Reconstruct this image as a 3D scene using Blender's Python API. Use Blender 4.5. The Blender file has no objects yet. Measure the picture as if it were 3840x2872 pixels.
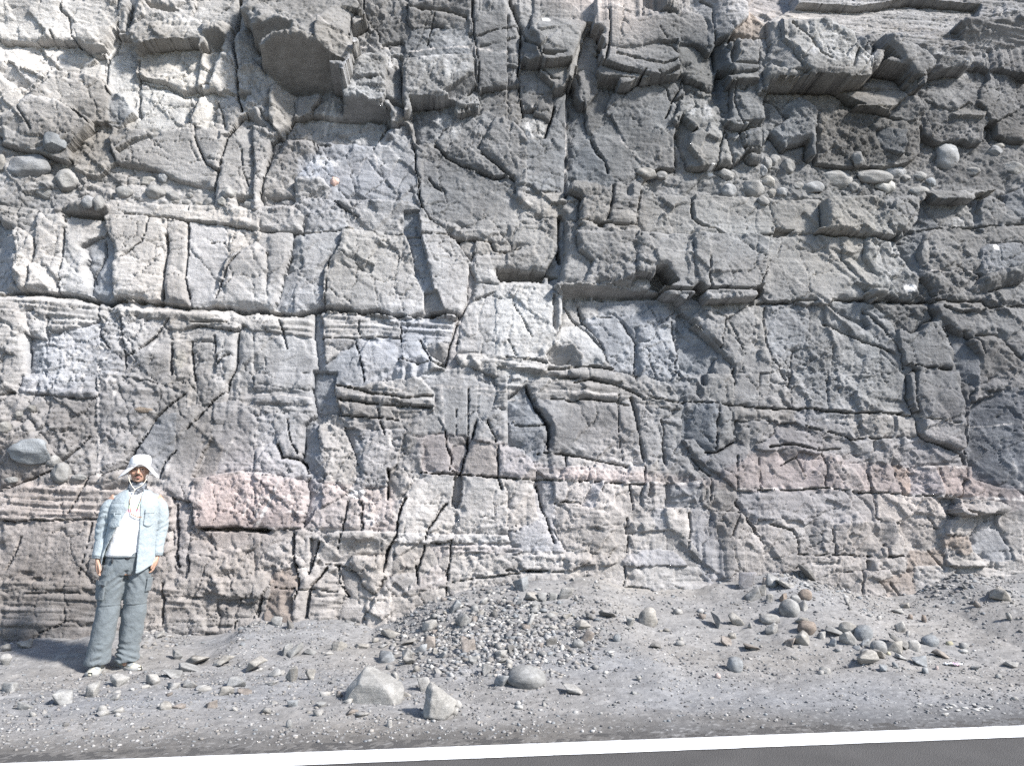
import bpy, bmesh, math, random
import numpy as np
from mathutils import Vector, Matrix

random.seed(7)
RNG = np.random.RandomState(11)
SC = bpy.context.scene
COL = SC.collection

# ------------------------------------------------------------------ camera
W0, H0, FPX = 3840.0, 2872.0, 2885.0
CAM_H, PITCH = 1.5, math.radians(7.5)
cam_d = bpy.data.cameras.new('camera')
cam = bpy.data.objects.new('camera', cam_d)
COL.objects.link(cam)
cam.location = (0, 0, CAM_H)
cam.rotation_euler = (math.radians(90) + PITCH, 0, 0)
cam_d.sensor_fit = 'HORIZONTAL'
cam_d.angle_x = 2 * math.atan(W0 / 2 / FPX)
cam_d.clip_end = 500
SC.camera = cam

# ------------------------------------------------------------------ sky + sun + exposure
SUN_EL, SUN_FRONT = math.radians(40), math.radians(30)
sdir = Vector((math.cos(SUN_EL) * math.cos(SUN_FRONT), -math.cos(SUN_EL) * math.sin(SUN_FRONT), math.sin(SUN_EL)))
world = bpy.data.worlds.new('World')
SC.world = world
world.use_nodes = True
wn = world.node_tree
sky = wn.nodes.new('ShaderNodeTexSky')
sky.sky_type = 'NISHITA'
sky.sun_disc = False
sky.sun_elevation = SUN_EL
sky.sun_rotation = math.atan2(sdir.x, sdir.y)
sky.air_density = 1.0
sky.dust_density = 0.6
wn.nodes['Background'].inputs['Strength'].default_value = 0.075
wn.links.new(sky.outputs[0], wn.nodes['Background'].inputs['Color'])
sun_d = bpy.data.lights.new('sun', 'SUN')
sun = bpy.data.objects.new('sun', sun_d)
COL.objects.link(sun)
sun_d.energy = 3.0
sun_d.angle = math.radians(5.0)
sun_d.color = (1.0, 0.955, 0.90)
sun.rotation_euler = (-sdir).to_track_quat('-Z', 'Y').to_euler()
sun.location = sdir * 30
vs = SC.view_settings
vs.view_transform = 'Standard'
vs.look = 'None'
vs.exposure = 1.65
vs.gamma = 1.0
vs.use_curve_mapping = False
SC.cycles.use_denoising = False

# ------------------------------------------------------------------ helpers
def srgb(r, g, b):
    out = []
    for c in (r, g, b):
        c /= 255.0
        out.append(c / 12.92 if c <= 0.04045 else ((c + 0.055) / 1.055) ** 2.4)
    return tuple(out)

CP, SP = math.cos(PITCH), math.sin(PITCH)
def ray(px, py):
    """direction of the line of sight through a pixel of the 3840 x 2872 photograph"""
    x = (np.asarray(px, float) - W0 / 2) / FPX
    yu = (H0 / 2 - np.asarray(py, float)) / FPX
    return np.stack([x, CP - yu * SP, SP + yu * CP], -1)
CAMP = np.array([0, 0, CAM_H])

TILE = {'A': 0, 'B': 700, 'C': 1400, 'D': 2122, '1': 0, '2': 950, '3': 1900, '4': 2840}
def tpx(tile, x, y):
    if tile == 'S':
        return x, y
    return TILE[tile[1]] + x / 2.205, TILE[tile[0]] + y / 2.2053

# face of the cliff: a plane leaning a little back, seen slightly from the left
YAW, LEAN, Y0 = math.radians(6), math.radians(5), 7.9
PO = np.array([0, Y0, 0.0])
PU = np.array([math.cos(YAW), math.sin(YAW), 0])
_nh = np.array([-math.sin(YAW), math.cos(YAW), 0])
PV = _nh * math.sin(LEAN) + np.array([0, 0, 1]) * math.cos(LEAN)
PN = -_nh * math.cos(LEAN) + np.array([0, 0, 1]) * math.sin(LEAN)

def to_plane(px, py, d=0.0):
    r = ray(px, py)
    t = (np.dot(PO - CAMP, PN) + d) / (r @ PN)
    p = CAMP + r * np.asarray(t)[..., None]
    q = p - PO
    return q @ PU, q @ PV

LATT = {}
def vnoise(x, y, seed, wrap=256):
    if (seed, wrap) not in LATT:
        LATT[seed, wrap] = np.random.RandomState(seed).rand(wrap, wrap).astype(np.float32)
    g = LATT[seed, wrap]
    xi = np.floor(x); yi = np.floor(y)
    fx = (x - xi).astype(np.float32); fy = (y - yi).astype(np.float32)
    fx = fx * fx * (3 - 2 * fx); fy = fy * fy * (3 - 2 * fy)
    xi = xi.astype(np.int64) % wrap; yi = yi.astype(np.int64) % wrap
    x1 = (xi + 1) % wrap; y1 = (yi + 1) % wrap
    a = g[yi, xi] * (1 - fx) + g[yi, x1] * fx
    b = g[y1, xi] * (1 - fx) + g[y1, x1] * fx
    return (a * (1 - fy) + b * fy) * 2 - 1

def fbm(x, y, seed, octv=4, gain=0.5):
    s = 0; a = 1.0; n = 0
    for o in range(octv):
        an = .55 + 1.1 * o + seed
        ca, sa = math.cos(an) * 1.93 ** o, math.sin(an) * 1.93 ** o
        s = s + a * vnoise(x * ca - y * sa + 13.7 * o, x * sa + y * ca + 7.3 * o, seed + o)
        n += a; a *= gain
    return s / n

def facets(x, y, seed, slope=1.0, curv=0.6, wrap=128):
    """chiselled surface: upper envelope of randomly tilted planes, one per Voronoi cell"""
    rs = np.random.RandomState(seed)
    jx = rs.rand(wrap, wrap).astype(np.float32); jy = rs.rand(wrap, wrap).astype(np.float32)
    gx = (rs.rand(wrap, wrap) * 2 - 1).astype(np.float32) * slope
    gy = (rs.rand(wrap, wrap) * 2 - 1).astype(np.float32) * slope
    h = (rs.rand(wrap, wrap) * 0.5).astype(np.float32)
    xi = np.floor(x).astype(np.int64); yi = np.floor(y).astype(np.int64)
    best = np.full(x.shape, -1e9, np.float32)
    for oy in (-1, 0, 1):
        for ox in (-1, 0, 1):
            cx = xi + ox; cy = yi + oy
            kx = cx % wrap; ky = cy % wrap
            dx = (x - cx - jx[ky, kx]).astype(np.float32); dy = (y - cy - jy[ky, kx]).astype(np.float32)
            v = h[ky, kx] + gx[ky, kx] * dx + gy[ky, kx] * dy - curv * (dx * dx + dy * dy)
            np.maximum(best, v, out=best)
    return best

def seg_dist(X, Y, pts, closed):
    n = len(pts)
    best = np.full(X.shape, 1e9, np.float32)
    for i in range(n if closed else n - 1):
        ax, ay = pts[i]; bx, by = pts[(i + 1) % n]
        dx, dy = bx - ax, by - ay
        L = dx * dx + dy * dy + 1e-12
        t = np.clip(((X - ax) * dx + (Y - ay) * dy) / L, 0, 1)
        d = (X - ax - t * dx) ** 2 + (Y - ay - t * dy) ** 2
        np.minimum(best, d, out=best)
    return np.sqrt(best)

def inside(X, Y, pts):
    r = np.zeros(X.shape, bool)
    n = len(pts)
    for i in range(n):
        ax, ay = pts[i]; bx, by = pts[(i + 1) % n]
        if ay == by:
            continue
        c = (ay > Y) != (by > Y)
        r ^= c & (X < (bx - ax) * (Y - ay) / (by - ay) + ax)
    return r

def mesh_np(name, verts, faces, mat, parent=None, smooth=False, cols=None):
    """a mesh object out of arrays; faces all with the same number of corners"""
    me = bpy.data.meshes.new(name)
    verts = np.ascontiguousarray(verts, np.float32); faces = np.ascontiguousarray(faces, np.int32)
    k = faces.shape[1]
    me.vertices.add(len(verts)); me.vertices.foreach_set('co', verts.ravel())
    me.loops.add(faces.size); me.loops.foreach_set('vertex_index', faces.ravel())
    me.polygons.add(len(faces))
    me.polygons.foreach_set('loop_start', np.arange(0, faces.size, k, dtype=np.int32))
    me.polygons.foreach_set('loop_total', np.full(len(faces), k, np.int32))
    if smooth:
        me.polygons.foreach_set('use_smooth', np.ones(len(faces), bool))
    if cols is not None:
        at = me.color_attributes.new('tint', 'FLOAT_COLOR', 'POINT')
        c4 = np.ones((len(verts), 4), np.float32); c4[:, :3] = cols
        at.data.foreach_set('color', c4.ravel())
    me.update(calc_edges=True)
    me.validate()
    if mat:
        me.materials.append(mat)
    o = bpy.data.objects.new(name, me)
    COL.objects.link(o)
    if parent:
        o.parent = parent
    return o

def tag(o, label=None, cat=None, group=None, kind=None):
    if label: o['label'] = label
    if cat: o['category'] = cat
    if group: o['group'] = group
    if kind: o['kind'] = kind
    return o

# ------------------------------------------------------------------ materials
def mat_new(name):
    m = bpy.data.materials.new(name)
    m.use_nodes = True
    return m, m.node_tree, m.node_tree.nodes['Principled BSDF']

def nd(nt, kind, **kw):
    n = nt.nodes.new(kind)
    for k, v in kw.items():
        if k in n.inputs: n.inputs[k].default_value = v
        else: setattr(n, k, v)
    return n

def rock_material(name, tint=True, base=(0.3, 0.3, 0.3), scale=1.0, bump=0.5, contrast=0.35, rough=0.92, flecks=True):
    """stone: vertex tint (stone colour, on the cliff with shade painted in) times grain, stretched weather streaks and pale flecks, with fine relief"""
    m, nt, b = mat_new(name)
    L = nt.links.new
    tc = nd(nt, 'ShaderNodeNewGeometry')
    if tint:
        c0 = nd(nt, 'ShaderNodeAttribute', attribute_name='tint').outputs['Color']
    else:
        rgb = nd(nt, 'ShaderNodeRGB'); rgb.outputs[0].default_value = (*base, 1); c0 = rgb.outputs[0]
    pos = tc.outputs['Position']
    n1 = nd(nt, 'ShaderNodeTexNoise', Scale=14.0 * scale, Detail=8.0, Roughness=0.7); L(pos, n1.inputs['Vector'])
    n2 = nd(nt, 'ShaderNodeTexNoise', Scale=90.0 * scale, Detail=4.0, Roughness=0.7); L(pos, n2.inputs['Vector'])
    mp = nd(nt, 'ShaderNodeMapping'); mp.inputs['Scale'].default_value = (2.2, 2.2, 16.0); L(pos, mp.inputs['Vector'])
    n3 = nd(nt, 'ShaderNodeTexNoise', Scale=1.6 * scale, Detail=6.0, Roughness=0.65); L(mp.outputs[0], n3.inputs['Vector'])
    r1 = nd(nt, 'ShaderNodeMapRange'); r1.inputs['From Min'].default_value = .25; r1.inputs['From Max'].default_value = .75
    r1.inputs['To Min'].default_value = 1 - contrast; r1.inputs['To Max'].default_value = 1 + contrast; L(n1.outputs[0], r1.inputs[0])
    r2 = nd(nt, 'ShaderNodeMapRange'); r2.inputs['From Min'].default_value = .3; r2.inputs['From Max'].default_value = .7
    r2.inputs['To Min'].default_value = 1 - contrast * .8; r2.inputs['To Max'].default_value = 1 + contrast * .8; L(n2.outputs[0], r2.inputs[0])
    r3 = nd(nt, 'ShaderNodeMapRange'); r3.inputs['From Min'].default_value = .3; r3.inputs['From Max'].default_value = .7
    r3.inputs['To Min'].default_value = 1 - contrast * .5; r3.inputs['To Max'].default_value = 1 + contrast * .5; L(n3.outputs[0], r3.inputs[0])
    m1 = nd(nt, 'ShaderNodeMath', operation='MULTIPLY'); L(r1.outputs[0], m1.inputs[0]); L(r2.outputs[0], m1.inputs[1])
    m2 = nd(nt, 'ShaderNodeMath', operation='MULTIPLY'); L(m1.outputs[0], m2.inputs[0]); L(r3.outputs[0], m2.inputs[1])
    vm = nd(nt, 'ShaderNodeVectorMath', operation='SCALE'); L(c0, vm.inputs[0]); L(m2.outputs[0], vm.inputs['Scale'])
    out = vm.outputs[0]
    if flecks:
        v = nd(nt, 'ShaderNodeTexVoronoi', Scale=26.0 * scale); L(pos, v.inputs['Vector'])
        fr = nd(nt, 'ShaderNodeMapRange'); fr.inputs['From Min'].default_value = .10; fr.inputs['From Max'].default_value = .16
        fr.inputs['To Min'].default_value = .5; fr.inputs['To Max'].default_value = 0; L(v.outputs['Distance'], fr.inputs[0])
        n4 = nd(nt, 'ShaderNodeTexNoise', Scale=5.0 * scale, Detail=3.0); L(pos, n4.inputs['Vector'])
        fm = nd(nt, 'ShaderNodeMapRange'); fm.inputs['From Min'].default_value = .58; fm.inputs['From Max'].default_value = .7; L(n4.outputs[0], fm.inputs[0])
        mm = nd(nt, 'ShaderNodeMath', operation='MULTIPLY'); L(fr.outputs[0], mm.inputs[0]); L(fm.outputs[0], mm.inputs[1])
        mx = nd(nt, 'ShaderNodeMix', data_type='RGBA'); L(mm.outputs[0], mx.inputs[0]); L(out, mx.inputs[6]); mx.inputs[7].default_value = (.5, .5, .48, 1)
        out = mx.outputs[2]
    L(out, b.inputs['Base Color'])
    b.inputs['Roughness'].default_value = rough
    b.inputs['Specular IOR Level'].default_value = 0.25
    ad = nd(nt, 'ShaderNodeMath', operation='ADD'); L(n1.outputs[0], ad.inputs[0])
    sc = nd(nt, 'ShaderNodeMath', operation='MULTIPLY'); sc.inputs[1].default_value = .45; L(n2.outputs[0], sc.inputs[0]); L(sc.outputs[0], ad.inputs[1])
    a2 = nd(nt, 'ShaderNodeMath', operation='ADD'); L(ad.outputs[0], a2.inputs[0])
    s3 = nd(nt, 'ShaderNodeMath', operation='MULTIPLY'); s3.inputs[1].default_value = .6; L(n3.outputs[0], s3.inputs[0]); L(s3.outputs[0], a2.inputs[1])
    mp2 = nd(nt, 'ShaderNodeMapping'); mp2.inputs['Scale'].default_value = (1, 1, 1.7); L(pos, mp2.inputs['Vector'])
    n5 = nd(nt, 'ShaderNodeTexNoise', noise_type='RIDGED_MULTIFRACTAL', Scale=9.0 * scale, Detail=7.0, Roughness=0.6); L(mp2.outputs[0], n5.inputs['Vector'])
    s5 = nd(nt, 'ShaderNodeMath', operation='MULTIPLY_ADD'); s5.inputs[1].default_value = .22; L(n5.outputs[0], s5.inputs[0]); L(a2.outputs[0], s5.inputs[2])
    bp = nd(nt, 'ShaderNodeBump', Strength=bump, Distance=0.03 / scale); L(s5.outputs[0], bp.inputs['Height']); L(bp.outputs[0], b.inputs['Normal'])
    return m

def plain(name, col, rough=0.8, spec=0.3, noise=0.0, scale=60.0, bump=0.0):
    m, nt, b = mat_new(name)
    L = nt.links.new
    b.inputs['Roughness'].default_value = rough
    b.inputs['Specular IOR Level'].default_value = spec
    b.inputs['Base Color'].default_value = (*col, 1)
    if noise or bump:
        g = nd(nt, 'ShaderNodeTexCoord')
        n = nd(nt, 'ShaderNodeTexNoise', Scale=scale, Detail=5.0, Roughness=0.65); L(g.outputs['Object'], n.inputs['Vector'])
        if noise:
            r = nd(nt, 'ShaderNodeMapRange'); r.inputs['From Min'].default_value = .3; r.inputs['From Max'].default_value = .7
            r.inputs['To Min'].default_value = 1 - noise; r.inputs['To Max'].default_value = 1 + noise; L(n.outputs[0], r.inputs[0])
            vm = nd(nt, 'ShaderNodeVectorMath', operation='SCALE'); vm.inputs[0].default_value = col; L(r.outputs[0], vm.inputs['Scale'])
            L(vm.outputs[0], b.inputs['Base Color'])
        if bump:
            bp = nd(nt, 'ShaderNodeBump', Strength=bump, Distance=.01); L(n.outputs[0], bp.inputs['Height']); L(bp.outputs[0], b.inputs['Normal'])
    return m

M_ROCK = rock_material('cliff_rock', bump=.6, contrast=.2)
M_STONE = rock_material('loose_stone', scale=2.0, bump=.45)
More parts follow.
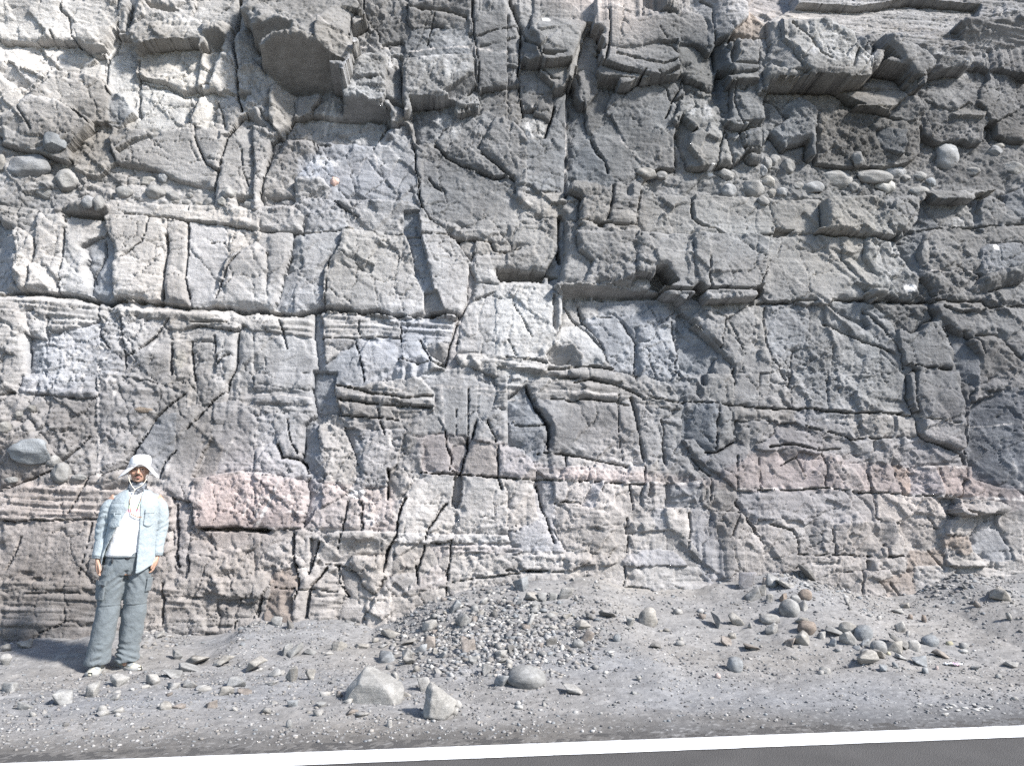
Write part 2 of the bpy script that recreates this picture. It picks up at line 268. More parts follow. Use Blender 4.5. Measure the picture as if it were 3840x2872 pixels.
# ------------------------------------------------------------------ the cliff
# Every joint-bounded block of the rock face is listed with the outline of its front, how far it stands proud (cm),
# how much further out its right side and its top stand (cm), and a tint: the kind of stone, with n and b also painted-in shade.
BLOCKS = """A1 6 0 3 p: 40,0 980,0 970,290 890,470 800,475 660,390 450,390 30,380
+A1 14 -4 4 p: 600,230 960,200 970,290 920,320 800,390 720,390 640,340
+A1 8 0 16 n: 660,390 800,385 920,320 890,470 790,475
A1 0 0 -4 p: 0,390 450,390 660,390 790,475 880,480 860,600 870,690 700,620 400,600 340,600 80,530 0,470
+A1 1 4 5 n: 560,440 760,470 790,490 680,580 520,520
A1 -2 0 8 g: 0,540 70,540 330,660 330,740 200,760 0,620
A1 3 0 -3 p: 0,680 180,760 240,830 60,980 0,900
A1 8 -2 6 n: 340,610 700,620 870,690 890,760 880,880 830,965 720,970 590,900 480,830 290,800 330,700
A1 10 2 6 g: 0,960 230,815 290,800 480,830 600,900 760,1060 640,1110 590,1250 540,1330 300,1250 0,1180
A1 -2 -4 0 w: 970,300 1060,300 1090,370 1140,480 1130,960 990,1040 910,720 870,690 870,560 890,480
A1 5 7 2 b: 910,760 1000,760 1140,960 1000,1040 900,920
A1 9 0 4 g: 985,0 1110,0 1040,290 975,290
+A1 6 0 6 n: 975,230 1050,230 1040,295 975,290
A1 2 4 0 b: 1110,0 1160,0 1110,180 1080,280 1045,290
A1 11 0 2 g: 1160,0 1640,0 1590,140 1600,190 1480,170 1280,190 1110,190
+A1 7 6 10 n: 1190,20 1500,100 1440,150 1280,130
A1 6 -2 0 g: 1640,0 1990,0 1990,150 1950,230 1880,200 1760,180 1590,150
A1 17 0 -4 n: 1110,190 1280,195 1600,215 1680,290 1690,400 1600,340 1540,330 1340,350 1180,330 1140,350 1090,300
+A1 8 0 22 n: 1250,390 1480,350 1600,335 1690,405 1550,412 1260,422
+A1 11 2 10 n: 1110,370 1240,350 1255,440 1170,440
+A1 10 -2 22 n: 1660,250 1790,215 1870,290 1865,420 1830,460 1760,410
A1 10 -8 0 p: 1790,190 1880,210 1950,300 1940,420 1870,400 1870,290
A1 2 0 -2 p: 1250,425 1690,410 1660,560 1640,750 1530,800 1470,740 1380,705 1140,650 1140,480
A1 4 -8 0 p: 1690,420 1820,480 1780,560 1760,680 1640,760 1650,560
A1 -3 0 -2 w: 1140,655 1380,708 1530,803 1640,770 1700,790 1640,860 1580,960 1480,1090 1270,1110 1010,1060 1140,960
A1 10 -5 4 g: 1780,560 1830,480 1960,590 1965,820 1810,745 1770,680
+A1 6 0 12 n: 1800,735 1870,720 1970,790 1950,830
A1 3 -4 0 w: 1640,860 1790,830 1760,990 1740,1030 1630,1000
A1 6 5 0 g: 1790,790 1960,830 1990,930 1940,1080 1890,1140 1860,1080
A1 4 0 4 g: 900,1130 1010,1060 1270,1110 1480,1090 1600,1120 1700,1290 1800,1410 1770,1560 1480,1500 1270,1400 960,1340 920,1250
+A1 1 0 7 n: 960,1260 1120,1150 1300,1105 1310,1125 1150,1190 1010,1300
A1 5 5 0 g: 1600,1130 1880,1150 1800,1400 1710,1380 1640,1240
A1 10 -6 0 g: 1960,330 2080,310 2140,420 2205,600 2205,690 2110,560 2020,540 1960,560 1960,420
A1 10 0 2 g: 1980,580 2110,600 2205,700 2205,1000 2140,860 1990,740
+A1 5 0 12 n: 1980,740 2130,850 2000,840
A1 2 -3 0 g: 1990,1020 2140,1020 2205,1080 2205,1654 1780,1654 1780,1560 1880,1160
A1 -1 0 -3 pr: 590,1260 800,1060 920,1130 910,1260 960,1340 800,1450 600,1400
A2 45 0 -18 g: 0,60 150,20 350,0 800,0 860,60 930,130 930,210 880,240 830,330 815,490 800,600 640,500 510,340 370,200 200,150 0,230
+A2 42 -12 0 p: 510,190 830,330 815,490 760,590 640,500 510,340
+A2 39 -18 -6 g: 520,130 650,40 920,160 830,330 520,190
+A2 36 8 22 g: 0,230 200,150 340,190 300,290 170,300 60,390 0,350
+A2 22 6 54 n: 60,390 170,300 330,290 500,340 640,500 810,600 760,770 350,830 170,680 70,560
A2 10 -5 0 g: 0,500 60,560 170,690 140,800 60,770 0,700
A2 6 -14 0 l: 160,710 350,830 340,1030 300,1090 160,990
A2 8 0 8 g: 0,870 60,900 150,1080 60,1040 0,1000
A2 4 3 0 g: 350,840 580,820 480,920 470,990 350,1010
A2 1 0 0 g: 590,810 750,800 745,1010 640,1020 480,990 490,910
A2 -5 0 -4 p: 340,1040 480,990 740,1015 1120,1020 1040,1130 1000,1230 780,1200 500,1190 300,1130
A2 24 -3 -3 w: 830,480 1060,450 1120,470 1090,645 810,640 820,560
A2 25 -3 -2 w: 805,648 1085,655 1070,760 990,830 900,790 790,840 760,760
+A2 12 2 28 n: 760,850 900,790 1030,850 1130,940 1140,1010 1100,1020 750,1010
A2 14 -8 0 p: 1120,470 1250,460 1220,560 1240,700 1245,880 1270,940 1170,960 1110,830 1090,700
+A2 8 0 12 n: 1100,820 1170,850 1270,945 1170,955
A2 16 3 0 g: 830,330 950,250 1060,400 1050,450 830,480
A2 20 0 5 g: 930,60 960,0 1290,0 1280,280 1230,370 1120,390 1060,400 960,250 920,190
A2 15 0 -4 g: 1060,400 1230,370 1250,470 1060,440
A2 26 0 8 g: 1290,0 1760,0 1770,250 1640,230 1500,210 1280,200
A2 20 0 0 b: 1280,300 1500,222 1750,268 1800,455 1500,470 1255,485 1255,390
A2 26 2 2 w: 1250,500 1800,470 1830,640 1700,700 1560,780 1400,830 1260,890 1230,780 1240,560
+A2 14 0 24 n: 1260,890 1480,790 1700,820 1600,850 1300,910
+A2 20 -4 12 g: 1560,780 1820,610 1850,740 1830,760 1700,830
A2 14 0 -8 w: 1690,860 1840,745 1860,860 1870,880
+A2 10 0 14 n: 1650,890 1790,860 1890,910 1880,940 1700,910
A2 15 -8 0 p: 1800,240 1825,470 1860,740 1885,900 1850,740 1810,470
A2 24 0 6 g: 1790,90 2030,90 2120,110 2180,300 1990,360 1840,400 1800,230
A2 18 0 2 g: 1830,405 2205,335 2205,720 1870,750 1840,560
A2 8 2 3 n: 1880,780 2205,730 2205,1040 2100,980 1900,930
A2 2 8 0 b: 1290,920 1660,890 1600,1060 1480,1190 1340,1210 1330,1050
A2 6 -3 0 p: 1280,1000 1300,1000 1345,1200 1325,1210 1285,1080
A2 6 1 1 g: 1570,1070 1900,940 1980,1020 1870,1230 2040,1380 2140,1480 1980,1470 1760,1400 1600,1300 1500,1190
A2 9 0 2 g: 1980,1010 2150,1040 2205,1100 2205,1654 2170,1500 2060,1380 1870,1230
A2 3 0 2 g: 1330,1220 1500,1190 1600,1310 1760,1410 1980,1480 2150,1480 2170,1654 2160,1900 1980,2000 1700,1860 1500,1800 1400,1720 1370,1654 1340,1420
A2 2 0 3 v: 490,1270 620,1210 1000,1230 1280,1050 1330,1220 1340,1420 1370,1654 1380,1690 650,1654 580,1480 350,1480 400,1370
A2 6 0 8 w: 350,1480 580,1480 640,1560 560,1654 360,1654
A2 3 0 8 n: 190,1270 500,1190 500,1270 350,1480 340,1654 60,1654 100,1480
A2 6 -2 0 g: 0,1030 140,1100 150,1250 100,1400 40,1654 0,1654
A3 30 0 -4 g: 270,200 660,190 620,330 530,520 280,460 200,350 130,280
+A3 22 14 0 b: 110,300 160,260 270,340 270,560 230,540 120,400
+A3 24 0 -14 g: 210,140 640,165 660,200 270,240
A3 19 0 -4 p: 270,590 390,560 540,540 480,720 360,640
+A3 12 0 16 n: 280,460 500,500 400,540 350,610 270,590
+A3 22 -10 0 p: 640,260 662,210 545,620 492,712 525,540
A3 20 0 3 g: 0,130 100,190 100,310 0,330
A3 16 -4 0 g: 40,130 210,140 150,260 100,300
A3 17 0 0 g: 0,340 100,330 100,545 0,530
A3 14 0 2 g: 0,560 95,570 80,720 0,730
A3 10 3 0 g: 110,580 260,580 260,650 350,730 240,860 230,930 130,880 85,700
A3 6 0 2 n: 0,745 80,745 110,880 110,1050 0,990
A3 3 0 -3 w: 130,960 240,930 340,1000 300,1170 210,1170 110,1060
A3 9 0 5 g: 250,860 340,830 380,900 340,1000 230,940
A3 6 -3 0 b: 380,950 490,730 505,900 495,1320 480,1654 200,1654 210,1180 300,1170
A3 1 7 0 b: 512,740 650,950 660,1060 690,1160 820,1350 850,1500 505,1500 510,900
A3 12 6 0 g: 540,640 590,620 640,850 600,860 560,800
A3 14 -4 0 g: 590,610 700,580 720,760 650,850 620,700
A3 10 2 0 g: 600,420 700,440 750,580 700,590 560,600
A3 12 4 0 g: 650,300 720,310 740,440 650,420 620,370
A3 8 2 4 g: 740,350 800,345 800,400 740,410
A3 6 2 4 g: 735,440 800,440 790,540 740,500
A3 32 0 6 g: 720,180 900,110 1320,110 1400,120 1430,340 1250,350 1000,400 810,370 800,230
+A3 30 8 18 n: 1160,130 1320,10 1400,60 1420,150 1280,170
A3 27 -1 -2 g: 815,378 1000,408 1200,366 1410,348 1420,440 1390,570 1250,630 1100,600 880,560 810,520
A3 22 0 -6 p: 790,545 880,570 1250,640 1390,580 1440,660 1150,690 1100,690 930,650 800,620
+A3 6 4 26 n: 720,700 800,635 930,655 1100,690 960,760 780,780 740,760
A3 6 2 -9 g: 800,900 1100,700 1050,780 880,880
A3 7 0 4 g: 1070,712 1400,680 1440,690 1400,860 1320,980 1390,1080 1390,1390 1150,1400 1000,1260 940,1100 870,990 820,900 900,860
A3 5 2 0 g: 700,1160 860,960 950,1130 1140,1390 1000,1450 850,1440 820,1340
A3 4 0 0 n: 660,900 790,800 820,930 780,1030 690,1100 660,1000
A3 14 -6 0 p: 1430,380 1610,400 1640,530 1700,650 1640,800 1500,680 1520,550 1420,560 1400,450
A3 6 0 5 g: 1460,690 1600,720 1640,810 1480,770
A3 20 2 0 g: 1430,60 1570,100 1650,160 1660,430 1610,390 1430,330
A3 7 -3 0 g: 1370,830 1440,830 1400,950 1330,950
A3 10 -2 -2 p: 1430,830 1520,810 1640,820 1740,930 1750,970 1560,1050 1490,1060 1420,1000
+A3 4 10 0 b: 1420,990 1490,1060 1540,1100 1520,1200 1640,1370 1500,1390 1420,1200 1400,1050
A3 10 -3 0 p: 1530,1090 1740,1030 1800,1080 1740,1360 1620,1370 1520,1200
A3 7 -2 0 p: 1805,1090 1880,1370 1750,1360 1760,1200
A3 24 9 0 b: 1560,60 1700,40 1860,120 1880,250 1790,330 1680,400 1660,200
A3 14 11 0 b: 1670,420 1800,350 1830,420 1850,560 1690,640
A3 6 9 0 b: 1700,650 1850,640 1830,800 1780,920 1740,900
A3 20 0 12 o: 1830,330 1880,260 2040,290 2020,340 1850,340
A3 24 0 2 g: 1820,360 1930,350 2080,370 2120,470 2110,590 1840,590 1930,450
+A3 20 12 0 b: 1820,360 1950,420 1860,560 1840,560
+A3 20 0 14 n: 1840,580 1930,480 2120,540 2110,600
A3 23 0 -10 p: 1830,620 2120,600 2110,650 1860,660
+A3 20 0 10 n: 1860,660 2115,650 2110,730 1870,730
A3 17 0 -2 g: 1850,740 2090,740 2110,990 1990,1010 1900,1050 1850,930
+A3 10 0 14 n: 1830,1010 1900,1050 2110,990 2110,1040 1910,1080
A3 10 2 0 g: 1800,830 1845,750 1845,930 1830,1000 1790,930
A3 12 0 6 g: 1920,1075 2110,1050 2120,1230 1960,1200
+A3 8 0 9 n: 1970,1200 2110,1230 2100,1290 1990,1250
A3 5 0 0 g: 1810,1080 1910,1090 1975,1260 1930,1320 1885,1370
A3 8 0 3 g: 1990,1255 2100,1285 2100,1340 2030,1340
A4 34 0 -4 w: 185,330 600,250 740,310 745,440 700,560 690,650 480,650 430,590 390,530 275,405
A4 34 -4 -2 w: 750,445 820,440 910,480 945,540 920,640 860,700 690,680 725,500
A4 28 8 0 g: 60,500 120,470 180,340 290,430 385,560 380,580 250,590 60,540
A4 28 0 2 p: 60,555 220,595 380,595 410,630 220,690 80,690
+A4 12 0 30 n: 30,780 80,700 410,640 480,655 680,680 870,700 850,730 400,720 380,760
A4 20 0 0 g: 0,380 40,400 50,600 40,740 20,780 0,780
A4 30 2 0 g: 1000,500 1090,340 1330,400 1460,500 1440,600 1390,640 1280,590 1100,610 1020,560
+A4 20 0 26 n: 1090,620 1280,590 1400,640 1390,670 1220,710 1120,680
A4 24 0 6 gL: 1380,400 1700,380 1740,520 1740,620 1560,620 1470,600 1460,500
A4 20 0 -10 gL: 1090,330 1380,280 1700,290 1700,380 1330,400
A4 6 4 6 n: 900,420 1000,500 1080,620 1000,590 920,640 950,540
A4 20 3 0 b: 840,390 880,380 920,440 880,470 840,440
A4 22 0 20 gL: 1720,150 2205,130 2600,130 2600,360 2205,380 1980,400 1740,500 1710,300
A4 -95 0 40 n: 1740,510 1800,460 2000,410 2205,380 2500,360 2500,690 1880,700 1750,640
+A4 -75 0 -30 n: 1900,620 2205,640 2500,640 2500,690 1900,690
A4 -60 0 20 n: 1900,720 2205,690 2500,690 2500,900 2205,850 2000,740
A4 14 0 -12 p: 600,770 800,750 1180,760 1150,850 1110,880 840,880 820,830 700,830 620,790
+A4 12 0 10 n: 830,880 1110,885 1110,930 1090,950 830,910
A4 10 1 2 g: 1110,920 1340,820 1340,1000 1240,1010 1100,960
A4 4 0 -10 n: 900,640 1120,680 1170,720 1180,750 870,740
A4 2 0 0 n: 20,785 370,780 600,770 840,930 480,920 330,820 160,890 40,830
A4 8 5 0 b: 250,880 340,820 480,920 480,1300 440,1280 440,1180 430,1150 260,1200 230,1240 100,1100 200,960
A4 3 0 0 g: 40,880 170,900 250,1000 100,1100 40,1200
A4 5 0 4 nr: 490,925 830,925 1100,970 1240,1020 1340,1000 1340,1260 1280,1330 1160,1370 870,1370 820,1390 490,1350
A4 9 6 0 b: 980,1080 1050,1060 1240,1060 1250,1180 1220,1260 1070,1230 980,1120
A4 8 0 3 g: 1380,830 1600,925 1890,920 1890,1040 1860,1180 1780,1190 1700,1150 1500,1180 1380,1100
+A4 10 0 -6 p: 1600,930 1660,905 1890,910 1890,955 1650,950
A4 8 0 -6 g: 1280,700 1540,640 1750,660 1830,680 1840,830 1700,830 1700,890 1500,880 1340,800
A4 10 -5 0 g: 1850,720 2000,740 2205,870 2205,1010 1990,1000 1900,900 1840,830
A4 6 0 4 n: 1980,1010 2205,880 2205,1180 2100,1170 1990,1120
A4 -6 8 0 n: 1850,1180 1890,1040 1940,1100 1940,1200 1900,1220
B1 -12 16 0 b: 0,320 110,340 140,560 120,700 150,880 0,885
B1 7 0 0 p: 110,390 160,330 285,450 285,520 245,640 235,800 150,820 110,740 140,560
B1 8 -2 0 p: 295,500 330,370 370,215 450,220 523,240 518,520 498,660 468,870 245,835 255,640
B1 5 -3 0 w: 530,240 620,270 880,300 850,430 760,470 680,540 640,680 760,720 770,930 475,880 503,660 527,520
B1 -3 6 0 b: 690,520 760,470 850,430 900,410 930,480 960,600 940,650 940,900 900,950 772,920 762,720 850,600
B1 12 -3 0 p: 900,240 1030,225 1240,255 1380,310 1360,420 1350,700 1335,930 1100,910 945,890 935,650 965,600 930,480 900,380
B1 8 1 0 n: 1382,310 1480,280 1553,285 1545,660 1538,860 1565,980 1342,930 1357,700 1370,420
B1 5 -2 0 v: 1560,290 1750,300 1870,320 1880,560 1800,780 1720,1000 1572,985 1548,700
B1 3 0 0 p: 1875,325 2090,372 2030,510 1920,560 1885,540
B1 9 0 3 g: 1920,565 2110,520 2205,540 2205,1010 1890,1000 1830,940 1840,800 1900,620
B1 12 0 10 n: 450,200 620,130 880,150 890,240 800,250 620,235 500,215
+B1 -6 0 10 n: 500,217 620,238 880,245 890,300 760,292 620,272
B1 10 0 0 p: 900,100 1320,180 1250,245 900,230
B1 8 0 0 p: 1325,188 1560,180 1550,272 1262,245
B1 9 0 -2 p: 1568,180 1880,200 2140,290 2140,370 1870,308 1562,272
B1 3 0 0 p: 0,170 180,200 290,240 290,440 150,330 0,310
B1 4 0 -5 pL: 0,900 140,895 450,912 450,1040 320,1050 280,1010 0,980
B1 3 0 -3 lL: 460,912 800,955 910,985 910,1080 840,1110 700,1140 480,1190 400,1080
B1 6 0 -5 lL: 980,965 1340,995 1560,1025 1880,1025 1890,1040 1960,1140 1950,1200 1500,1110 1360,1110 990,1070
B1 11 -2 -3 p: 1740,1080 1880,1030 1930,1140 1740,1130
+B1 4 0 7 n: 1450,1100 1740,1095 1930,1150 1740,1150
B1 8 0 2 p: 0,1060 170,1040 270,1160 270,1300 250,1450 180,1550 0,1600
B1 4 0 0 w: 170,1020 280,1010 330,1090 350,1190 390,1200 390,1265 260,1240 210,1080
B1 -4 6 0 b: 260,1245 390,1275 380,1560 250,1540 260,1400
B1 2 0 0 v: 395,1240 640,1190 840,1110 830,1240 900,1330 1010,1420 1010,1654 400,1654 385,1560
B1 1 0 0 g: 910,1060 990,1080 1008,1220 1018,1390 1010,1420 900,1330 830,1220 910,1180
B1 4 0 0 g: 1000,1080 1360,1110 1260,1260 1032,1388 1014,1220
B1 2 0 0 g: 1030,1400 1260,1270 1420,1240 1400,1560 1380,1654 1022,1654
B1 3 0 0 p: 1422,1250 1570,1270 1580,1420 1610,1590 1600,1654 1402,1654 1412,1450
B1 1 0 0 g: 1590,1285 1710,1290 1780,1290 1790,1460 1720,1654 1620,1654 1590,1450
B1 4 0 0 g: 1560,1210 1640,1150 1960,1200 1970,1330 1940,1490 1850,1640 1795,1460 1785,1290 1590,1280
B1 0 5 0 g: 1980,1210 2205,1220 2205,1654 1870,1640 1950,1490
B2 7 0 2 g: 110,372 160,372 335,390 320,600 260,740 230,950 140,950 110,935
B2 8 0 0 g: 60,240 160,210 400,240 408,365 130,367 40,360
B2 1 7 0 b: 342,390 415,385 410,690 340,720 265,740 322,600
B2 7 -1 0 v: 420,382 720,372 720,480 640,600 600,650 560,700 575,1010 340,1010 350,860 412,700
B2 2 5 0 v: 220,950 262,745 405,705 348,860 330,1010 230,1010
B2 13 0 2 l: 740,372 870,380 1240,412 1300,560 1350,800 1410,900 1400,1050 1200,1060 1040,1020 720,1010 590,1000 610,750 660,600 720,500
+B2 11 0 7 n: 640,610 740,510 880,600 1000,660 980,740 800,700
B2 3 6 0 b: 1240,200 1350,195 1380,420 1430,560 1500,860 1410,900 1340,700 1280,420
B2 14 -7 0 g: 1385,205 1470,295 1640,425 1790,650 1790,780 1750,1000 1700,1060 1600,1040 1500,860 1430,560 1392,420
+B2 4 8 0 n: 1410,900 1520,870 1590,1040 1420,1040
B2 6 0 5 g: 730,120 800,100 1280,120 1350,190 1240,200 1200,400 870,370 780,260
B2 6 2 0 v: 422,250 720,205 728,358 422,370
B2 3 0 0 v: 400,100 520,110 720,190 420,240
B2 4 0 -3 lL: 0,1065 200,1075 560,1095 560,1240 330,1220 0,1190
B2 6 0 -3 lL: 590,1065 860,1095 1200,1125 1210,1240 880,1240 600,1230
B2 3 0 0 vL: 1220,1122 1640,1112 1620,1300 1360,1260 1230,1290
B2 5 0 5 g: 590,1270 830,1260 820,1330 720,1370 600,1290
B2 4 -2 0 p: 600,1300 715,1375 600,1480
B2 1 4 0 b: 560,1500 730,1365 850,1290 880,1400 900,1500 920,1654 700,1654 600,1560
B2 3 0 0 v: 845,1262 1210,1260 1230,1350 1200,1420 1220,1500 1060,1560 920,1600 905,1480
B2 4 1 0 v: 1240,1300 1360,1262 1450,1390 1470,1458 1320,1458 1250,1400
B2 7 0 3 v: 1200,1430 1320,1465 1260,1510 1220,1500
B2 8 0 0 p: 1475,1412 1570,1490 1480,1462
B2 2 0 6 n: 1450,1330 1600,1290 1620,1330 1580,1480 1470,1400
B2 -3 -2 0 k: 1790,680 1850,700 1800,950 1740,1060 1700,1250 1660,1480 1600,1490 1640,1250 1700,1100 1760,1000
B2 -6 5 0 b: 515,1100 572,1100 600,1560 560,1640 500,1500
B2 2 0 2 g: 0,1200 330,1230 510,1260 530,1500 495,1654 0,1654
B2 8 0 2 g: 1480,265 1700,335 2050,372 1900,440 1740,430 1640,400
B2 -2 0 0 n: 1690,450 1830,462 1830,560 1800,640 1720,500
B2 6 0 2 p: 1832,462 1970,462 2000,530 1880,560 1822,540
B2 6 0 0 g: 1820,575 2000,565 2205,540 2205,710 2010,710 1980,800 1860,780 1800,680
B2 3 0 0 g: 1860,790 1990,805 1980,870 1880,920 1820,940
B2 2 0 -2 g: 1800,960 1960,880 2090,850 2090,1400 1930,1380 1700,1380 1700,1280 1740,1080
B2 10 0 -5 lL: 1700,1390 1930,1390 2205,1440 2205,1500 2080,1500 1860,1440 1700,1415
B3 9 -2 0 p: 180,45 470,50 460,160 400,260 210,240 190,160
B3 6 0 0 g: 60,265 400,270 415,500 300,665 230,640 160,480 0,530 0,300
B3 8 0 7 g: 0,540 230,470 300,680 340,760 200,730 0,710
B3 -5 7 0 b: 420,280 480,290 480,560 440,800 400,830 330,760 430,560
B3 14 2 0 g: 490,295 580,320 600,520 720,620 640,780 470,800 442,780 482,560
B3 18 0 4 p: 612,105 760,75 850,105 840,220 818,320 700,318 612,290
B3 8 0 0 g: 490,75 608,105 600,290 570,315 485,290
B3 15 0 2 n: 500,0 740,20 868,98 760,80 620,70
B3 14 0 2 gL: 872,20 1110,60 1090,180 1060,210 852,190 870,110
B3 18 0 2 p: 850,215 1050,222 1080,350 940,350 822,320
+B3 10 0 9 n: 610,300 820,330 1070,355 960,382 700,345
B3 16 0 3 g: 582,352 790,375 1070,382 1075,640 1040,720 860,780 645,790 720,620 602,520
B3 10 0 0 p: 1090,85 1320,62 1520,72 1548,300 1548,398 1082,380 1072,240
+B3 13 0 3 n: 1230,320 1300,220 1470,300 1400,310
B3 9 0 0 p: 1560,65 2140,85 2205,370 2205,398 1700,398 1560,380 1553,200
B3 18 0 0 g: 1082,402 1550,412 1550,600 1560,880 1330,880 1300,770 1240,700 1090,670 1078,640
B3 20 0 2 g: 1560,412 2080,412 2140,600 2050,880 1680,880 1650,780 1553,600
B3 8 -2 0 w: 1060,790 1160,750 1160,880 1020,840
B3 -15 0 8 n: 1170,740 1250,730 1330,880 1260,930 1170,900
+B3 14 0 8 n: 860,780 1030,770 1000,840 890,830
+B3 0 0 26 n: 440,800 640,795 890,825 1000,850 1330,885 1680,885 2040,890 2040,920 1700,935 1300,945 960,955 470,935
B3 -14 0 0 l: 460,960 580,1000 620,1150 450,1150
B3 -9 0 0 n: 590,970 760,970 768,1060 660,1095 600,1010
B3 -8 0 -2 v: 770,965 1360,950 1380,1100 1380,1200 1330,1290 1092,1290 1080,1270 880,1060 765,1060
B3 -7 0 0 v: 662,1102 875,1065 1075,1275 1088,1450 1070,1560 930,1550 830,1430 760,1260 662,1190
B3 -2 0 -7 w: 420,1180 620,1155 680,1220 820,1390 760,1450 630,1470 560,1300 440,1290
+B3 0 8 8 b: 430,1300 560,1310 640,1390 600,1490 400,1490 400,1380
B3 4 0 -1 w: -90,840 380,845 385,890 440,910 450,960 430,1160 370,1170 410,1240 240,1380 80,1400 -90,1400
+B3 0 8 0 n: 375,900 440,920 425,1210 370,1170
B3 -3 0 0 v: 1098,1295 1370,1255 1390,1400 1400,1560 1240,1600 1080,1600
B3 -10 9 0 b: 1390,1110 1520,1140 1660,1250 1760,1360 1700,1500 1650,1654 1450,1654 1420,1400
B3 9 2 0 g: 1560,1090 1650,1040 1800,1090 1770,1340 1640,1200
+B3 4 0 6 n: 1530,1110 1640,1200 1775,1335 1860,1470 1760,1375 1640,1240
B3 7 -2 0 g: 1810,1105 1980,1005 2050,995 2040,1330 1950,1400 1860,1470 1782,1340
B3 5 0 -6 p: 1650,1030 2020,985 1980,1003 1808,1088
B3 5 0 0 p: 2062,970 2205,965 2205,1350 2060,1330
B3 5 0 0 g: 1960,1395 2205,1362 2205,1654 1900,1654 1895,1500
B3 0 3 0 g: 1700,1500 1760,1375 1888,1500 1880,1654 1680,1654
B3 3 2 0 b: 1470,920 1540,930 1550,1020 1500,1020
B3 14 0 -5 lL: -90,1410 0,1415 320,1470 340,1540 0,1480 -90,1470
+B3 2 0 8 n: -90,1490 0,1490 340,1550 600,1600 500,1600 200,1560 0,1540
B3 8 0 0 l: 342,1540 350,1500 580,1490 690,1520 680,1580 480,1560
B3 9 0 -2 l: 695,1490 860,1510 930,1590 920,1640 700,1580
B3 -24 0 30 n: -90,712 0,712 210,728 330,780 400,842 200,826 0,818 -90,818
B4 16 0 -7 p: 1350,70 1400,30 1990,20 1700,78 1560,88
B4 20 0 2 l: 540,110 1000,100 1080,160 1290,50 1300,210 1270,360 1050,380 700,360 530,350
+B4 17 -3 0 g: 1020,170 1080,150 1290,60 1290,260 1150,250
+B4 8 0 22 n: 540,365 1050,390 1270,365 1110,440 1000,440 700,400
B4 10 0 0 l: 120,130 510,120 515,370 280,390 150,360
+B4 -4 0 4 o: 130,360 280,385 120,490
B4 9 0 0 p: 0,80 115,100 118,395 0,388
B4 10 0 -2 g: 150,430 290,395 520,400 640,420 700,620 850,800 900,920 600,930 90,950 100,640 130,490
B4 12 -3 0 p: 680,415 870,440 860,600 1000,760 900,830 705,620
B4 12 -6 0 w: 880,440 1100,450 1140,590 1250,720 1300,830 1280,920 1180,910 1080,850 920,850 1005,760 872,600
B4 16 0 3 p: 910,860 1050,850 1100,900 1000,920
B4 -6 11 0 b: 1110,460 1270,380 1400,380 1340,560 1380,680 1250,720 1150,600
B4 8 -2 0 p: 1402,380 1440,420 1420,650 1370,660 1342,560
B4 10 -2 0 n: 1430,410 1500,345 1800,362 1880,490 1830,550 1840,700 1400,708 1440,640
B4 2 5 0 b: 1300,250 1330,90 1380,110 1500,330 1270,370
B4 8 0 0 p: 1390,140 1720,170 1780,310 1510,330 1400,200
B4 6 7 0 b: 1740,160 1800,100 1830,180 1865,330 1780,320
B4 14 0 6 g: 1835,180 1930,60 2000,170 2130,280 2140,320 1865,330
B4 10 2 0 b: 2030,60 2205,10 2205,240 2140,200
B4 12 0 1 v: 1850,510 1990,440 2150,480 2205,600 2080,700 1840,710
B4 8 0 0 n: 1890,360 2205,330 2205,480 1880,488
B4 8 0 0 n: 1400,722 1830,722 1810,810 1600,900 1450,900
B4 16 0 12 n: 1790,850 1890,760 2205,640 2205,780 1880,870
B4 10 0 -2 g: 1880,880 2205,790 2205,1000 1600,960 1450,930
B4 -2 2 0 p: 1300,830 1380,860 1440,930 1340,920
B4 4 0 0 v: 0,985 280,965 420,1060 410,1335 300,1340 100,1400 80,1220 50,1000
B4 2 2 0 g: 430,1000 558,1040 558,1200 618,1300 600,1654 300,1654 302,1350 415,1330
B4 7 0 2 g: 562,1030 600,1020 880,1200 880,1270 640,1180 562,1140
B4 -2 0 6 b: 600,965 880,945 1000,1060 960,1160 870,1180 600,1010
B4 8 4 0 g: 890,1020 1000,1065 1100,1200 1180,1310 1190,1380 1130,1380 960,1230 890,1080
B4 -4 0 2 n: 910,945 1430,965 1440,1080 1320,1190 1200,1250 1150,1140 1000,1020
B4 5 0 3 g: 640,1200 880,1280 1080,1360 1190,1400 1240,1654 622,1654 622,1300
B4 14 0 4 g: 1190,1290 1210,1220 1350,1200 1420,1120 1490,1160 1570,1300 1640,1480 1590,1515 1400,1495 1250,1460 1210,1400
B4 8 2 0 g: 1222,1462 1300,1480 1250,1550
B4 0 11 0 b: 1490,1100 1660,1190 1850,1390 1830,1500 1800,1590 1680,1620 1570,1300 1510,1170
B4 12 0 -2 g: 1440,970 1620,1020 1880,1050 1960,1110 1960,1230 1780,1240 1680,1200 1500,1080 1440,1010
B4 14 0 -3 pL: 1450,945 1830,965 1850,1030 1640,1020
B4 10 0 0 g: 1962,1060 2205,1010 2205,1300 2050,1290 1972,1180
B4 14 0 9 n: 1790,1260 1960,1240 2050,1330 2160,1440 2140,1500 1900,1600 1810,1590 1850,1400
B4 12 0 0 g: 2050,1300 2205,1320 2205,1430 2160,1430
B4 6 0 -4 g: 1880,1654 1960,1590 2100,1600 2205,1500 2205,1654
C1 6 0 3 p: 0,0 180,0 160,140 100,100 0,180
C1 2 0 0 vr: 180,20 800,20 800,180 520,220 300,180 160,150
C1 1 0 0 gr: 822,10 1010,10 1380,100 1500,160 1270,380 1200,480 1010,760 832,830 822,300
C1 -2 0 0 nr: 0,180 300,180 800,220 798,830 720,860 480,700 270,380 0,420
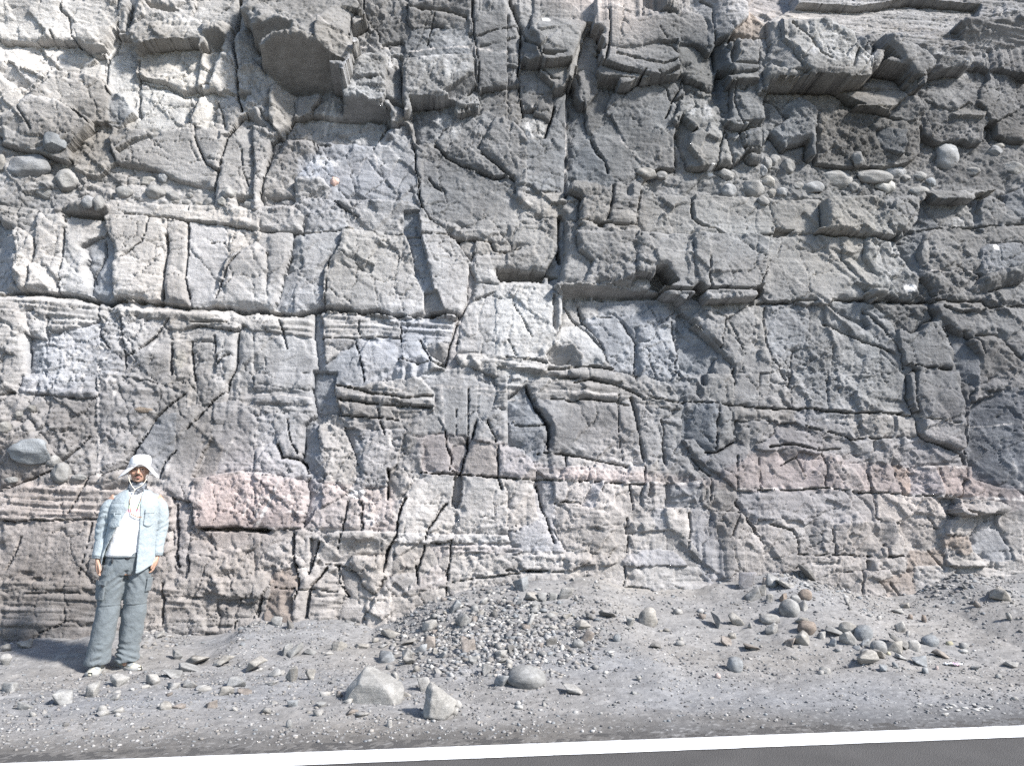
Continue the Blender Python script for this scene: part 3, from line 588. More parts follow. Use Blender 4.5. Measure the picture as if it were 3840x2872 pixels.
C1 1 0 3 nr: 0,430 270,390 480,710 300,830 0,960
C1 5 0 0 lL: 0,980 300,905 480,905 720,872 815,855 815,1210 0,1212
C1 4 0 0 lL: 825,960 1000,955 1300,900 1350,1000 1420,1010 1430,1280 830,1210
C1 3 0 0 n: 0,1222 815,1222 750,1500 700,1654 0,1654
C1 4 0 0 l: 830,1222 1430,1290 1440,1654 705,1654 760,1500
C1 10 0 4 l: 840,850 1040,860 1000,950 870,960 840,900
C1 0 5 0 b: 1250,400 1330,370 1450,470 1420,640 1320,800 1200,700 1050,760 1170,560
C1 3 0 0 g: 1455,460 1700,400 1700,640 1620,800 1540,1060 1350,1000 1432,640
C1 2 0 1 v: 1870,360 2110,330 2190,400 2205,800 1850,810 1780,850 1760,640 1830,450
+C1 -2 6 0 b: 1690,620 1760,560 1850,600 1770,850 1600,860
C1 9 -1 0 k: 1800,830 2205,820 2205,1280 1640,1280 1580,1150 1600,880 1780,850
C1 2 0 -3 l: 1540,1300 1680,1292 1800,1480 1950,1540 1700,1500 1560,1490
C1 4 0 0 l: 1690,1298 2205,1302 2205,1400 1960,1535 1810,1470
C1 1 0 0 gr: 1430,1010 1600,1085 1590,1280 1550,1500 1540,1654 1440,1654 1450,1300
C1 5 0 0 l: 1562,1495 1720,1505 1960,1560 2205,1405 2205,1654 1562,1654
C2 1 0 0 gL: 0,100 500,140 580,200 560,340 430,340 200,310 0,250
C2 3 0 0 g: 0,0 505,0 500,120 280,130 0,90
C2 -10 8 0 b: 512,0 700,0 680,120 690,240 750,330 620,340 540,430 500,200
C2 8 0 -3 lL: 700,105 1490,170 1490,270 1130,250 680,215 680,140
C2 6 0 0 p: 690,240 1120,262 1170,350 1200,388 740,330
C2 4 0 3 nL: 1130,225 1480,285 1300,390 1180,360
C2 4 0 0 g: 700,342 1300,402 1250,465 880,465 760,440
+C2 -4 7 0 b: 620,340 690,340 800,430 740,470 690,430
C2 -6 14 0 b: 410,430 530,430 550,640 570,680 580,880 560,890 400,730 430,600
C2 -3 9 0 b: 440,900 578,900 568,1100 500,1100 440,1250 390,1240 440,1080
C2 6 -4 0 p: 532,460 740,480 780,560 850,680 870,800 760,920 600,895 582,700 552,600
C2 5 -3 0 k: 582,892 720,930 700,1030 572,1100
C2 -4 10 0 b: 760,460 870,470 910,620 900,900 845,700
C2 2 0 0 v: 0,340 160,370 200,600 230,690 360,700 440,800 430,890 0,810
C2 4 0 0 g: 170,315 430,350 410,600 395,700 232,688 195,520
C2 9 -1 0 k: 0,820 400,880 450,960 440,1080 388,1260 0,1280
C2 3 0 0 g: 590,1105 720,1035 890,1060 900,1300 440,1290 560,1125
C2 5 0 0 v: 880,470 1250,470 1130,700 1150,930 890,920 912,640
C2 4 0 0 k: 920,942 1110,932 1112,1040 1250,1060 1170,1300 905,1300 892,1060
C2 2 9 0 n: 1110,790 1250,800 1300,900 1240,1000 1180,1030 1105,1020
C2 3 0 0 gr: 1260,480 1400,300 1570,420 1580,620 1480,830 1340,820 1300,900 1230,760
C2 5 0 0 g: 1500,0 1800,0 2030,130 1960,330 1860,390 1790,560 1600,480 1500,250
C2 6 0 2 nL: 2040,60 2205,40 2205,310 2050,300 1990,240
C2 6 0 0 g: 1940,325 2205,315 2205,590 1830,540 1870,400
C2 4 0 0 k: 1420,520 1590,485 1640,580 1620,760 1690,820 1380,800
C2 2 0 3 n: 1610,512 1760,522 1780,600 1620,590
C2 -2 0 0 k: 1650,605 1768,612 1720,820 1632,760
C2 -8 3 0 n: 1650,880 1720,850 1680,1100 1640,1090
C2 4 0 0 l: 1795,560 2025,592 2018,850 1742,830
C2 5 0 0 v: 2034,592 2205,620 2205,865 2034,858
C2 6 -1 0 p: 1240,1050 1330,850 1640,842 1640,1090 1700,1200 1620,1330 1450,1310 1200,1320
C2 6 0 0 p: 1745,842 2020,862 2060,960 2205,965 2205,1340 1660,1330 1705,1190 1762,1000
C2 8 0 0 w: 1190,1332 2205,1350 2205,1398 1200,1398
C2 8 0 -2 kL: 1450,1402 2205,1402 2205,1488 1640,1478
C2 5 0 0 l: 1170,1402 1420,1402 1440,1480 1370,1654 1080,1654
C2 5 0 0 l: 1640,1482 2205,1492 2205,1654 1640,1654
C2 6 0 0 l: 0,1302 330,1325 318,1480 345,1654 0,1654
C2 10 -2 0 l: 352,1360 460,1320 530,1400 510,1520 460,1654 372,1654
+C2 1 8 0 b: 470,1360 540,1390 520,1480 480,1600
C2 9 0 8 l: 550,1370 720,1312 1170,1322 1110,1500 830,1510 760,1560 600,1560 530,1480
C2 12 0 3 p: 800,1530 860,1512 1090,1532 1070,1700 990,1805 940,1775 870,1675
C2 4 -1 0 w: 1120,1440 1165,1400 1180,1500 1130,1654 1075,1654
C2 4 0 0 l: 540,1570 795,1570 860,1660 900,1800 700,1890 560,1920 470,1700
C3 6 0 -1 lL: 0,55 340,60 600,60 700,40 1000,100 1170,230 1350,290 920,245 700,215 560,215 230,195 0,190
C3 -2 8 0 b: 0,205 160,95 215,220 335,420 345,500 290,640 0,610
C3 8 0 3 g: 260,212 560,232 920,255 1020,212 1160,282 1270,390 1300,560 1200,660 1130,750 1000,760 700,710 342,655 372,450 300,330
C3 5 2 0 g: 1282,402 1420,430 1420,560 1400,680 1320,750 1304,560
C3 9 -2 0 g: 1165,275 1385,332 1415,420 1272,390
C3 9 0 0 l: 935,0 1150,0 1385,180 1380,228 1180,190 1000,100
C3 6 2 0 g: 1395,0 1620,0 1590,228 1450,228 1395,150
C3 8 0 0 p: 1655,0 1885,0 1878,256 1655,220
C3 8 0 0 g: 1895,0 2205,0 2205,268 1885,256
C3 6 8 0 b: 1480,380 1590,270 1720,250 1738,340 1720,640 1660,650 1480,520
C3 8 -3 0 g: 1750,265 1840,335 1888,500 1742,640 1742,400
C3 8 0 0 l: 1865,295 2205,305 2205,378 1880,378
C3 3 0 0 gr: 1892,392 2205,392 2205,570 2000,560 1900,500
C3 8 -2 0 g: 1510,540 1560,540 1650,660 1590,700 1500,640
C3 2 0 0 gr: 1400,600 1500,605 1560,720 1700,840 1330,880 1330,760
C3 4 0 -4 d: 1592,705 1890,560 1900,740 1700,770
C3 7 2 0 g: 342,682 478,672 496,780 380,870 332,760
C3 6 0 0 p: 502,682 720,712 720,768 510,768
C3 9 0 0 K: 490,788 682,788 684,886 480,878
C3 9 0 0 K: 692,790 720,792 732,890 690,887
C3 8 0 0 k: 742,762 1000,790 1018,908 742,890
C3 8 0 0 k: 1030,802 1138,802 1148,908 1024,900
C3 9 -3 0 p: 1202,802 1310,792 1308,898 1210,898
C3 4 0 0 l: 0,890 188,882 188,1200 150,1230 0,1290
C3 1 4 0 v: 232,925 375,905 398,1100 398,1400 330,1200 242,940
C3 8 0 0 g: 392,892 488,892 500,1020 470,1066 402,1066
C3 6 0 0 p: 502,892 705,895 618,1078 502,1058
C3 3 8 0 v: 712,912 798,895 720,1110 622,1100
C3 6 0 0 l: 802,902 1018,922 1048,1130 1000,1200 930,1260 412,1280 412,1090 620,1112 720,1112
C3 8 -1 0 p: 1030,922 1148,922 1110,1030 1042,1000
C3 7 -5 0 g: 1162,925 1300,932 1308,1040 1200,1080 1142,1020
+C3 5 8 0 b: 1175,930 1240,935 1220,1060 1150,1010
C3 2 4 0 br: 1312,942 1588,925 1560,1080 1312,1060
C3 6 0 0 l: 1602,912 1688,902 1688,1040 1660,1050
C3 4 0 0 l: 1702,965 1886,975 1886,1070 1895,1148 1732,1148
C3 8 0 0 k: 1912,772 2095,782 2090,958 1892,958
C3 8 0 0 k: 2102,782 2205,800 2205,965 2100,960
C3 5 3 0 v: 1892,982 2205,975 2205,1300 2000,1200 1892,1070
C3 5 0 0 l: 402,1292 930,1272 998,1400 1000,1480 480,1480 402,1420
C3 8 0 -2 p: 1002,1212 1210,1172 1210,1270 1080,1290 1002,1250
+C3 2 4 4 n: 1000,1260 1080,1300 1040,1340 1000,1330
C3 7 0 0 v: 1218,1165 1320,1192 1320,1288 1220,1270
C3 9 -3 0 p: 1332,1165 1520,1155 1520,1370 1480,1368 1332,1230
+C3 3 3 3 n: 1312,1292 1500,1372 1510,1480 1312,1460
C3 4 0 0 l: 1005,1350 1300,1302 1308,1460 1005,1450
C3 3 1 0 v: 1532,1165 1690,1172 1720,1330 1840,1470 1650,1450 1532,1380
C3 9 4 0 p: 1732,1152 1908,1152 1850,1350 1870,1460 1800,1470 1742,1370
C3 8 -2 0 l: 1864,1340 1922,1165 1950,1200 1950,1350
C3 7 -5 0 l: 1932,1165 2000,1230 2120,1400 2050,1440 1962,1300
C3 5 0 0 v: 0,1302 395,1290 485,1480 600,1480 40,1440
C3 9 0 -6 l: 0,1482 600,1490 980,1482 850,1560 450,1520
C3 9 0 0 l: 20,1502 358,1522 350,1628 180,1628
C3 5 0 -5 d: 1050,1500 1180,1450 1380,1480 1400,1580 1180,1654 900,1654
C4 14 1 2 g: 1285,0 1660,0 1670,150 1700,290 1690,560 1600,600 1480,580 1385,530 1375,380 1250,210
+C4 2 11 0 b: 1232,0 1280,0 1245,200 1370,370 1388,505 1340,510 1312,370 1232,190
C4 4 0 0 g: 0,0 278,0 298,276 0,268
C4 5 1 0 g: 282,0 600,0 600,298 312,276
C4 6 0 0 g: 604,0 1228,0 1228,190 1288,320 604,298
C4 8 0 0 l: 0,294 300,302 288,370 0,378
C4 6 0 0 v: 312,304 600,312 758,332 758,400 400,430 322,370
C4 6 0 0 l: 770,334 1200,344 1318,382 1326,510 832,538 782,440
+C4 5 6 2 b: 940,340 1010,345 960,500 850,530 800,460
+C4 5 6 2 b: 1090,345 1160,350 1180,470 1120,490
C4 7 0 -2 g: 402,432 740,405 818,530 760,548 620,500
C4 5 0 -6 d: 20,600 200,430 450,480 550,600 520,650 300,580 100,610
C4 6 1 0 g: 560,560 960,545 966,570 1000,715 820,650 540,640
C4 7 0 2 g: 968,562 1130,522 1205,690 1140,740 1006,700
C4 5 0 0 v: 1142,522 1350,522 1480,582 1700,692 1738,758 1214,758 1192,640
C4 2 14 0 b: 1760,230 1960,170 2120,140 2205,190 2205,900 2080,880 2060,960 1900,920 1760,870 1720,640 1712,400
C4 5 3 0 n: 1672,80 1760,160 1740,265 1682,268
C4 8 0 -8 p: 1762,205 1860,160 1960,180
C4 5 0 0 k: 0,682 100,672 540,692 578,800 578,930 42,956 22,800
+C4 5 6 3 n: 180,690 300,640 420,860 400,880
C4 6 0 0 k: 542,702 800,652 938,722 928,956 602,938 582,830
+C4 5 6 3 n: 545,700 700,760 830,780 900,940 760,960 640,800
C4 4 -2 0 k: 942,782 1000,762 1138,782 1148,860 1208,978 1002,968
C4 5 0 0 o: 1152,782 1268,772 1278,900 1248,988 1204,970
C4 6 6 0 v: 1282,782 1478,772 1546,1000 1262,998
C4 8 -1 0 K: 1492,764 1738,782 1718,900 1688,1020 1562,1000
C4 6 0 0 K: 1760,882 2058,962 2108,1030 1702,1018 1722,930
C4 16 0 -10 p: 1690,1052 2030,1100 1970,1150 1820,1168 1700,1120
+C4 8 0 9 n: 1700,1122 1820,1172 1930,1160 1850,1200 1700,1160
C4 5 0 0 g: 0,972 420,972 498,1080 498,1200 0,1200
C4 4 0 0 g: 432,972 980,984 998,1120 998,1208 504,1190
C4 3 0 0 l: 1004,1004 1480,1024 1528,1150 1538,1300 1380,1280 1042,1200
C4 -3 3 0 b: 1490,1040 1620,1060 1560,1180 1530,1150
C4 -6 4 0 n: 1542,1182 1620,1175 1590,1300 1552,1380
C4 12 -2 0 p: 1630,1200 1760,1200 1740,1330 1600,1320
C4 10 2 2 o: 1560,1370 1680,1332 1740,1352 1720,1470 1600,1430
C4 6 0 0 g: 1570,1472 1640,1482 1600,1520
C4 5 2 0 l: 0,1212 340,1222 358,1400 350,1500 345,1654 150,1560 0,1300
+C4 2 4 0 b: 470,1220 570,1222 540,1450 430,1400 440,1300
C4 6 -2 0 p: 580,1232 636,1300 668,1480 562,1440
C4 5 0 0 l: 644,1295 980,1232 998,1500 684,1495
+C4 2 4 0 b: 1050,1220 1140,1232 1160,1350 1100,1420 1030,1400
C4 9 -2 0 p: 1112,1420 1162,1355 1250,1380 1230,1510 1092,1510
C4 4 0 0 l: 1152,1232 1500,1272 1500,1440 1430,1470 1252,1400
C4 4 0 0 o: 1432,1472 1500,1445 1568,1530 1630,1654 1252,1654 1252,1520
C4 7 0 -1 lL: 362,1484 680,1502 660,1654 350,1654
C4 6 0 0 l: 692,1504 892,1512 885,1654 682,1654
C4 -6 2 0 b: 896,1500 930,1510 910,1654 888,1654
C4 6 0 0 l: 942,1522 1240,1532 1240,1654 962,1654
C4 12 0 -6 p: 1570,1532 1890,1542 1880,1590 1620,1590
C4 6 4 0 b: 1742,1352 1960,1242 2110,1460 2080,1500 1860,1520
C4 9 0 0 l: 1972,1242 2205,1252 2205,1520 2112,1480
C4 8 0 -1 pL: 1632,1594 2205,1602 2205,1760 1640,1720
D1 5 0 0 lL: 0,102 838,152 838,210 0,210
D1 2 0 0 nL: 0,217 838,217 838,480 280,600 0,640
D1 6 0 0 p: 1292,142 2205,152 2205,258 1700,248 1292,238
D1 4 0 0 lL: 1352,252 1760,262 1800,420 1790,640 1350,600
D1 3 0 0 nL: 1772,292 2140,272 2110,400 1940,470 1808,640 1802,440
D2 6 0 0 l: 0,20 185,0 70,250 30,400 40,560 0,560
D2 6 2 0 o: 150,62 340,0 378,150 290,240 300,520 160,520 165,180
D2 7 -2 0 l: 382,0 600,0 490,150 480,180 450,380 372,520
D2 7 0 0 lL: 502,152 700,12 780,250 700,300 600,500 480,500
D2 3 0 0 n: 702,0 860,42 930,190 1000,230 900,500 700,420 782,245
D2 5 0 0 g: 1062,102 1350,52 1280,180 1130,250 1042,230
D2 7 0 -4 k: 1282,182 1600,84 1602,150 1350,200
D2 7 0 0 p: 1000,282 1340,205 1600,184 1640,230 1640,330 1400,420 1200,520 900,560 930,420 1012,330
D2 5 0 0 l: 1612,102 2205,62 2205,300 1640,330
D3 6 0 0 l: 0,20 350,42 460,62 460,200 0,230
D3 8 0 -1 p: 622,22 978,0 960,230 740,230 662,120
D3 7 0 0 p: 984,0 1400,0 1420,260 1002,230
D4 7 0 0 l: 612,62 878,42 868,280 682,260
D4 9 0 0 l: 884,52 1100,32 1112,150 990,280 882,270
D4 7 0 0 o: 1002,122 1308,52 1300,300 1150,300
D4 6 0 0 p: 1304,0 1630,0 1620,92 1332,280
D4 7 0 0 lL: 1642,12 1960,22 1900,150 1642,110"""
CRACKS = """A1 1.2 5: 540,10 515,110 580,160 590,300 660,380
A1 1 3: 430,280 465,390 455,500 450,600
A1 1.5 6: 1005,0 980,120 972,290 940,410 890,475 865,560 865,680 885,760
A1 1.2 4: 1140,480 1135,700 1140,950
A1 2.6 14: 1995,0 1990,110 1960,220 1940,340 1950,480 1970,600 1970,820 2010,950
A1 1.3 5: 1140,650 1290,690 1390,710 1460,760 1530,800 1640,765 1710,700
A1 1.2 4: 480,840 620,940 760,1050
A1 1 3: 180,930 240,1030 280,1100
A1 1.2 4: 1650,850 1600,950 1540,1020
A1 1.2 4: 1600,1130 1660,1260 1710,1370 1790,1415
A1 1.3 5: 2010,990 1890,1150 1830,1300 1780,1480 1770,1600
A1 1 3: 1790,830 1840,950 1860,1090
A1 1 3: 2000,1240 2010,1400 2060,1550
A2 1.2 6: 860,0 930,40 920,130 930,210 840,320 820,480
A2 1 4: 1285,0 1280,200
A2 1.8 7: 1290,90 1460,75 1560,90 1740,20
A2 2 8: 1290,190 1450,210 1560,215 1640,235 1750,262
A2 1 3: 1500,220 1470,330 1440,460
A2 1.2 5: 1790,40 1800,230 1820,400 1860,620 1860,750
A2 1.5 6: 1840,400 1990,360 2180,310 2205,370
A2 1.5 6: 2110,110 2150,220 2205,310 2190,520 2170,680
A2 1 3: 940,230 1060,390 1050,460
A2 1 4: 300,1140 420,1145 490,1150 505,1220
A2 1.5 5: 510,1200 570,1190 640,1215
A2 1 4: 1130,1020 1050,1120 1000,1230
A2 2 5: 1510,1200 1600,1300 1720,1370 1800,1400 1900,1450 2000,1470 2080,1470
A2 1.6 5: 1890,1290 2000,1370 2100,1450 2160,1510
A2 1.2 4: 1330,1220 1340,1400 1370,1500 1370,1654
A2 1.2 4: 1460,1470 1510,1540 1590,1590
A3 1.8 8: 800,230 810,370 800,520 780,600
A3 1.5 5: 870,550 1000,590 1110,610 1250,640 1390,575
A3 1.2 4: 1200,370 1260,440 1380,560
A3 1.6 8: 40,140 100,290 150,420 240,540 260,620 360,720 420,740
A3 1.4 6: 95,560 80,700 110,860 130,960
A3 1.5 6: 390,900 360,1000 310,1160
A3 2.6 4: 500,760 502,1000 495,1300 490,1650
A3 1.3 5: 1400,1000 1400,1200 1420,1330 1400,1430
A3 1.2 4: 700,1150 760,1240 820,1340 840,1440
A3 1.1 4: 1200,690 1310,760 1340,860
A3 1.6 8: 1560,100 1650,170 1660,300 1670,400 1700,640
A3 1.4 6: 1850,740 1850,900 1880,1000 1940,1120 1990,1260 2000,1330
A3 1 4: 1800,1090 1760,1200 1740,1350
A3 1.2 4: 1440,680 1420,760 1360,860 1310,1000
A4 1.7 8: 190,340 270,410 370,530 410,600 490,640
A4 1.4 6: 750,310 750,440 720,520 690,640 670,690
A4 1 4: 830,450 810,540 820,690
A4 1.4 6: 490,920 480,1100 490,1340
A4 1.1 4: 40,830 150,900 250,1000
A4 1.3 5: 840,560 850,740
B1 3 12: 0,885 150,875 300,880 470,888 620,905 770,938 905,965 1000,918 1140,935 1340,972 1450,985 1560,1003 1720,1010 1880,1005
B1 3.5 12: 1880,1005 2000,1030 2205,1022
B1 1.3 5: 1030,228 1240,248 1420,265 1560,288 1750,305 1870,312 2000,340 2100,372
B1 1.3 5: 523,240 520,520 495,680 480,870
B1 1.4 5: 290,440 285,540 250,640 240,790
B1 1.6 5: 850,440 865,570 820,670 760,730 780,800
B1 2.2 7: 1375,400 1390,560 1355,700 1345,930
B1 1.4 5: 1555,290 1550,600 1540,760 1570,930
B1 1.2 4: 1990,560 1900,640 1830,800 1790,930
B1 1.2 6: 1740,460 1860,465
B1 1.2 5: 1000,1080 1010,1220 1025,1400 1020,1500
B1 1.2 5: 1420,1250 1410,1400 1405,1550
B1 1.2 5: 1580,1280 1580,1420 1610,1590
B1 1.2 5: 1780,1240 1790,1460 1850,1400 1890,1390
B1 1.2 5: 1970,1220 1970,1330 1945,1490 1870,1620
B1 1 4: 1030,1395 1130,1350 1260,1260 1400,1110
B1 1 4: 1240,255 1220,380 1180,470 1020,600
B1 1 3: 390,1070 390,1300
B1 1 3: 800,950 830,1110 830,1230 900,1330
B2 3.5 14: 0,1030 200,1045 330,1060 580,1015 740,1030 900,1050 1040,1040 1200,1075 1450,1065 1600,1045 1700,1065
B2 1.2 5: 0,375 160,372 340,385 480,380 600,375 720,360 870,370 1000,390 1240,410 1640,415
B2 1.2 4: 405,250 412,400
B2 1.2 4: 640,600 610,780 590,1000
B2 1.5 5: 670,110 740,180 870,250
B2 2 6: 1370,30 1400,190 1470,290 1560,350 1640,420 1700,440
B2 1.6 6: 1640,420 1760,430 1860,440 1970,455 2000,530 2100,545 2205,515
B2 1 4: 590,1250 830,1255 1000,1245 1220,1250
B2 1 4: 845,1280 880,1420 905,1520 915,1640
B2 1.4 5: 1380,1265 1450,1390 1480,1460 1570,1490
B2 1 4: 870,1100 880,1220
B2 1 4: 1210,1125 1230,1280
B2 1.2 5: 1200,1420 1330,1460 1450,1455
B2 1 4: 210,1100 260,1250 280,1340
B2 1.2 4: 1700,1110 1640,1260 1590,1480
B3 2.2 12: 440,250 425,400 430,560 445,620
B3 1.8 7: 880,0 870,110 840,220 820,320
B3 1.4 6: 1115,40 1090,180 1075,350 1080,500
B3 1.4 7: 1085,383 1200,395 1350,405 1550,408 1700,402 1830,400 2000,405 2205,398
B3 1.8 6: 1525,80 1550,270 1620,320 1730,340 1800,400
B3 1.3 5: 1640,620 1640,780 1670,880
B3 1.2 5: 2130,600 2100,740 2050,870
B3 1.2 5: 480,960 560,1080 650,1170 720,1240 800,1330 870,1480
B3 1.1 5: 600,970 640,1100 780,1270 820,1330
B3 1 4: 985,1110 1020,1180 1090,1280 1080,1450 1070,1620
B3 1 4: 1180,1310 1200,1450 1240,1560
B3 1 4: 1810,1100 1780,1230 1775,1330
B3 1.4 6: 1380,1100 1420,1350 1400,1500 1430,1560
B3 1.1 4: 1740,1040 1820,1090 1900,1220 1950,1350
B3 1.1 4: 1890,1500 1880,1650
B3 1 4: 760,1060 880,1060 970,1045
B3 1 4: 20,1260 80,1390
B3 1 4: 60,970 130,1090 210,1240
B3 2 8: 0,1405 180,1430 320,1465
B3 1.6 7: 350,1500 480,1510 590,1490 700,1490 860,1510 1000,1545 1100,1560
B4 1.5 8: 0,970 200,960 280,952 500,945 880,932 1040,928 1280,955 1420,950
B4 1.6 7: 1450,940 1600,965 1830,960 1900,1010 2205,1000
B4 1.2 5: 1270,372 1500,342 1800,345 2205,322
B4 1.4 6: 60,1000 50,1120 80,1250 120,1420 200,1540 240,1600
B4 1.6 7: 880,1030 1000,1140 1100,1260 1190,1380 1220,1500
B4 1.3 5: 560,1140 700,1210 880,1280 1000,1320 1120,1370
B4 1.4 6: 1250,1460 1400,1500 1590,1515
B4 1.4 6: 1490,1160 1570,1290 1640,1480 1670,1620
B4 1.2 5: 300,1340 290,1500 270,1654
B4 1.2 5: 1690,1200 1800,1300 1850,1390
B4 2 6: 1790,1240 1960,1240 2050,1320 2160,1430
C1 1.8 7: 1505,165 1380,270 1250,390 1200,490 1110,620 1010,770 840,838
C1 1.6 6: 740,510 630,620 500,720 430,810 300,850 0,970
C1 1.4 5: 1760,210 1640,350 1540,450
C1 1.2 4: 1440,630 1350,730 1300,850
C1 1.4 5: 0,1217 200,1214 400,1212 815,1208
C1 3 10: 1640,1280 1780,1285 2000,1290 2205,1292
C1 1.4 5: 720,860 650,1010 560,1150
C1 1.3 4: 750,1240 700,1480 640,1654
C1 1.2 4: 150,1350 100,1480 30,1620
C1 1.6 6: 1450,1080 1460,1300 1450,1480 1470,1600
C1 1.4 5: 1550,1500 1550,1640
C1 1 4: 1900,20 1850,150 1760,210
C2 1.5 6: 200,590 230,690 350,700 420,740 450,830
C2 1.6 7: 700,100 850,130 1000,170 1200,200 1480,185
C2 1.6 6: 700,215 900,240 1130,265 1480,280
C2 1.3 5: 700,330 860,345 1200,380
C2 1.2 4: 1030,250 1040,360 1080,500
C2 1.5 5: 0,1285 200,1288 390,1290 
C2 1.4 5: 900,1060 905,1280
C2 1.3 5: 780,1060 740,1280 700,1450
C2 1.8 7: 1260,1020 1200,1180 1175,1340 1100,1500 1070,1640
C2 1.5 6: 1600,1080 1540,1150 1440,1290
C2 1.6 6: 1380,810 1500,818 1700,830 1760,840 2020,860 2205,872
C2 1.3 5: 2020,590 2030,740 2025,860 2060,960
C2 1.2 5: 1850,405 1810,540
C2 1.2 5: 1940,390 2010,570
C2 1.3 5: 1590,480 1600,600 1640,700 1630,790 1700,830
C2 1.3 5: 1770,520 1770,640 1740,760 1710,830
C2 1.5 6: 330,1330 325,1480 350,1600
C2 1.5 6: 540,1390 510,1530 460,1654
C2 1.3 5: 1170,1330 1100,1470
C2 1.3 5: 1430,1320 1400,1500 1350,1640
C2 1.4 5: 1640,1380 1630,1500 1600,1640
C2 1 4: 1460,1400 1590,1400 1640,1380
C2 1 4: 280,380 310,560 360,650
C2 1 4: 600,1580 800,1600
C2 1 4: 1670,300 1680,500
C2 1.1 4: 1780,130 1780,400 1770,520
C2 1.5 6: 1110,790 1105,900 1105,1030
C3 1.6 6: 560,80 700,50 800,70 930,110 1050,160 1150,230
C3 2.4 9: 160,95 230,260 350,430 345,640
C3 1.5 5: 240,665 350,660 500,675 700,715 900,750 1010,770
C3 1.1 4: 925,130 925,400 940,600 970,720
C3 2.6 6: 1025,210 1060,330 1100,520 1140,730
C3 1.5 6: 1270,390 1300,470 1300,600 1320,740
C3 1.4 6: 1180,200 1400,240 1600,240 1880,265 2205,285
C3 1.4 6: 380,205 560,228 700,215 920,250 1000,270
C3 1.3 5: 0,872 180,880 370,882 700,895 1020,915 1150,915
C3 1.5 7: 1150,760 1145,900
C3 1.5 6: 250,930 300,1110 360,1280 400,1400
C3 1.4 5: 400,1078 500,1065 610,1078
C3 1.5 6: 1025,920 1040,1040 1050,1130
C3 1.3 5: 1745,260 1740,440 1730,620
C3 1.4 6: 1640,650 1740,650 1890,560
C3 1.2 5: 1540,690 1640,810 1690,850
C3 1.4 6: 1690,870 1690,1050
C3 1.4 6: 1890,1070 1950,1150 2050,1300 2120,1400
C3 1.2 4: 1910,690 1900,960
C3 1.2 4: 2095,700 2100,960
C3 1.2 4: 1920,1150 1860,1340
C3 1.3 5: 1000,1210 1010,1330 1000,1480
C3 1.2 4: 1520,1150 1530,1280 1510,1450
C3 1.2 4: 490,680 500,770
C3 1 4: 0,410 130,430 250,430 340,420
C3 1.5 5: 180,1630 350,1632
C4 1.6 7: 0,285 150,290 300,292 420,277 600,305 900,325 1210,330
C4 2 9: 1235,20 1240,200 1310,350 1330,500 1420,560 1580,610 1710,680 1740,760
C4 1 4: 1220,345 1400,375 1650,415
C4 1.2 5: 780,540 960,540 1130,520
C4 1.2 5: 400,430 560,470 720,510 810,545
C4 1.5 6: 100,610 300,585 500,640 700,620
C4 1.3 5: 0,962 300,965 580,945 760,970 980,980 1250,1000 1700,1025
C4 1.6 6: 1670,20 1670,150 1700,280 1700,480 1720,660
C4 1.6 6: 940,820 970,1000 1000,1100 1000,1190 1040,1210
C4 1.3 5: 1740,760 1720,900 1690,1030
C4 1.3 5: 500,620 580,760 580,930
C4 1.2 5: 1430,1190 1500,1300
C4 1.4 5: 100,1250 300,1290 350,1400 350,1500
C4 1.2 4: 640,1290 670,1480
C4 1.4 5: 1230,1510 1090,1515 1080,1420
C4 1.3 5: 1440,1470 1560,1620
C4 1 4: 350,1500 680,1500 900,1508
C4 1 4: 200,760 330,700 400,850
C4 1.1 4: 1510,780 1540,900
D1 1 3: 520,360 520,470 430,520 300,560
D1 1.2 4: 2150,280 2110,400
D1 1.2 4: 1330,150 1340,300 1320,480
D1 1.3 4: 1940,460 1930,540
D2 2 7: 360,0 380,160 350,270
D2 1.6 6: 610,10 480,170 440,420
D2 1.2 5: 700,0 720,140 790,260
D2 1.4 5: 1340,10 1360,160
D2 1.4 5: 1600,70 1600,240
D2 1.2 4: 1640,130 1900,100 2205,60
D2 1 4: 180,180 440,195 700,215
D2 1.2 5: 70,240 30,420
D3 1.2 4: 970,0 960,190
D3 1 4: 0,40 350,45 480,50
D4 1.4 5: 880,40 870,220
D4 1.2 4: 1110,150 1180,250"""
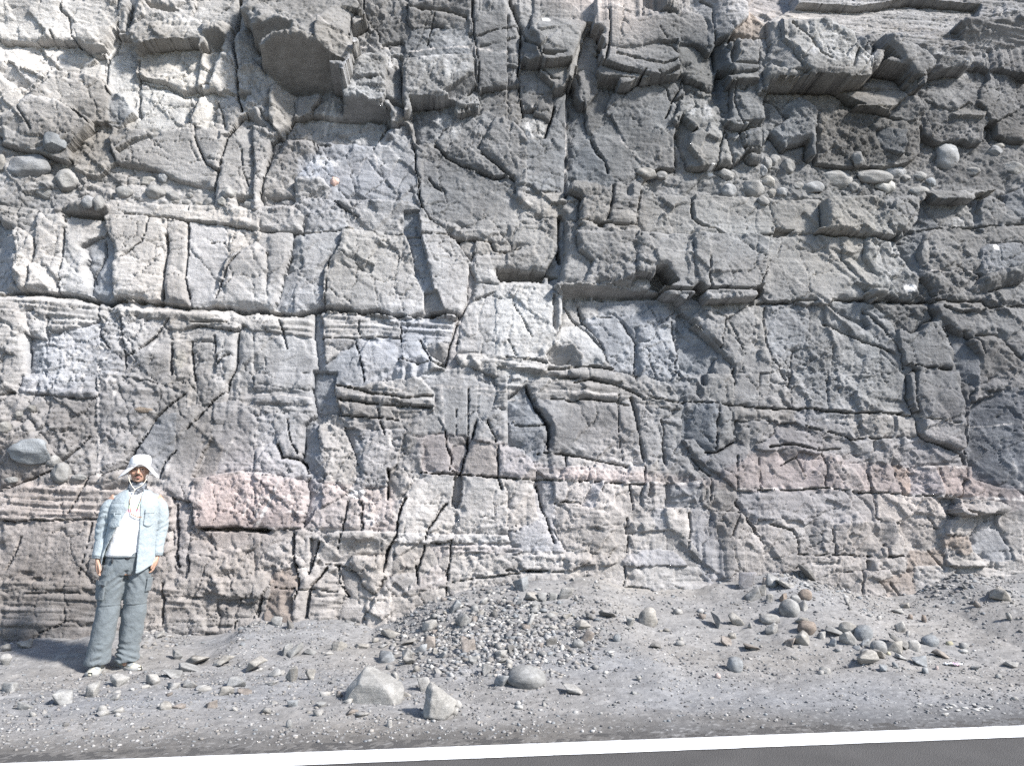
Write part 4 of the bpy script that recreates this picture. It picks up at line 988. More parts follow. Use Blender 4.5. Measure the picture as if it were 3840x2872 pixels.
COBBLES = """A1 480 1200 92 92 10 b
A1 220 1360 182 112 9 v
A1 510 1462 105 98 11 g
A1 515 1330 30 42 6 p
A1 345 1560 92 56 8 g
A1 1000 1562 92 50 8 g
A1 1270 1570 80 55 9 g
A1 1410 1602 85 50 8 g
A1 1200 1470 85 45 5 p
A1 1340 1450 50 46 5 v
A1 0 1330 40 70 5 n
B1 760 160 60 60 10 v
B1 840 170 55 62 9 g
B1 1735 120 75 60 9 g
B1 1620 120 55 32 8 p
B1 1520 100 45 25 7 g
B1 1840 130 45 38 9 w
B1 2065 145 85 55 9 g
B1 1435 105 30 18 6 n
B1 1550 50 35 22 6 g
B1 1900 70 60 45 7 g
A2 675 1512 40 42 3 k
A3 1290 1445 50 38 8 g
A3 1150 1440 90 46 10 n
A3 1820 1430 72 62 6 g
A3 2060 1530 95 85 9 g
A3 1850 1560 60 60 6 v
A4 1600 1250 110 112 12 v
A4 1630 1220 78 88 15 w
A4 690 1450 130 72 12 g
A4 1105 1495 92 62 12 w
A4 990 1440 170 55 9 g
A4 1990 1230 66 46 9 v
A4 820 1330 56 62 6 g
A4 155 1310 46 52 8 g
A4 60 1390 38 50 8 v
A4 95 1340 42 60 8 g
A4 265 1362 56 62 7 g
A4 1180 1390 92 52 7 v
A4 1390 1562 92 56 8 g
A4 2130 1385 82 62 9 g
A4 470 1535 100 52 8 v
A4 1382 1430 56 36 7 g
A4 120 1480 62 52 9 p
A4 350 1525 52 40 7 g
A4 1470 1480 50 36 6 b
A4 820 1520 52 46 6 g
A4 150 1575 44 36 8 p
A4 30 1540 50 52 8 v
A4 1270 1440 42 26 6 g
A4 2030 1190 50 26 8 p
A4 1820 1400 60 40 6 g
B4 225 30 50 40 8 v
B4 40 130 55 40 8 g
C1 300 650 195 105 6 b
C1 510 822 85 88 9 g
C1 655 862 72 30 9 g
C1 55 450 66 52 9 n
C1 280 300 38 32 5 n
C1 172 345 36 30 5 n
C1 1185 305 74 26 5 o
C1 95 880 56 26 6 g
C1 440 722 62 52 5 g
C3 60 395 10 10 2 g"""
STAINS = """A2 1560 640 230 110 .55 w
A2 1150 550 90 90 .5 w
A2 900 540 110 50 .4 w
A2 620 960 60 130 .5 w
A2 1600 1000 120 190 .5 w
A2 1130 1200 150 170 .5 w
A2 520 1400 180 120 .45 v
A2 1680 370 120 80 .4 w
A3 230 1080 90 90 .6 w
A3 310 245 28 22 .9 W
A3 1710 1395 22 30 .9 W
A3 1600 930 130 80 .5 w
A4 560 560 330 90 .45 w
A4 500 400 230 60 .35 w
A4 830 600 110 70 .5 w
A4 1650 620 120 40 .5 w
B4 1070 600 120 190 .4 w
B4 1260 840 50 24 .9 W
B4 1950 515 24 20 .9 W
B4 1690 290 120 40 .5 w
B3 150 1010 240 120 .5 w
B2 2080 1230 130 180 .35 w
C3 2050 200 80 30 .3 w
B1 1480 1420 50 80 .5 l
A1 560 60 320 40 .25 w
A1 480 195 430 20 .5 w
A1 1020 600 120 250 .3 w
A1 1300 900 260 130 .3 w
A2 600 1330 130 40 .3 W
B1 560 1500 190 120 .35 w
C2 850 980 70 40 .6 W
C2 980 1210 80 50 .35 w"""
# colour of the stone across the face (photograph x, y -> colour as seen, light and shade included)
TONES = """200,200,195,190,182 700,350,190,187,178 1200,150,150,148,142 1700,250,140,142,142 2100,150,135,138,136 2600,250,122,126,126 3100,200,150,150,146
3600,100,150,150,150 300,560,150,147,140 700,600,165,163,158 1300,650,160,162,166 1800,650,138,139,138 2300,560,126,130,131 2700,550,148,150,148
3200,480,126,123,116 3600,500,128,128,126 300,900,185,182,178 700,900,178,175,170 1300,950,165,163,158 2000,900,160,158,152 2500,950,155,155,152
3100,950,165,163,155 3600,950,142,142,140 300,1300,178,178,178 900,1250,178,178,176 1500,1250,172,174,178 1950,1200,180,182,182 2400,1200,158,161,164
2900,1250,150,152,152 3500,1250,130,132,133 300,1600,150,145,142 700,1550,155,152,148 1200,1550,158,155,153 1700,1600,160,158,155 2200,1550,142,142,142
2700,1600,138,141,143 3300,1450,143,146,146 3700,1600,120,122,127 150,1900,175,165,158 900,1900,185,172,168 1500,1900,180,175,170 2200,1850,185,178,175
3000,1850,162,154,152 3500,1800,186,175,169 200,2250,142,135,130 900,2200,175,165,156 1500,2150,178,170,162 2300,2050,170,166,162 3000,2050,167,161,157
3600,2080,168,163,158 2200,20,205,188,175 2700,10,190,180,170 3200,10,165,160,155"""
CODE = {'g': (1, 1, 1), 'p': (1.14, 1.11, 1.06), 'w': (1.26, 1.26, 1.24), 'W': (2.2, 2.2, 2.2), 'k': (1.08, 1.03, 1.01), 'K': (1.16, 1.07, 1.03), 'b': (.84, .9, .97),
        'n': (.88, .86, .83), 'l': (1.06, 1.03, .98), 'o': (.86, .72, .6), 'v': (1.0, 1.03, 1.08), 'd': (.92, .92, .95)}  # n and b tint brown and bluish stone, and paint shade on facets

GU0, GU1, GV0, GV1, GS = -6.7, 7.3, -0.25, 9.0, 0.01244
nu = int((GU1 - GU0) / GS) + 1
nv = int((GV1 - GV0) / GS) + 1
uu = GU0 + np.arange(nu) * GS
vv = GV0 + np.arange(nv) * GS
GU, GV = np.meshgrid(uu.astype(np.float32), vv.astype(np.float32))
# joints are not ruler-straight: look the outlines up through a rough warp
wob = fbm(GU * 7, GV * 7, 3, 4, .55) * .015 + vnoise(GU * 40, GV * 40, 9) * .003
wob2 = fbm(GU * 7 + 50, GV * 7 + 20, 23, 4, .55) * .015 + vnoise(GU * 40, GV * 40, 19) * .003
XW, YW = GU + wob, GV + wob2

BASE_BLOCKS = """S -4 0 0 gr: -400,520 1050,560 1100,760 -400,780
S -4 0 0 gr: 2450,520 4300,480 4300,760 2450,760
S -170 0 -220 k: 1740,-420 1755,15 1850,35 1960,42 2080,58 2190,88 2310,56 2490,10 2540,32 2600,30 2670,20 2740,52 2790,72 2850,112 3000,118 3150,118 3150,-420
S -92 0 -150 gL: 3000,-420 2990,118 3120,140 3240,150 3480,140 3620,140 4400,70 4400,-420
S -30 2 -40 pL: 2830,115 2960,40 3200,50 3400,20 3660,40 3640,130 3460,130 3250,150 3150,145
"""
def parse(txt):
    out = []
    for ln in txt.strip().splitlines():
        h, p = ln.split(':')
        sub = h.startswith('+')
        h = h.lstrip('+').split()
        pts = np.array([[float(c) for c in q.split(',')] for q in p.split()])
        sx, sy = tpx(h[0], pts[:, 0], pts[:, 1])
        k = 1.0
        if h[0][0] in 'BCD' and abs(float(h[1])) < 15 and h[4][0] != 'd': k = .62     # the lower face is smoother than the brow
        out.append((sub, float(h[1]) * k, float(h[2]) * (1 if k == 1 else .85), float(h[3]), h[4], sx, sy))
    return out

D = np.full(GU.shape, -0.03, np.float32)
ID = np.zeros(GU.shape, np.int32)
CODEM = np.ones(GU.shape + (3,), np.float32)
ROUGH = np.zeros(GU.shape, np.float32)
LAM = np.zeros(GU.shape, np.float32)
TILT = np.zeros(GU.shape, np.float32)
WT = np.zeros(GU.shape, np.float32)
SEEN = np.zeros(GU.shape, bool)
bid = 0
for (sub, d0, rx, tz, code, sx, sy) in parse(BASE_BLOCKS) + parse(BLOCKS):
    s = (sx - sx.min()) / max(1, np.ptp(sx)) - .5
    t = .5 - (sy - sy.min()) / max(1, np.ptp(sy))
    dv = (d0 + rx * 1.35 * s + tz * 1.25 * t) * .0115
    if tz > 9:      # an underside seen from below: as near level as its height in view allows
        _, v0 = to_plane(sx, sy, dv * 0 + dv.mean())
        tane = np.mean(ray(sx, sy)[:, 2] / ray(sx, sy)[:, 1])
        lim_d = (.80 if sub else .55) * np.ptp(v0) / max(.12, tane + math.tan(LEAN))
        if np.ptp(dv) > lim_d:
            dv = dv.max() - (dv.max() - dv) * lim_d / np.ptp(dv)
    u, v = to_plane(sx, sy, dv)
    A = np.stack([u, v, np.ones_like(u)], 1)
    co, *_ = np.linalg.lstsq(A, dv, rcond=1e-6)
    lim = 7.0
    co0 = np.clip(co[:2], -lim, lim)
    c2 = dv.mean() - co0[0] * u.mean() - co0[1] * v.mean()
    if not sub:
        bid += 1
    pad = .06
    i0 = max(0, int((v.min() - pad - GV0) / GS)); i1 = min(nv, int((v.max() + pad - GV0) / GS) + 2)
    j0 = max(0, int((u.min() - pad - GU0) / GS)); j1 = min(nu, int((u.max() + pad - GU0) / GS) + 2)
    if i1 <= i0 or j1 <= j0:
        continue
    sl = (slice(i0, i1), slice(j0, j1))
    pts = list(zip(u, v))
    X, Y = XW[sl], YW[sl]
    m = inside(X, Y, pts)
    if not m.any():
        continue
    val = co0[0] * X + co0[1] * Y + c2
    val = np.clip(val, dv.min() - .03, dv.max() + .03)
    ed = seg_dist(X, Y, pts, True)
    if not sub:   # weathered arris and open joint round each block
        jb = max(0, RNG.rand() * 1.5 - .80)
        if code[0] in 'klKd': jb *= .45
        chip = np.clip(1.8 * fbm(X * 8, Y * 8, 520 + bid % 17, 3, .6) + .1, 0, 1) * np.clip(1 - ed / (.025 + .05 * np.clip(.5 + vnoise(X * 3, Y * 3, 515), 0, 1)), 0, 1)
        val = val - .045 * chip
        brk = np.clip(.5 + 1.4 * vnoise(X * 4 + 3 * Y, Y * 4 - 2 * X, 500 + bid), 0, 1.2)
        val = val - (.003 + .030 * jb * brk) * np.exp(-(ed / .008))
        val = val + (RNG.rand() - .5) * .012 + (X - X.mean()) * (RNG.rand() - .5) * .05 + (Y - Y.mean()) * (RNG.rand() - .5) * .05
    else:
        val = val - .004 * np.exp(-(ed / .015))
    D[sl] = np.where(m, val, D[sl])
    ID[sl] = np.where(m, bid, ID[sl])
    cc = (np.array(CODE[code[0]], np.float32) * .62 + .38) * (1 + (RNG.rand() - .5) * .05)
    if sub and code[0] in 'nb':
        cc = np.array((.93, .92, .9), np.float32)  # shade painted into the colour of undersides and turned-away facets
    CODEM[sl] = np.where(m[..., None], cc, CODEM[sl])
    ROUGH[sl] = np.where(m, 1.0 if 'r' in code else (0.35 + .4 * RNG.rand()), ROUGH[sl])
    LAM[sl] = np.where(m, 1.0 if 'L' in code else .12, LAM[sl])
    SEEN[sl] |= m
N_ID = bid

# what lies between the blocks: a slightly recessed continuation of its neighbours
def blur(a, n):
    for _ in range(n):
        a = (a + np.roll(a, 1, 0) + np.roll(a, -1, 0)) / 3
        a = (a + np.roll(a, 1, 1) + np.roll(a, -1, 1)) / 3
    return a
for rnd in range(40):
    miss = ID == 0
    if not miss.any():
        break
    best = np.full(D.shape, -1e9, np.float32); bi = ID.copy(); bc = CODEM.copy()
    for ax, sh in ((0, 1), (0, -1), (1, 1), (1, -1)):
        nid = np.roll(ID, sh, ax); nD = np.roll(D, sh, ax)
        ok = miss & (nid > 0) & (nD > best)
        best[ok] = nD[ok]; bi[ok] = nid[ok]; bc[ok] = np.roll(CODEM, sh, ax)[ok]
    f = best > -1e8
    D[f] = best[f]; ID[f] = bi[f]; CODEM[f] = bc[f]
ROUGH[~SEEN] = .8; LAM[~SEEN] = .2

# cracks
for ln in CRACKS.strip().splitlines():
    h, p = ln.split(':')
    tl, wd, dp = h.split()
    wd = float(wd) * .009; dp = float(dp) * .020
    q = np.array([[float(c) for c in a.split(',')] for a in p.split()])
    sx, sy = tpx(tl, q[:, 0], q[:, 1])
    u, v = to_plane(sx, sy, .05)
    pad = wd + .08
    i0 = max(0, int((v.min() - pad - GV0) / GS)); i1 = min(nv, int((v.max() + pad - GV0) / GS) + 2)
    j0 = max(0, int((u.min() - pad - GU0) / GS)); j1 = min(nu, int((u.max() + pad - GU0) / GS) + 2)
    if i1 <= i0 or j1 <= j0:
        continue
    sl = (slice(i0, i1), slice(j0, j1))
    ds = seg_dist(XW[sl], YW[sl], list(zip(u, v)), False)
    w = np.maximum(wd * (.75 + .6 * vnoise(GU[sl] * 11, GV[sl] * 11, 77)), .0045)
    D[sl] -= dp * np.clip((w * .95 - ds) / (w * .4 + 1e-4), 0, 1)

# relief of the stone itself; steep faces between blocks keep their own grain
gy, gx = np.gradient(blur(D, 2), GS)
ATT = blur(1 / (1 + (np.hypot(gx, gy) / 1.1) ** 2), 2)
D0 = D.copy()
soft = blur(np.where(ROUGH > 0, ROUGH, .5), 3)
mask = np.clip(.42 + 2.6 * fbm(GU * 1.1, GV * 1.1, 101, 4), .05, 1.5)
bed = GV + .05 * GU + .03 * fbm(GU * .7, GV * 1.5, 210, 3)
D += .05 * fbm(GU * .55, GV * .7, 31, 3)
def rot(a, sx, sy):
    c, q = math.cos(a), math.sin(a)
    return (GU * c - GV * q) * sx + wob * sx * 2, (GU * q + GV * c) * sy + wob2 * sy * 2
def plates(x, y, seed, step, tilt, wrap=128):
    """flaked face: each Voronoi cell a flat plane of its own, ending in a sharp step"""
    r_ = np.random.RandomState(seed)
    jx, jy, hh = (r_.rand(wrap, wrap).astype(np.float32) for _ in range(3))
    ga, gb = ((r_.rand(wrap, wrap) * 2 - 1).astype(np.float32) for _ in range(2))
    xi = np.floor(x).astype(np.int64); yi = np.floor(y).astype(np.int64)
    best = np.full(x.shape, 9., np.float32); out = np.zeros(x.shape, np.float32)
    for oy in (-1, 0, 1):
        for ox in (-1, 0, 1):
            cx = (xi + ox) % wrap; cy = (yi + oy) % wrap
            dx = (x - xi - ox - jx[cy, cx]).astype(np.float32); dy = (y - yi - oy - jy[cy, cx]).astype(np.float32)
            d = dx * dx + dy * dy
            k = d < best
            out = np.where(k, (hh[cy, cx] - .5) * step + tilt * (ga[cy, cx] * dx + gb[cy, cx] * dy), out)
            best = np.where(k, d, best)
    return out
D += soft * .030 * (facets(*rot(.7, 1.3, 2.2), 41, 1.0, .12) - .4)
pm = np.clip(.55 + 2.4 * fbm(GU * .8 + 2, GV * .8, 161, 3), .15, 1.3)
D += pm * plates(*rot(.15, 1.7, 2.3), 163, .030, .030)
D += pm * plates(*rot(.75, 3.4, 5.2), 165, .020, .024)
mk2 = np.clip(.3 + 2.6 * fbm(GU * 1.7 + 3, GV * 1.7, 105, 4), .0, 1.4)
D += mk2 * plates(*rot(.8, 9, 15), 167, .012, .014)
D += mk2 * plates(*rot(.6, 22, 34), 169, .006, .008)
D += (.25 + soft) * .018 * mask * (facets(*rot(.8, 3.2, 6.0), 43, 1.1, .10) - .4)
# fine joint network: short hairline fractures, denser in shattered patches
def edges_f(x, y, seed, wrap=128):
    rs_ = np.random.RandomState(seed)
    jx = rs_.rand(wrap, wrap).astype(np.float32); jy = rs_.rand(wrap, wrap).astype(np.float32)
    xi = np.floor(x).astype(np.int64); yi = np.floor(y).astype(np.int64)
    f1 = np.full(x.shape, 9., np.float32); f2 = f1.copy()
    for oy in (-1, 0, 1):
        for ox in (-1, 0, 1):
            cx = xi + ox; cy = yi + oy
            d = np.sqrt((x - cx - jx[cy % wrap, cx % wrap]) ** 2 + (y - cy - jy[cy % wrap, cx % wrap]) ** 2)
            f2 = np.minimum(f2, np.maximum(f1, d)); f1 = np.minimum(f1, d)
    return f2 - f1
fr = np.clip(1 - edges_f(GU * 3.2 + wob * 9 + .5 * GV, GV * 1.9 + wob2 * 9, 141) / .035, 0, 1) * np.clip(3 * fbm(GU * 1.7, GV * 1.2, 143, 4, .6) + .3, 0, 1)
fr3 = np.clip(1 - edges_f(GU * 2.1 + wob * 12 - .9 * GV, GV * 5 + wob2 * 9 + .6 * GU, 151) / .035, 0, 1) * np.clip(3 * fbm(GU * 1.4 + 9, GV * 1.6, 153, 4, .6) + .1, 0, 1)
fr2 = np.clip(1 - edges_f(GU * 8 + wob * 20, GV * 6 + wob2 * 20 - GU, 145) / .07, 0, 1) * np.clip(3.5 * fbm(GU * .9 + 5, GV * .9, 147, 4, .6) - .25, 0, 1)
D -= .034 * np.maximum(fr, fr3) + .014 * fr2
# torn ledges: terraces whose treads break off sharply
def terrace(h, sharp=.22):
    f = np.floor(h); r = h - f
    return f + np.clip((r - (1 - sharp)) / sharp, 0, 1)
m2 = np.clip(.32 + 2.6 * fbm(GU * 1.3 + 7, GV * 1.1, 111, 4), 0, 1.4)
t1 = fbm(GU * 2.4 + wob * 10, GV * 5.5 + .9 * GU, 121, 5, .55) * 5 + GU * .6 - GV * 1.2
t2 = fbm(GU * 5 - .8 * GV, GV * 8 + wob * 14, 131, 4, .6) * 4 + GV * 2.5 - GU * 1.1
D += .010 * m2 * (terrace(t1, .10) - t1) + .005 * (.3 + m2) * (terrace(t2, .10) - t2)
D += np.where(ROUGH > .9, .034 * fbm(GU * 12, GV * 14, 61, 4, .65), 0)
D += .005 * fbm(GU * 6, GV * 14, 67, 5, .65) * mask
D += (.0016 + .0012 * mk2) * RNG.normal(size=D.shape)
lam = fbm(GU * 1.3 + 5 * wob, bed * 24, 81, 3, .7)
lam = np.clip(lam * 2.6, -1, 1)
D += blur(LAM, 1) * .021 * lam
D = D0 + (D - D0) * np.clip(ATT + .12, 0, 1)

# colour of the stone, with the seen light and shade painted in
def s2l(a):
    a = a / 255.0
    return np.where(a <= .04045, a / 12.92, ((a + .055) / 1.055) ** 2.4)
T = np.array([[float(c) for c in q.split(',')] for q in TONES.split()])
tu, tv = to_plane(T[:, 0], T[:, 1], .05)
step = 8
cu, cv = np.meshgrid(uu[::step], vv[::step])
num = 0; den = 0
tl = s2l(T[:, 2:5])
for k in range(len(T)):
    w = 1 / (((cu - tu[k]) ** 2 + (cv - tv[k]) ** 2 + .12) ** 1.6)
    num = num + w[..., None] * tl[k]; den = den + w
low = num / den[..., None]
fi = (vv - GV0) / GS / step; fj = (uu - GU0) / GS / step
ii = np.clip(fi.astype(int), 0, low.shape[0] - 2); jj = np.clip(fj.astype(int), 0, low.shape[1] - 2)
ai = np.clip(fi - ii, 0, 1)[:, None, None]; aj = np.clip(fj - jj, 0, 1)[None, :, None]
C = (low[ii][:, jj] * (1 - ai) * (1 - aj) + low[ii + 1][:, jj] * ai * (1 - aj) + low[ii][:, jj + 1] * (1 - ai) * aj + low[ii + 1][:, jj + 1] * ai * aj)
ALB = .66
C = C.astype(np.float32) * ALB
mean_ = C.mean()
C = C * np.clip(C.mean(-1, keepdims=True) / mean_, .5, 1.6) ** .55
C = (C * .55 + C.mean(-1, keepdims=True) * .45) * 1.04
grey = C.mean(-1, keepdims=True)
CODEM = CODEM * .8 + np.stack([blur(CODEM[..., k], 2) for k in range(3)], -1) * .2
C = C * CODEM
# patina: pale mineral bloom against dark fresh breaks, in blotches and runs
pat = fbm(GU * 2.2 + wob * 30, GV * 2.6, 301, 5, .6)
C *= (1 + .17 * np.clip(pat * 2.2, -1, 1))[..., None]
bloom = np.clip(2.4 * fbm(GU * 1.5 + 4, GV * 3.2 + wob * 20, 341, 5, .62) - .35, 0, 1) * .34
C = C + bloom[..., None] * (C * .4 + np.array((.26, .258, .252), np.float32) - C)
dk = np.clip(2.2 * fbm(GU * 1.1 + 9, GV * 1.4, 351, 4, .6) - .4, 0, 1) * .26
C *= (1 - dk)[..., None]
run = fbm(GU * 14 + 20 * wob, GV * 1.3, 311, 4, .65)
rm = np.clip(2.2 * fbm(GU * .8, GV * .6, 315, 3), 0, 1)
C *= (1 + .22 * np.clip(run * 1.8, -1, 1) * rm * (1 - np.clip(LAM, 0, 1)))[..., None]
bandc = 1.5 * fbm(GU * .9 + 4 * wob, bed * 30, 321, 3, .6)
C *= (1 + (.04 + .2 * LAM) * np.clip(bandc, -1, 1))[..., None]
blo = np.clip(fbm(GU * 1.3, GV * 1.3, 331, 3) * 2, -1, 1)[..., None]
C *= 1 + blo * np.array([.02, .0, -.02], np.float32)
# the pinkish bed, offset where the fault cuts it
PINK = ['780,1775 1210,1800 1400,1830 1480,1830 1480,1990 720,1980', '-400,1800 380,1800 640,1820 640,1960 -400,1950', '1560,1630 1680,1620 1900,1660 2050,1750 2430,1770 2650,1790 2830,1700 3000,1690 3300,1740 3620,1750 3750,1800 3840,1850 4300,1880 4300,1900 3840,1885 3600,1865 3300,1840 2840,1840 2430,1815 1950,1795 1580,1775']
for pk, pl in enumerate(PINK):
    q = np.array([[float(c) for c in a.split(',')] for a in pl.split()])
    u, v = to_plane(q[:, 0], q[:, 1], .06)
    m = blur(inside(XW, YW, list(zip(u, v))).astype(np.float32), 1)[..., None]
    k_ = (1.0, .5, 1.0)[pk]
    C = C * (1 + m * k_ * np.array((.05, .003, -.005), np.float32))
for ln in STAINS.strip().splitlines():
    tl_, x, y, rx_, ry_, st, cd = ln.split()
    x, y, rx_, ry_, st = map(float, (x, y, rx_, ry_, st))
    sx, sy = tpx(tl_, np.array([x, x + rx_, x]), np.array([y, y, y + ry_]))
    u, v = to_plane(sx, sy, .08)
    ru, rv = abs(u[1] - u[0]) + .01, abs(v[2] - v[0]) + .01
    q = ((GU - u[0]) / ru) ** 2 + ((GV - v[0]) / rv) ** 2
    nz = 1 if cd == 'W' else np.clip(.55 + 1.5 * fbm(GU * 18, GV * 7, 400 + int(x) % 50, 4, .65), 0, 1.2)
    a = np.clip((1.15 - q) * 1.6, 0, 1) * nz * st
    tgt = {'w': (.50, .50, .49), 'W': (.75, .74, .72), 'v': (.36, .39, .44), 'l': (.46, .43, .36)}[cd]
    C = C + a[..., None] * (np.array(tgt, np.float32) - C)
# chalky scrapes left by the digger, and the pale veins
SCR = """B1 1.3 .75: 545,1420 530,1490 575,1560
B1 1.2 .7: 690,1330 740,1310 600,1400 560,1480
B1 1.3 .8: 770,1325 905,1330 870,1410
B1 1.3 .7: 810,1370 810,1640
B1 1.2 .7: 940,1440 880,1620
B1 1.2 .7: 960,1500 935,1640
B1 1.2 .7: 660,1420 600,1510
B1 1.2 .6: 700,1480 680,1640
B1 1.3 .7: 1280,1265 1240,1340
B1 1.2 .5: 750,1400 715,1470
B1 1.2 .6: 1110,1150 1085,1200
C1 1.6 .6: 800,50 800,400 805,800 830,1000 815,1150
C1 1.2 .6: 935,20 935,230
C1 1.1 .6: 690,0 670,180
C1 1.2 .6: 880,60 900,10
C1 1.4 .7: 1915,540 1870,620 1820,730
C1 1.4 .7: 1690,630 1640,750 1600,850
C1 1.3 .6: 2020,1010 1950,1090
C1 1.3 .6: 2060,1060 2000,1190
C1 1.3 .7: 2160,1060 2110,1190
C1 1.6 .7: 2205,1130 2130,1250
C1 1.6 .4: 1400,700 1350,830 1330,950
C2 1.6 .7: 235,870 160,1000 40,1250
C2 1.2 .6: 65,1060 20,1190
C2 1.1 .7: 80,570 75,620
C2 1.1 .7: 130,570 120,620
C2 1.2 .7: 410,590 385,650
A2 1.2 .8: 660,830 640,920 590,1010 580,1090
A2 1.1 .8: 610,840 580,930 555,1030
A2 1.2 .7: 1010,1270 1030,1380
A2 1.2 .5: 950,1260 880,1380 860,1480
A1 1 .7: 110,205 300,205 460,195 570,195 690,200
A1 1.2 .6: 1140,590 1300,595 1500,605 1630,610
A1 1 .5: 1150,680 1400,690
A2 1.2 .7: 830,480 1000,458 1240,465
A2 1.2 .7: 1260,515 1500,480 1800,470 1850,490 2205,520
A2 1 .6: 1830,500 2205,530
A2 1 .6: 520,340 650,440 800,500
A3 1 .5: 0,890 110,890 230,910
A3 1.2 .5: 920,1080 960,1180 1080,1300 1150,1380
A3 1 .5: 660,990 700,1150
A3 1.6 .5: 495,850 490,1650
B4 1 .6: 1260,720 1400,712 1840,705 2100,690
C1 1.3 .6: 0,1210 400,1205 815,1205
C2 1 .7: 0,1018 450,1020
C2 1 .6: 0,1130 430,1150
C2 1.2 .7: 0,1275 390,1285 1180,1308
C2 1 .6: 0,160 250,175 500,205
C2 1.4 .6: 1500,100 1900,125 2205,160
C2 1.2 .6: 1850,160 2205,215
C3 1.2 .7: 0,150 300,140 560,150 900,180
C3 1.2 .8: 0,868 370,880 720,893 1150,908 1600,900
C3 1.1 .7: 1900,955 2205,960
C4 1.1 .8: 0,958 580,945 980,980 1250,1000
C4 1.5 .9: 1250,1000 1480,1015 1700,1025 2170,1047
C4 1 .7: 1240,772 1480,768 1740,780
C4 1 .7: 500,380 900,375 1220,345 1350,340
C4 1 .6: 1240,340 1500,385 1700,430
C4 1 .6: 1720,450 1900,430 2080,420
C4 1.6 .7: 2090,740 2140,900 2160,1030
C4 1.2 .6: 2160,400 2180,560
C2 1.6 .6: 1560,100 1570,400 1590,480
C2 1.2 .6: 1130,480 1130,640
D2 1.4 .6: 1270,180 1440,140 1600,85"""
for ln in SCR.splitlines():
    h, p = ln.split(':')
    tl_, wd, st = h.split()
    wd = float(wd) * .008; st = float(st)
    q = np.array([[float(c) for c in a.split(',')] for a in p.split()])
    sx, sy = tpx(tl_, q[:, 0], q[:, 1])
    u, v = to_plane(sx, sy, .06)
    i0 = max(0, int((v.min() - .1 - GV0) / GS)); i1 = min(nv, int((v.max() + .1 - GV0) / GS) + 2)
    j0 = max(0, int((u.min() - .1 - GU0) / GS)); j1 = min(nu, int((u.max() + .1 - GU0) / GS) + 2)
    sl = (slice(i0, i1), slice(j0, j1))
    ds = seg_dist(XW[sl], YW[sl], list(zip(u, v)), False)
    a = np.clip(1.6 - ds / wd, 0, 1) * np.clip(.6 + .8 * vnoise(GU[sl] * 25, GV[sl] * 25, 88), 0, 1) * st
    C[sl] = C[sl] + a[..., None] * (np.array((.56, .53, .50), np.float32) - C[sl])
C = np.clip(C * np.array((.985, .99, 1.02), np.float32), .02, .8)

P = PO + GU[..., None] * PU + GV[..., None] * PV + D[..., None] * PN
P = P.astype(np.float32)

cliff = bpy.data.objects.new('cliff', None)
COL.objects.link(cliff)
cliff['kind'] = 'structure'
cliff['label'] = 'tall jointed grey rock face in pale and pinkish beds behind the man'
# cut the surface into its blocks: each a child of the cliff
fid = np.minimum(np.minimum(ID[:-1, :-1], ID[1:, :-1]), np.minimum(ID[:-1, 1:], ID[1:, 1:]))
Dq = np.stack([D[:-1, :-1], D[1:, :-1], D[:-1, 1:], D[1:, 1:]]); Iq = np.stack([ID[:-1, :-1], ID[1:, :-1], ID[:-1, 1:], ID[1:, 1:]])
fid = np.take_along_axis(Iq, Dq.argmax(0)[None], 0)[0]
idx = np.arange(nu * nv).reshape(nv, nu)
quads = np.stack([idx[:-1, :-1], idx[:-1, 1:], idx[1:, 1:], idx[1:, :-1]], -1).reshape(-1, 4)
fid = fid.ravel()
order = np.argsort(fid, kind='stable')
quads = quads[order]; fid = fid[order]
cuts = np.flatnonzero(np.diff(fid)) + 1
PV3 = P.reshape(-1, 3); CV3 = C.reshape(-1, 3)
chunks = sorted(np.split(quads, cuts), key=lambda q: -len(q))
for k, q in enumerate(chunks):
    un, inv = np.unique(q, return_inverse=True)
    mesh_np('rock_block' if k < 280 else 'small_rock_block', PV3[un], inv.reshape(-1, 4), M_ROCK, cliff, smooth=False, cols=CV3[un])  # the smallest blocks of the face take the second name, by size alone

def face_point(u, v, out=0.0):
    j = int(np.clip((u - GU0) / GS, 0, nu - 1)); i = int(np.clip((v - GV0) / GS, 0, nv - 1))
    return P[i, j] + PN * out, C[i, j]

def stone_mesh(n_sub, rs, angular=0.5, flat=1.0):
    """one irregular stone, about unit radius: a sphere cut by random planes, then roughened"""
    bm = bmesh.new()
    bmesh.ops.create_icosphere(bm, subdivisions=n_sub, radius=1.0)
    v = np.array([x.co[:] for x in bm.verts]); f = np.array([[a.index for a in p.verts] for p in bm.faces])
    bm.free()
    for _ in range(int(4 + 9 * angular)):
        n = rs.normal(size=3); n /= np.linalg.norm(n)
        h = 1 - (.15 + .45 * rs.rand()) * min(1, angular * 1.1)
        s = v @ n
        k = s > h
        v[k] -= (s[k] - h)[:, None] * n
    ph = rs.rand(6) * 6
    w = .05 * np.sin(v[:, 0] * 3.1 + ph[0] + 2 * v[:, 1]) + .045 * np.sin(v[:, 1] * 4.3 + ph[1] + v[:, 2] * 2) + .03 * np.sin(v[:, 2] * 6.7 + ph[2] + v[:, 0] * 3)
    v *= (1 + w * (1 - .6 * angular) + .018 * angular * rs.normal(size=len(v)))[:, None]
    return v, f

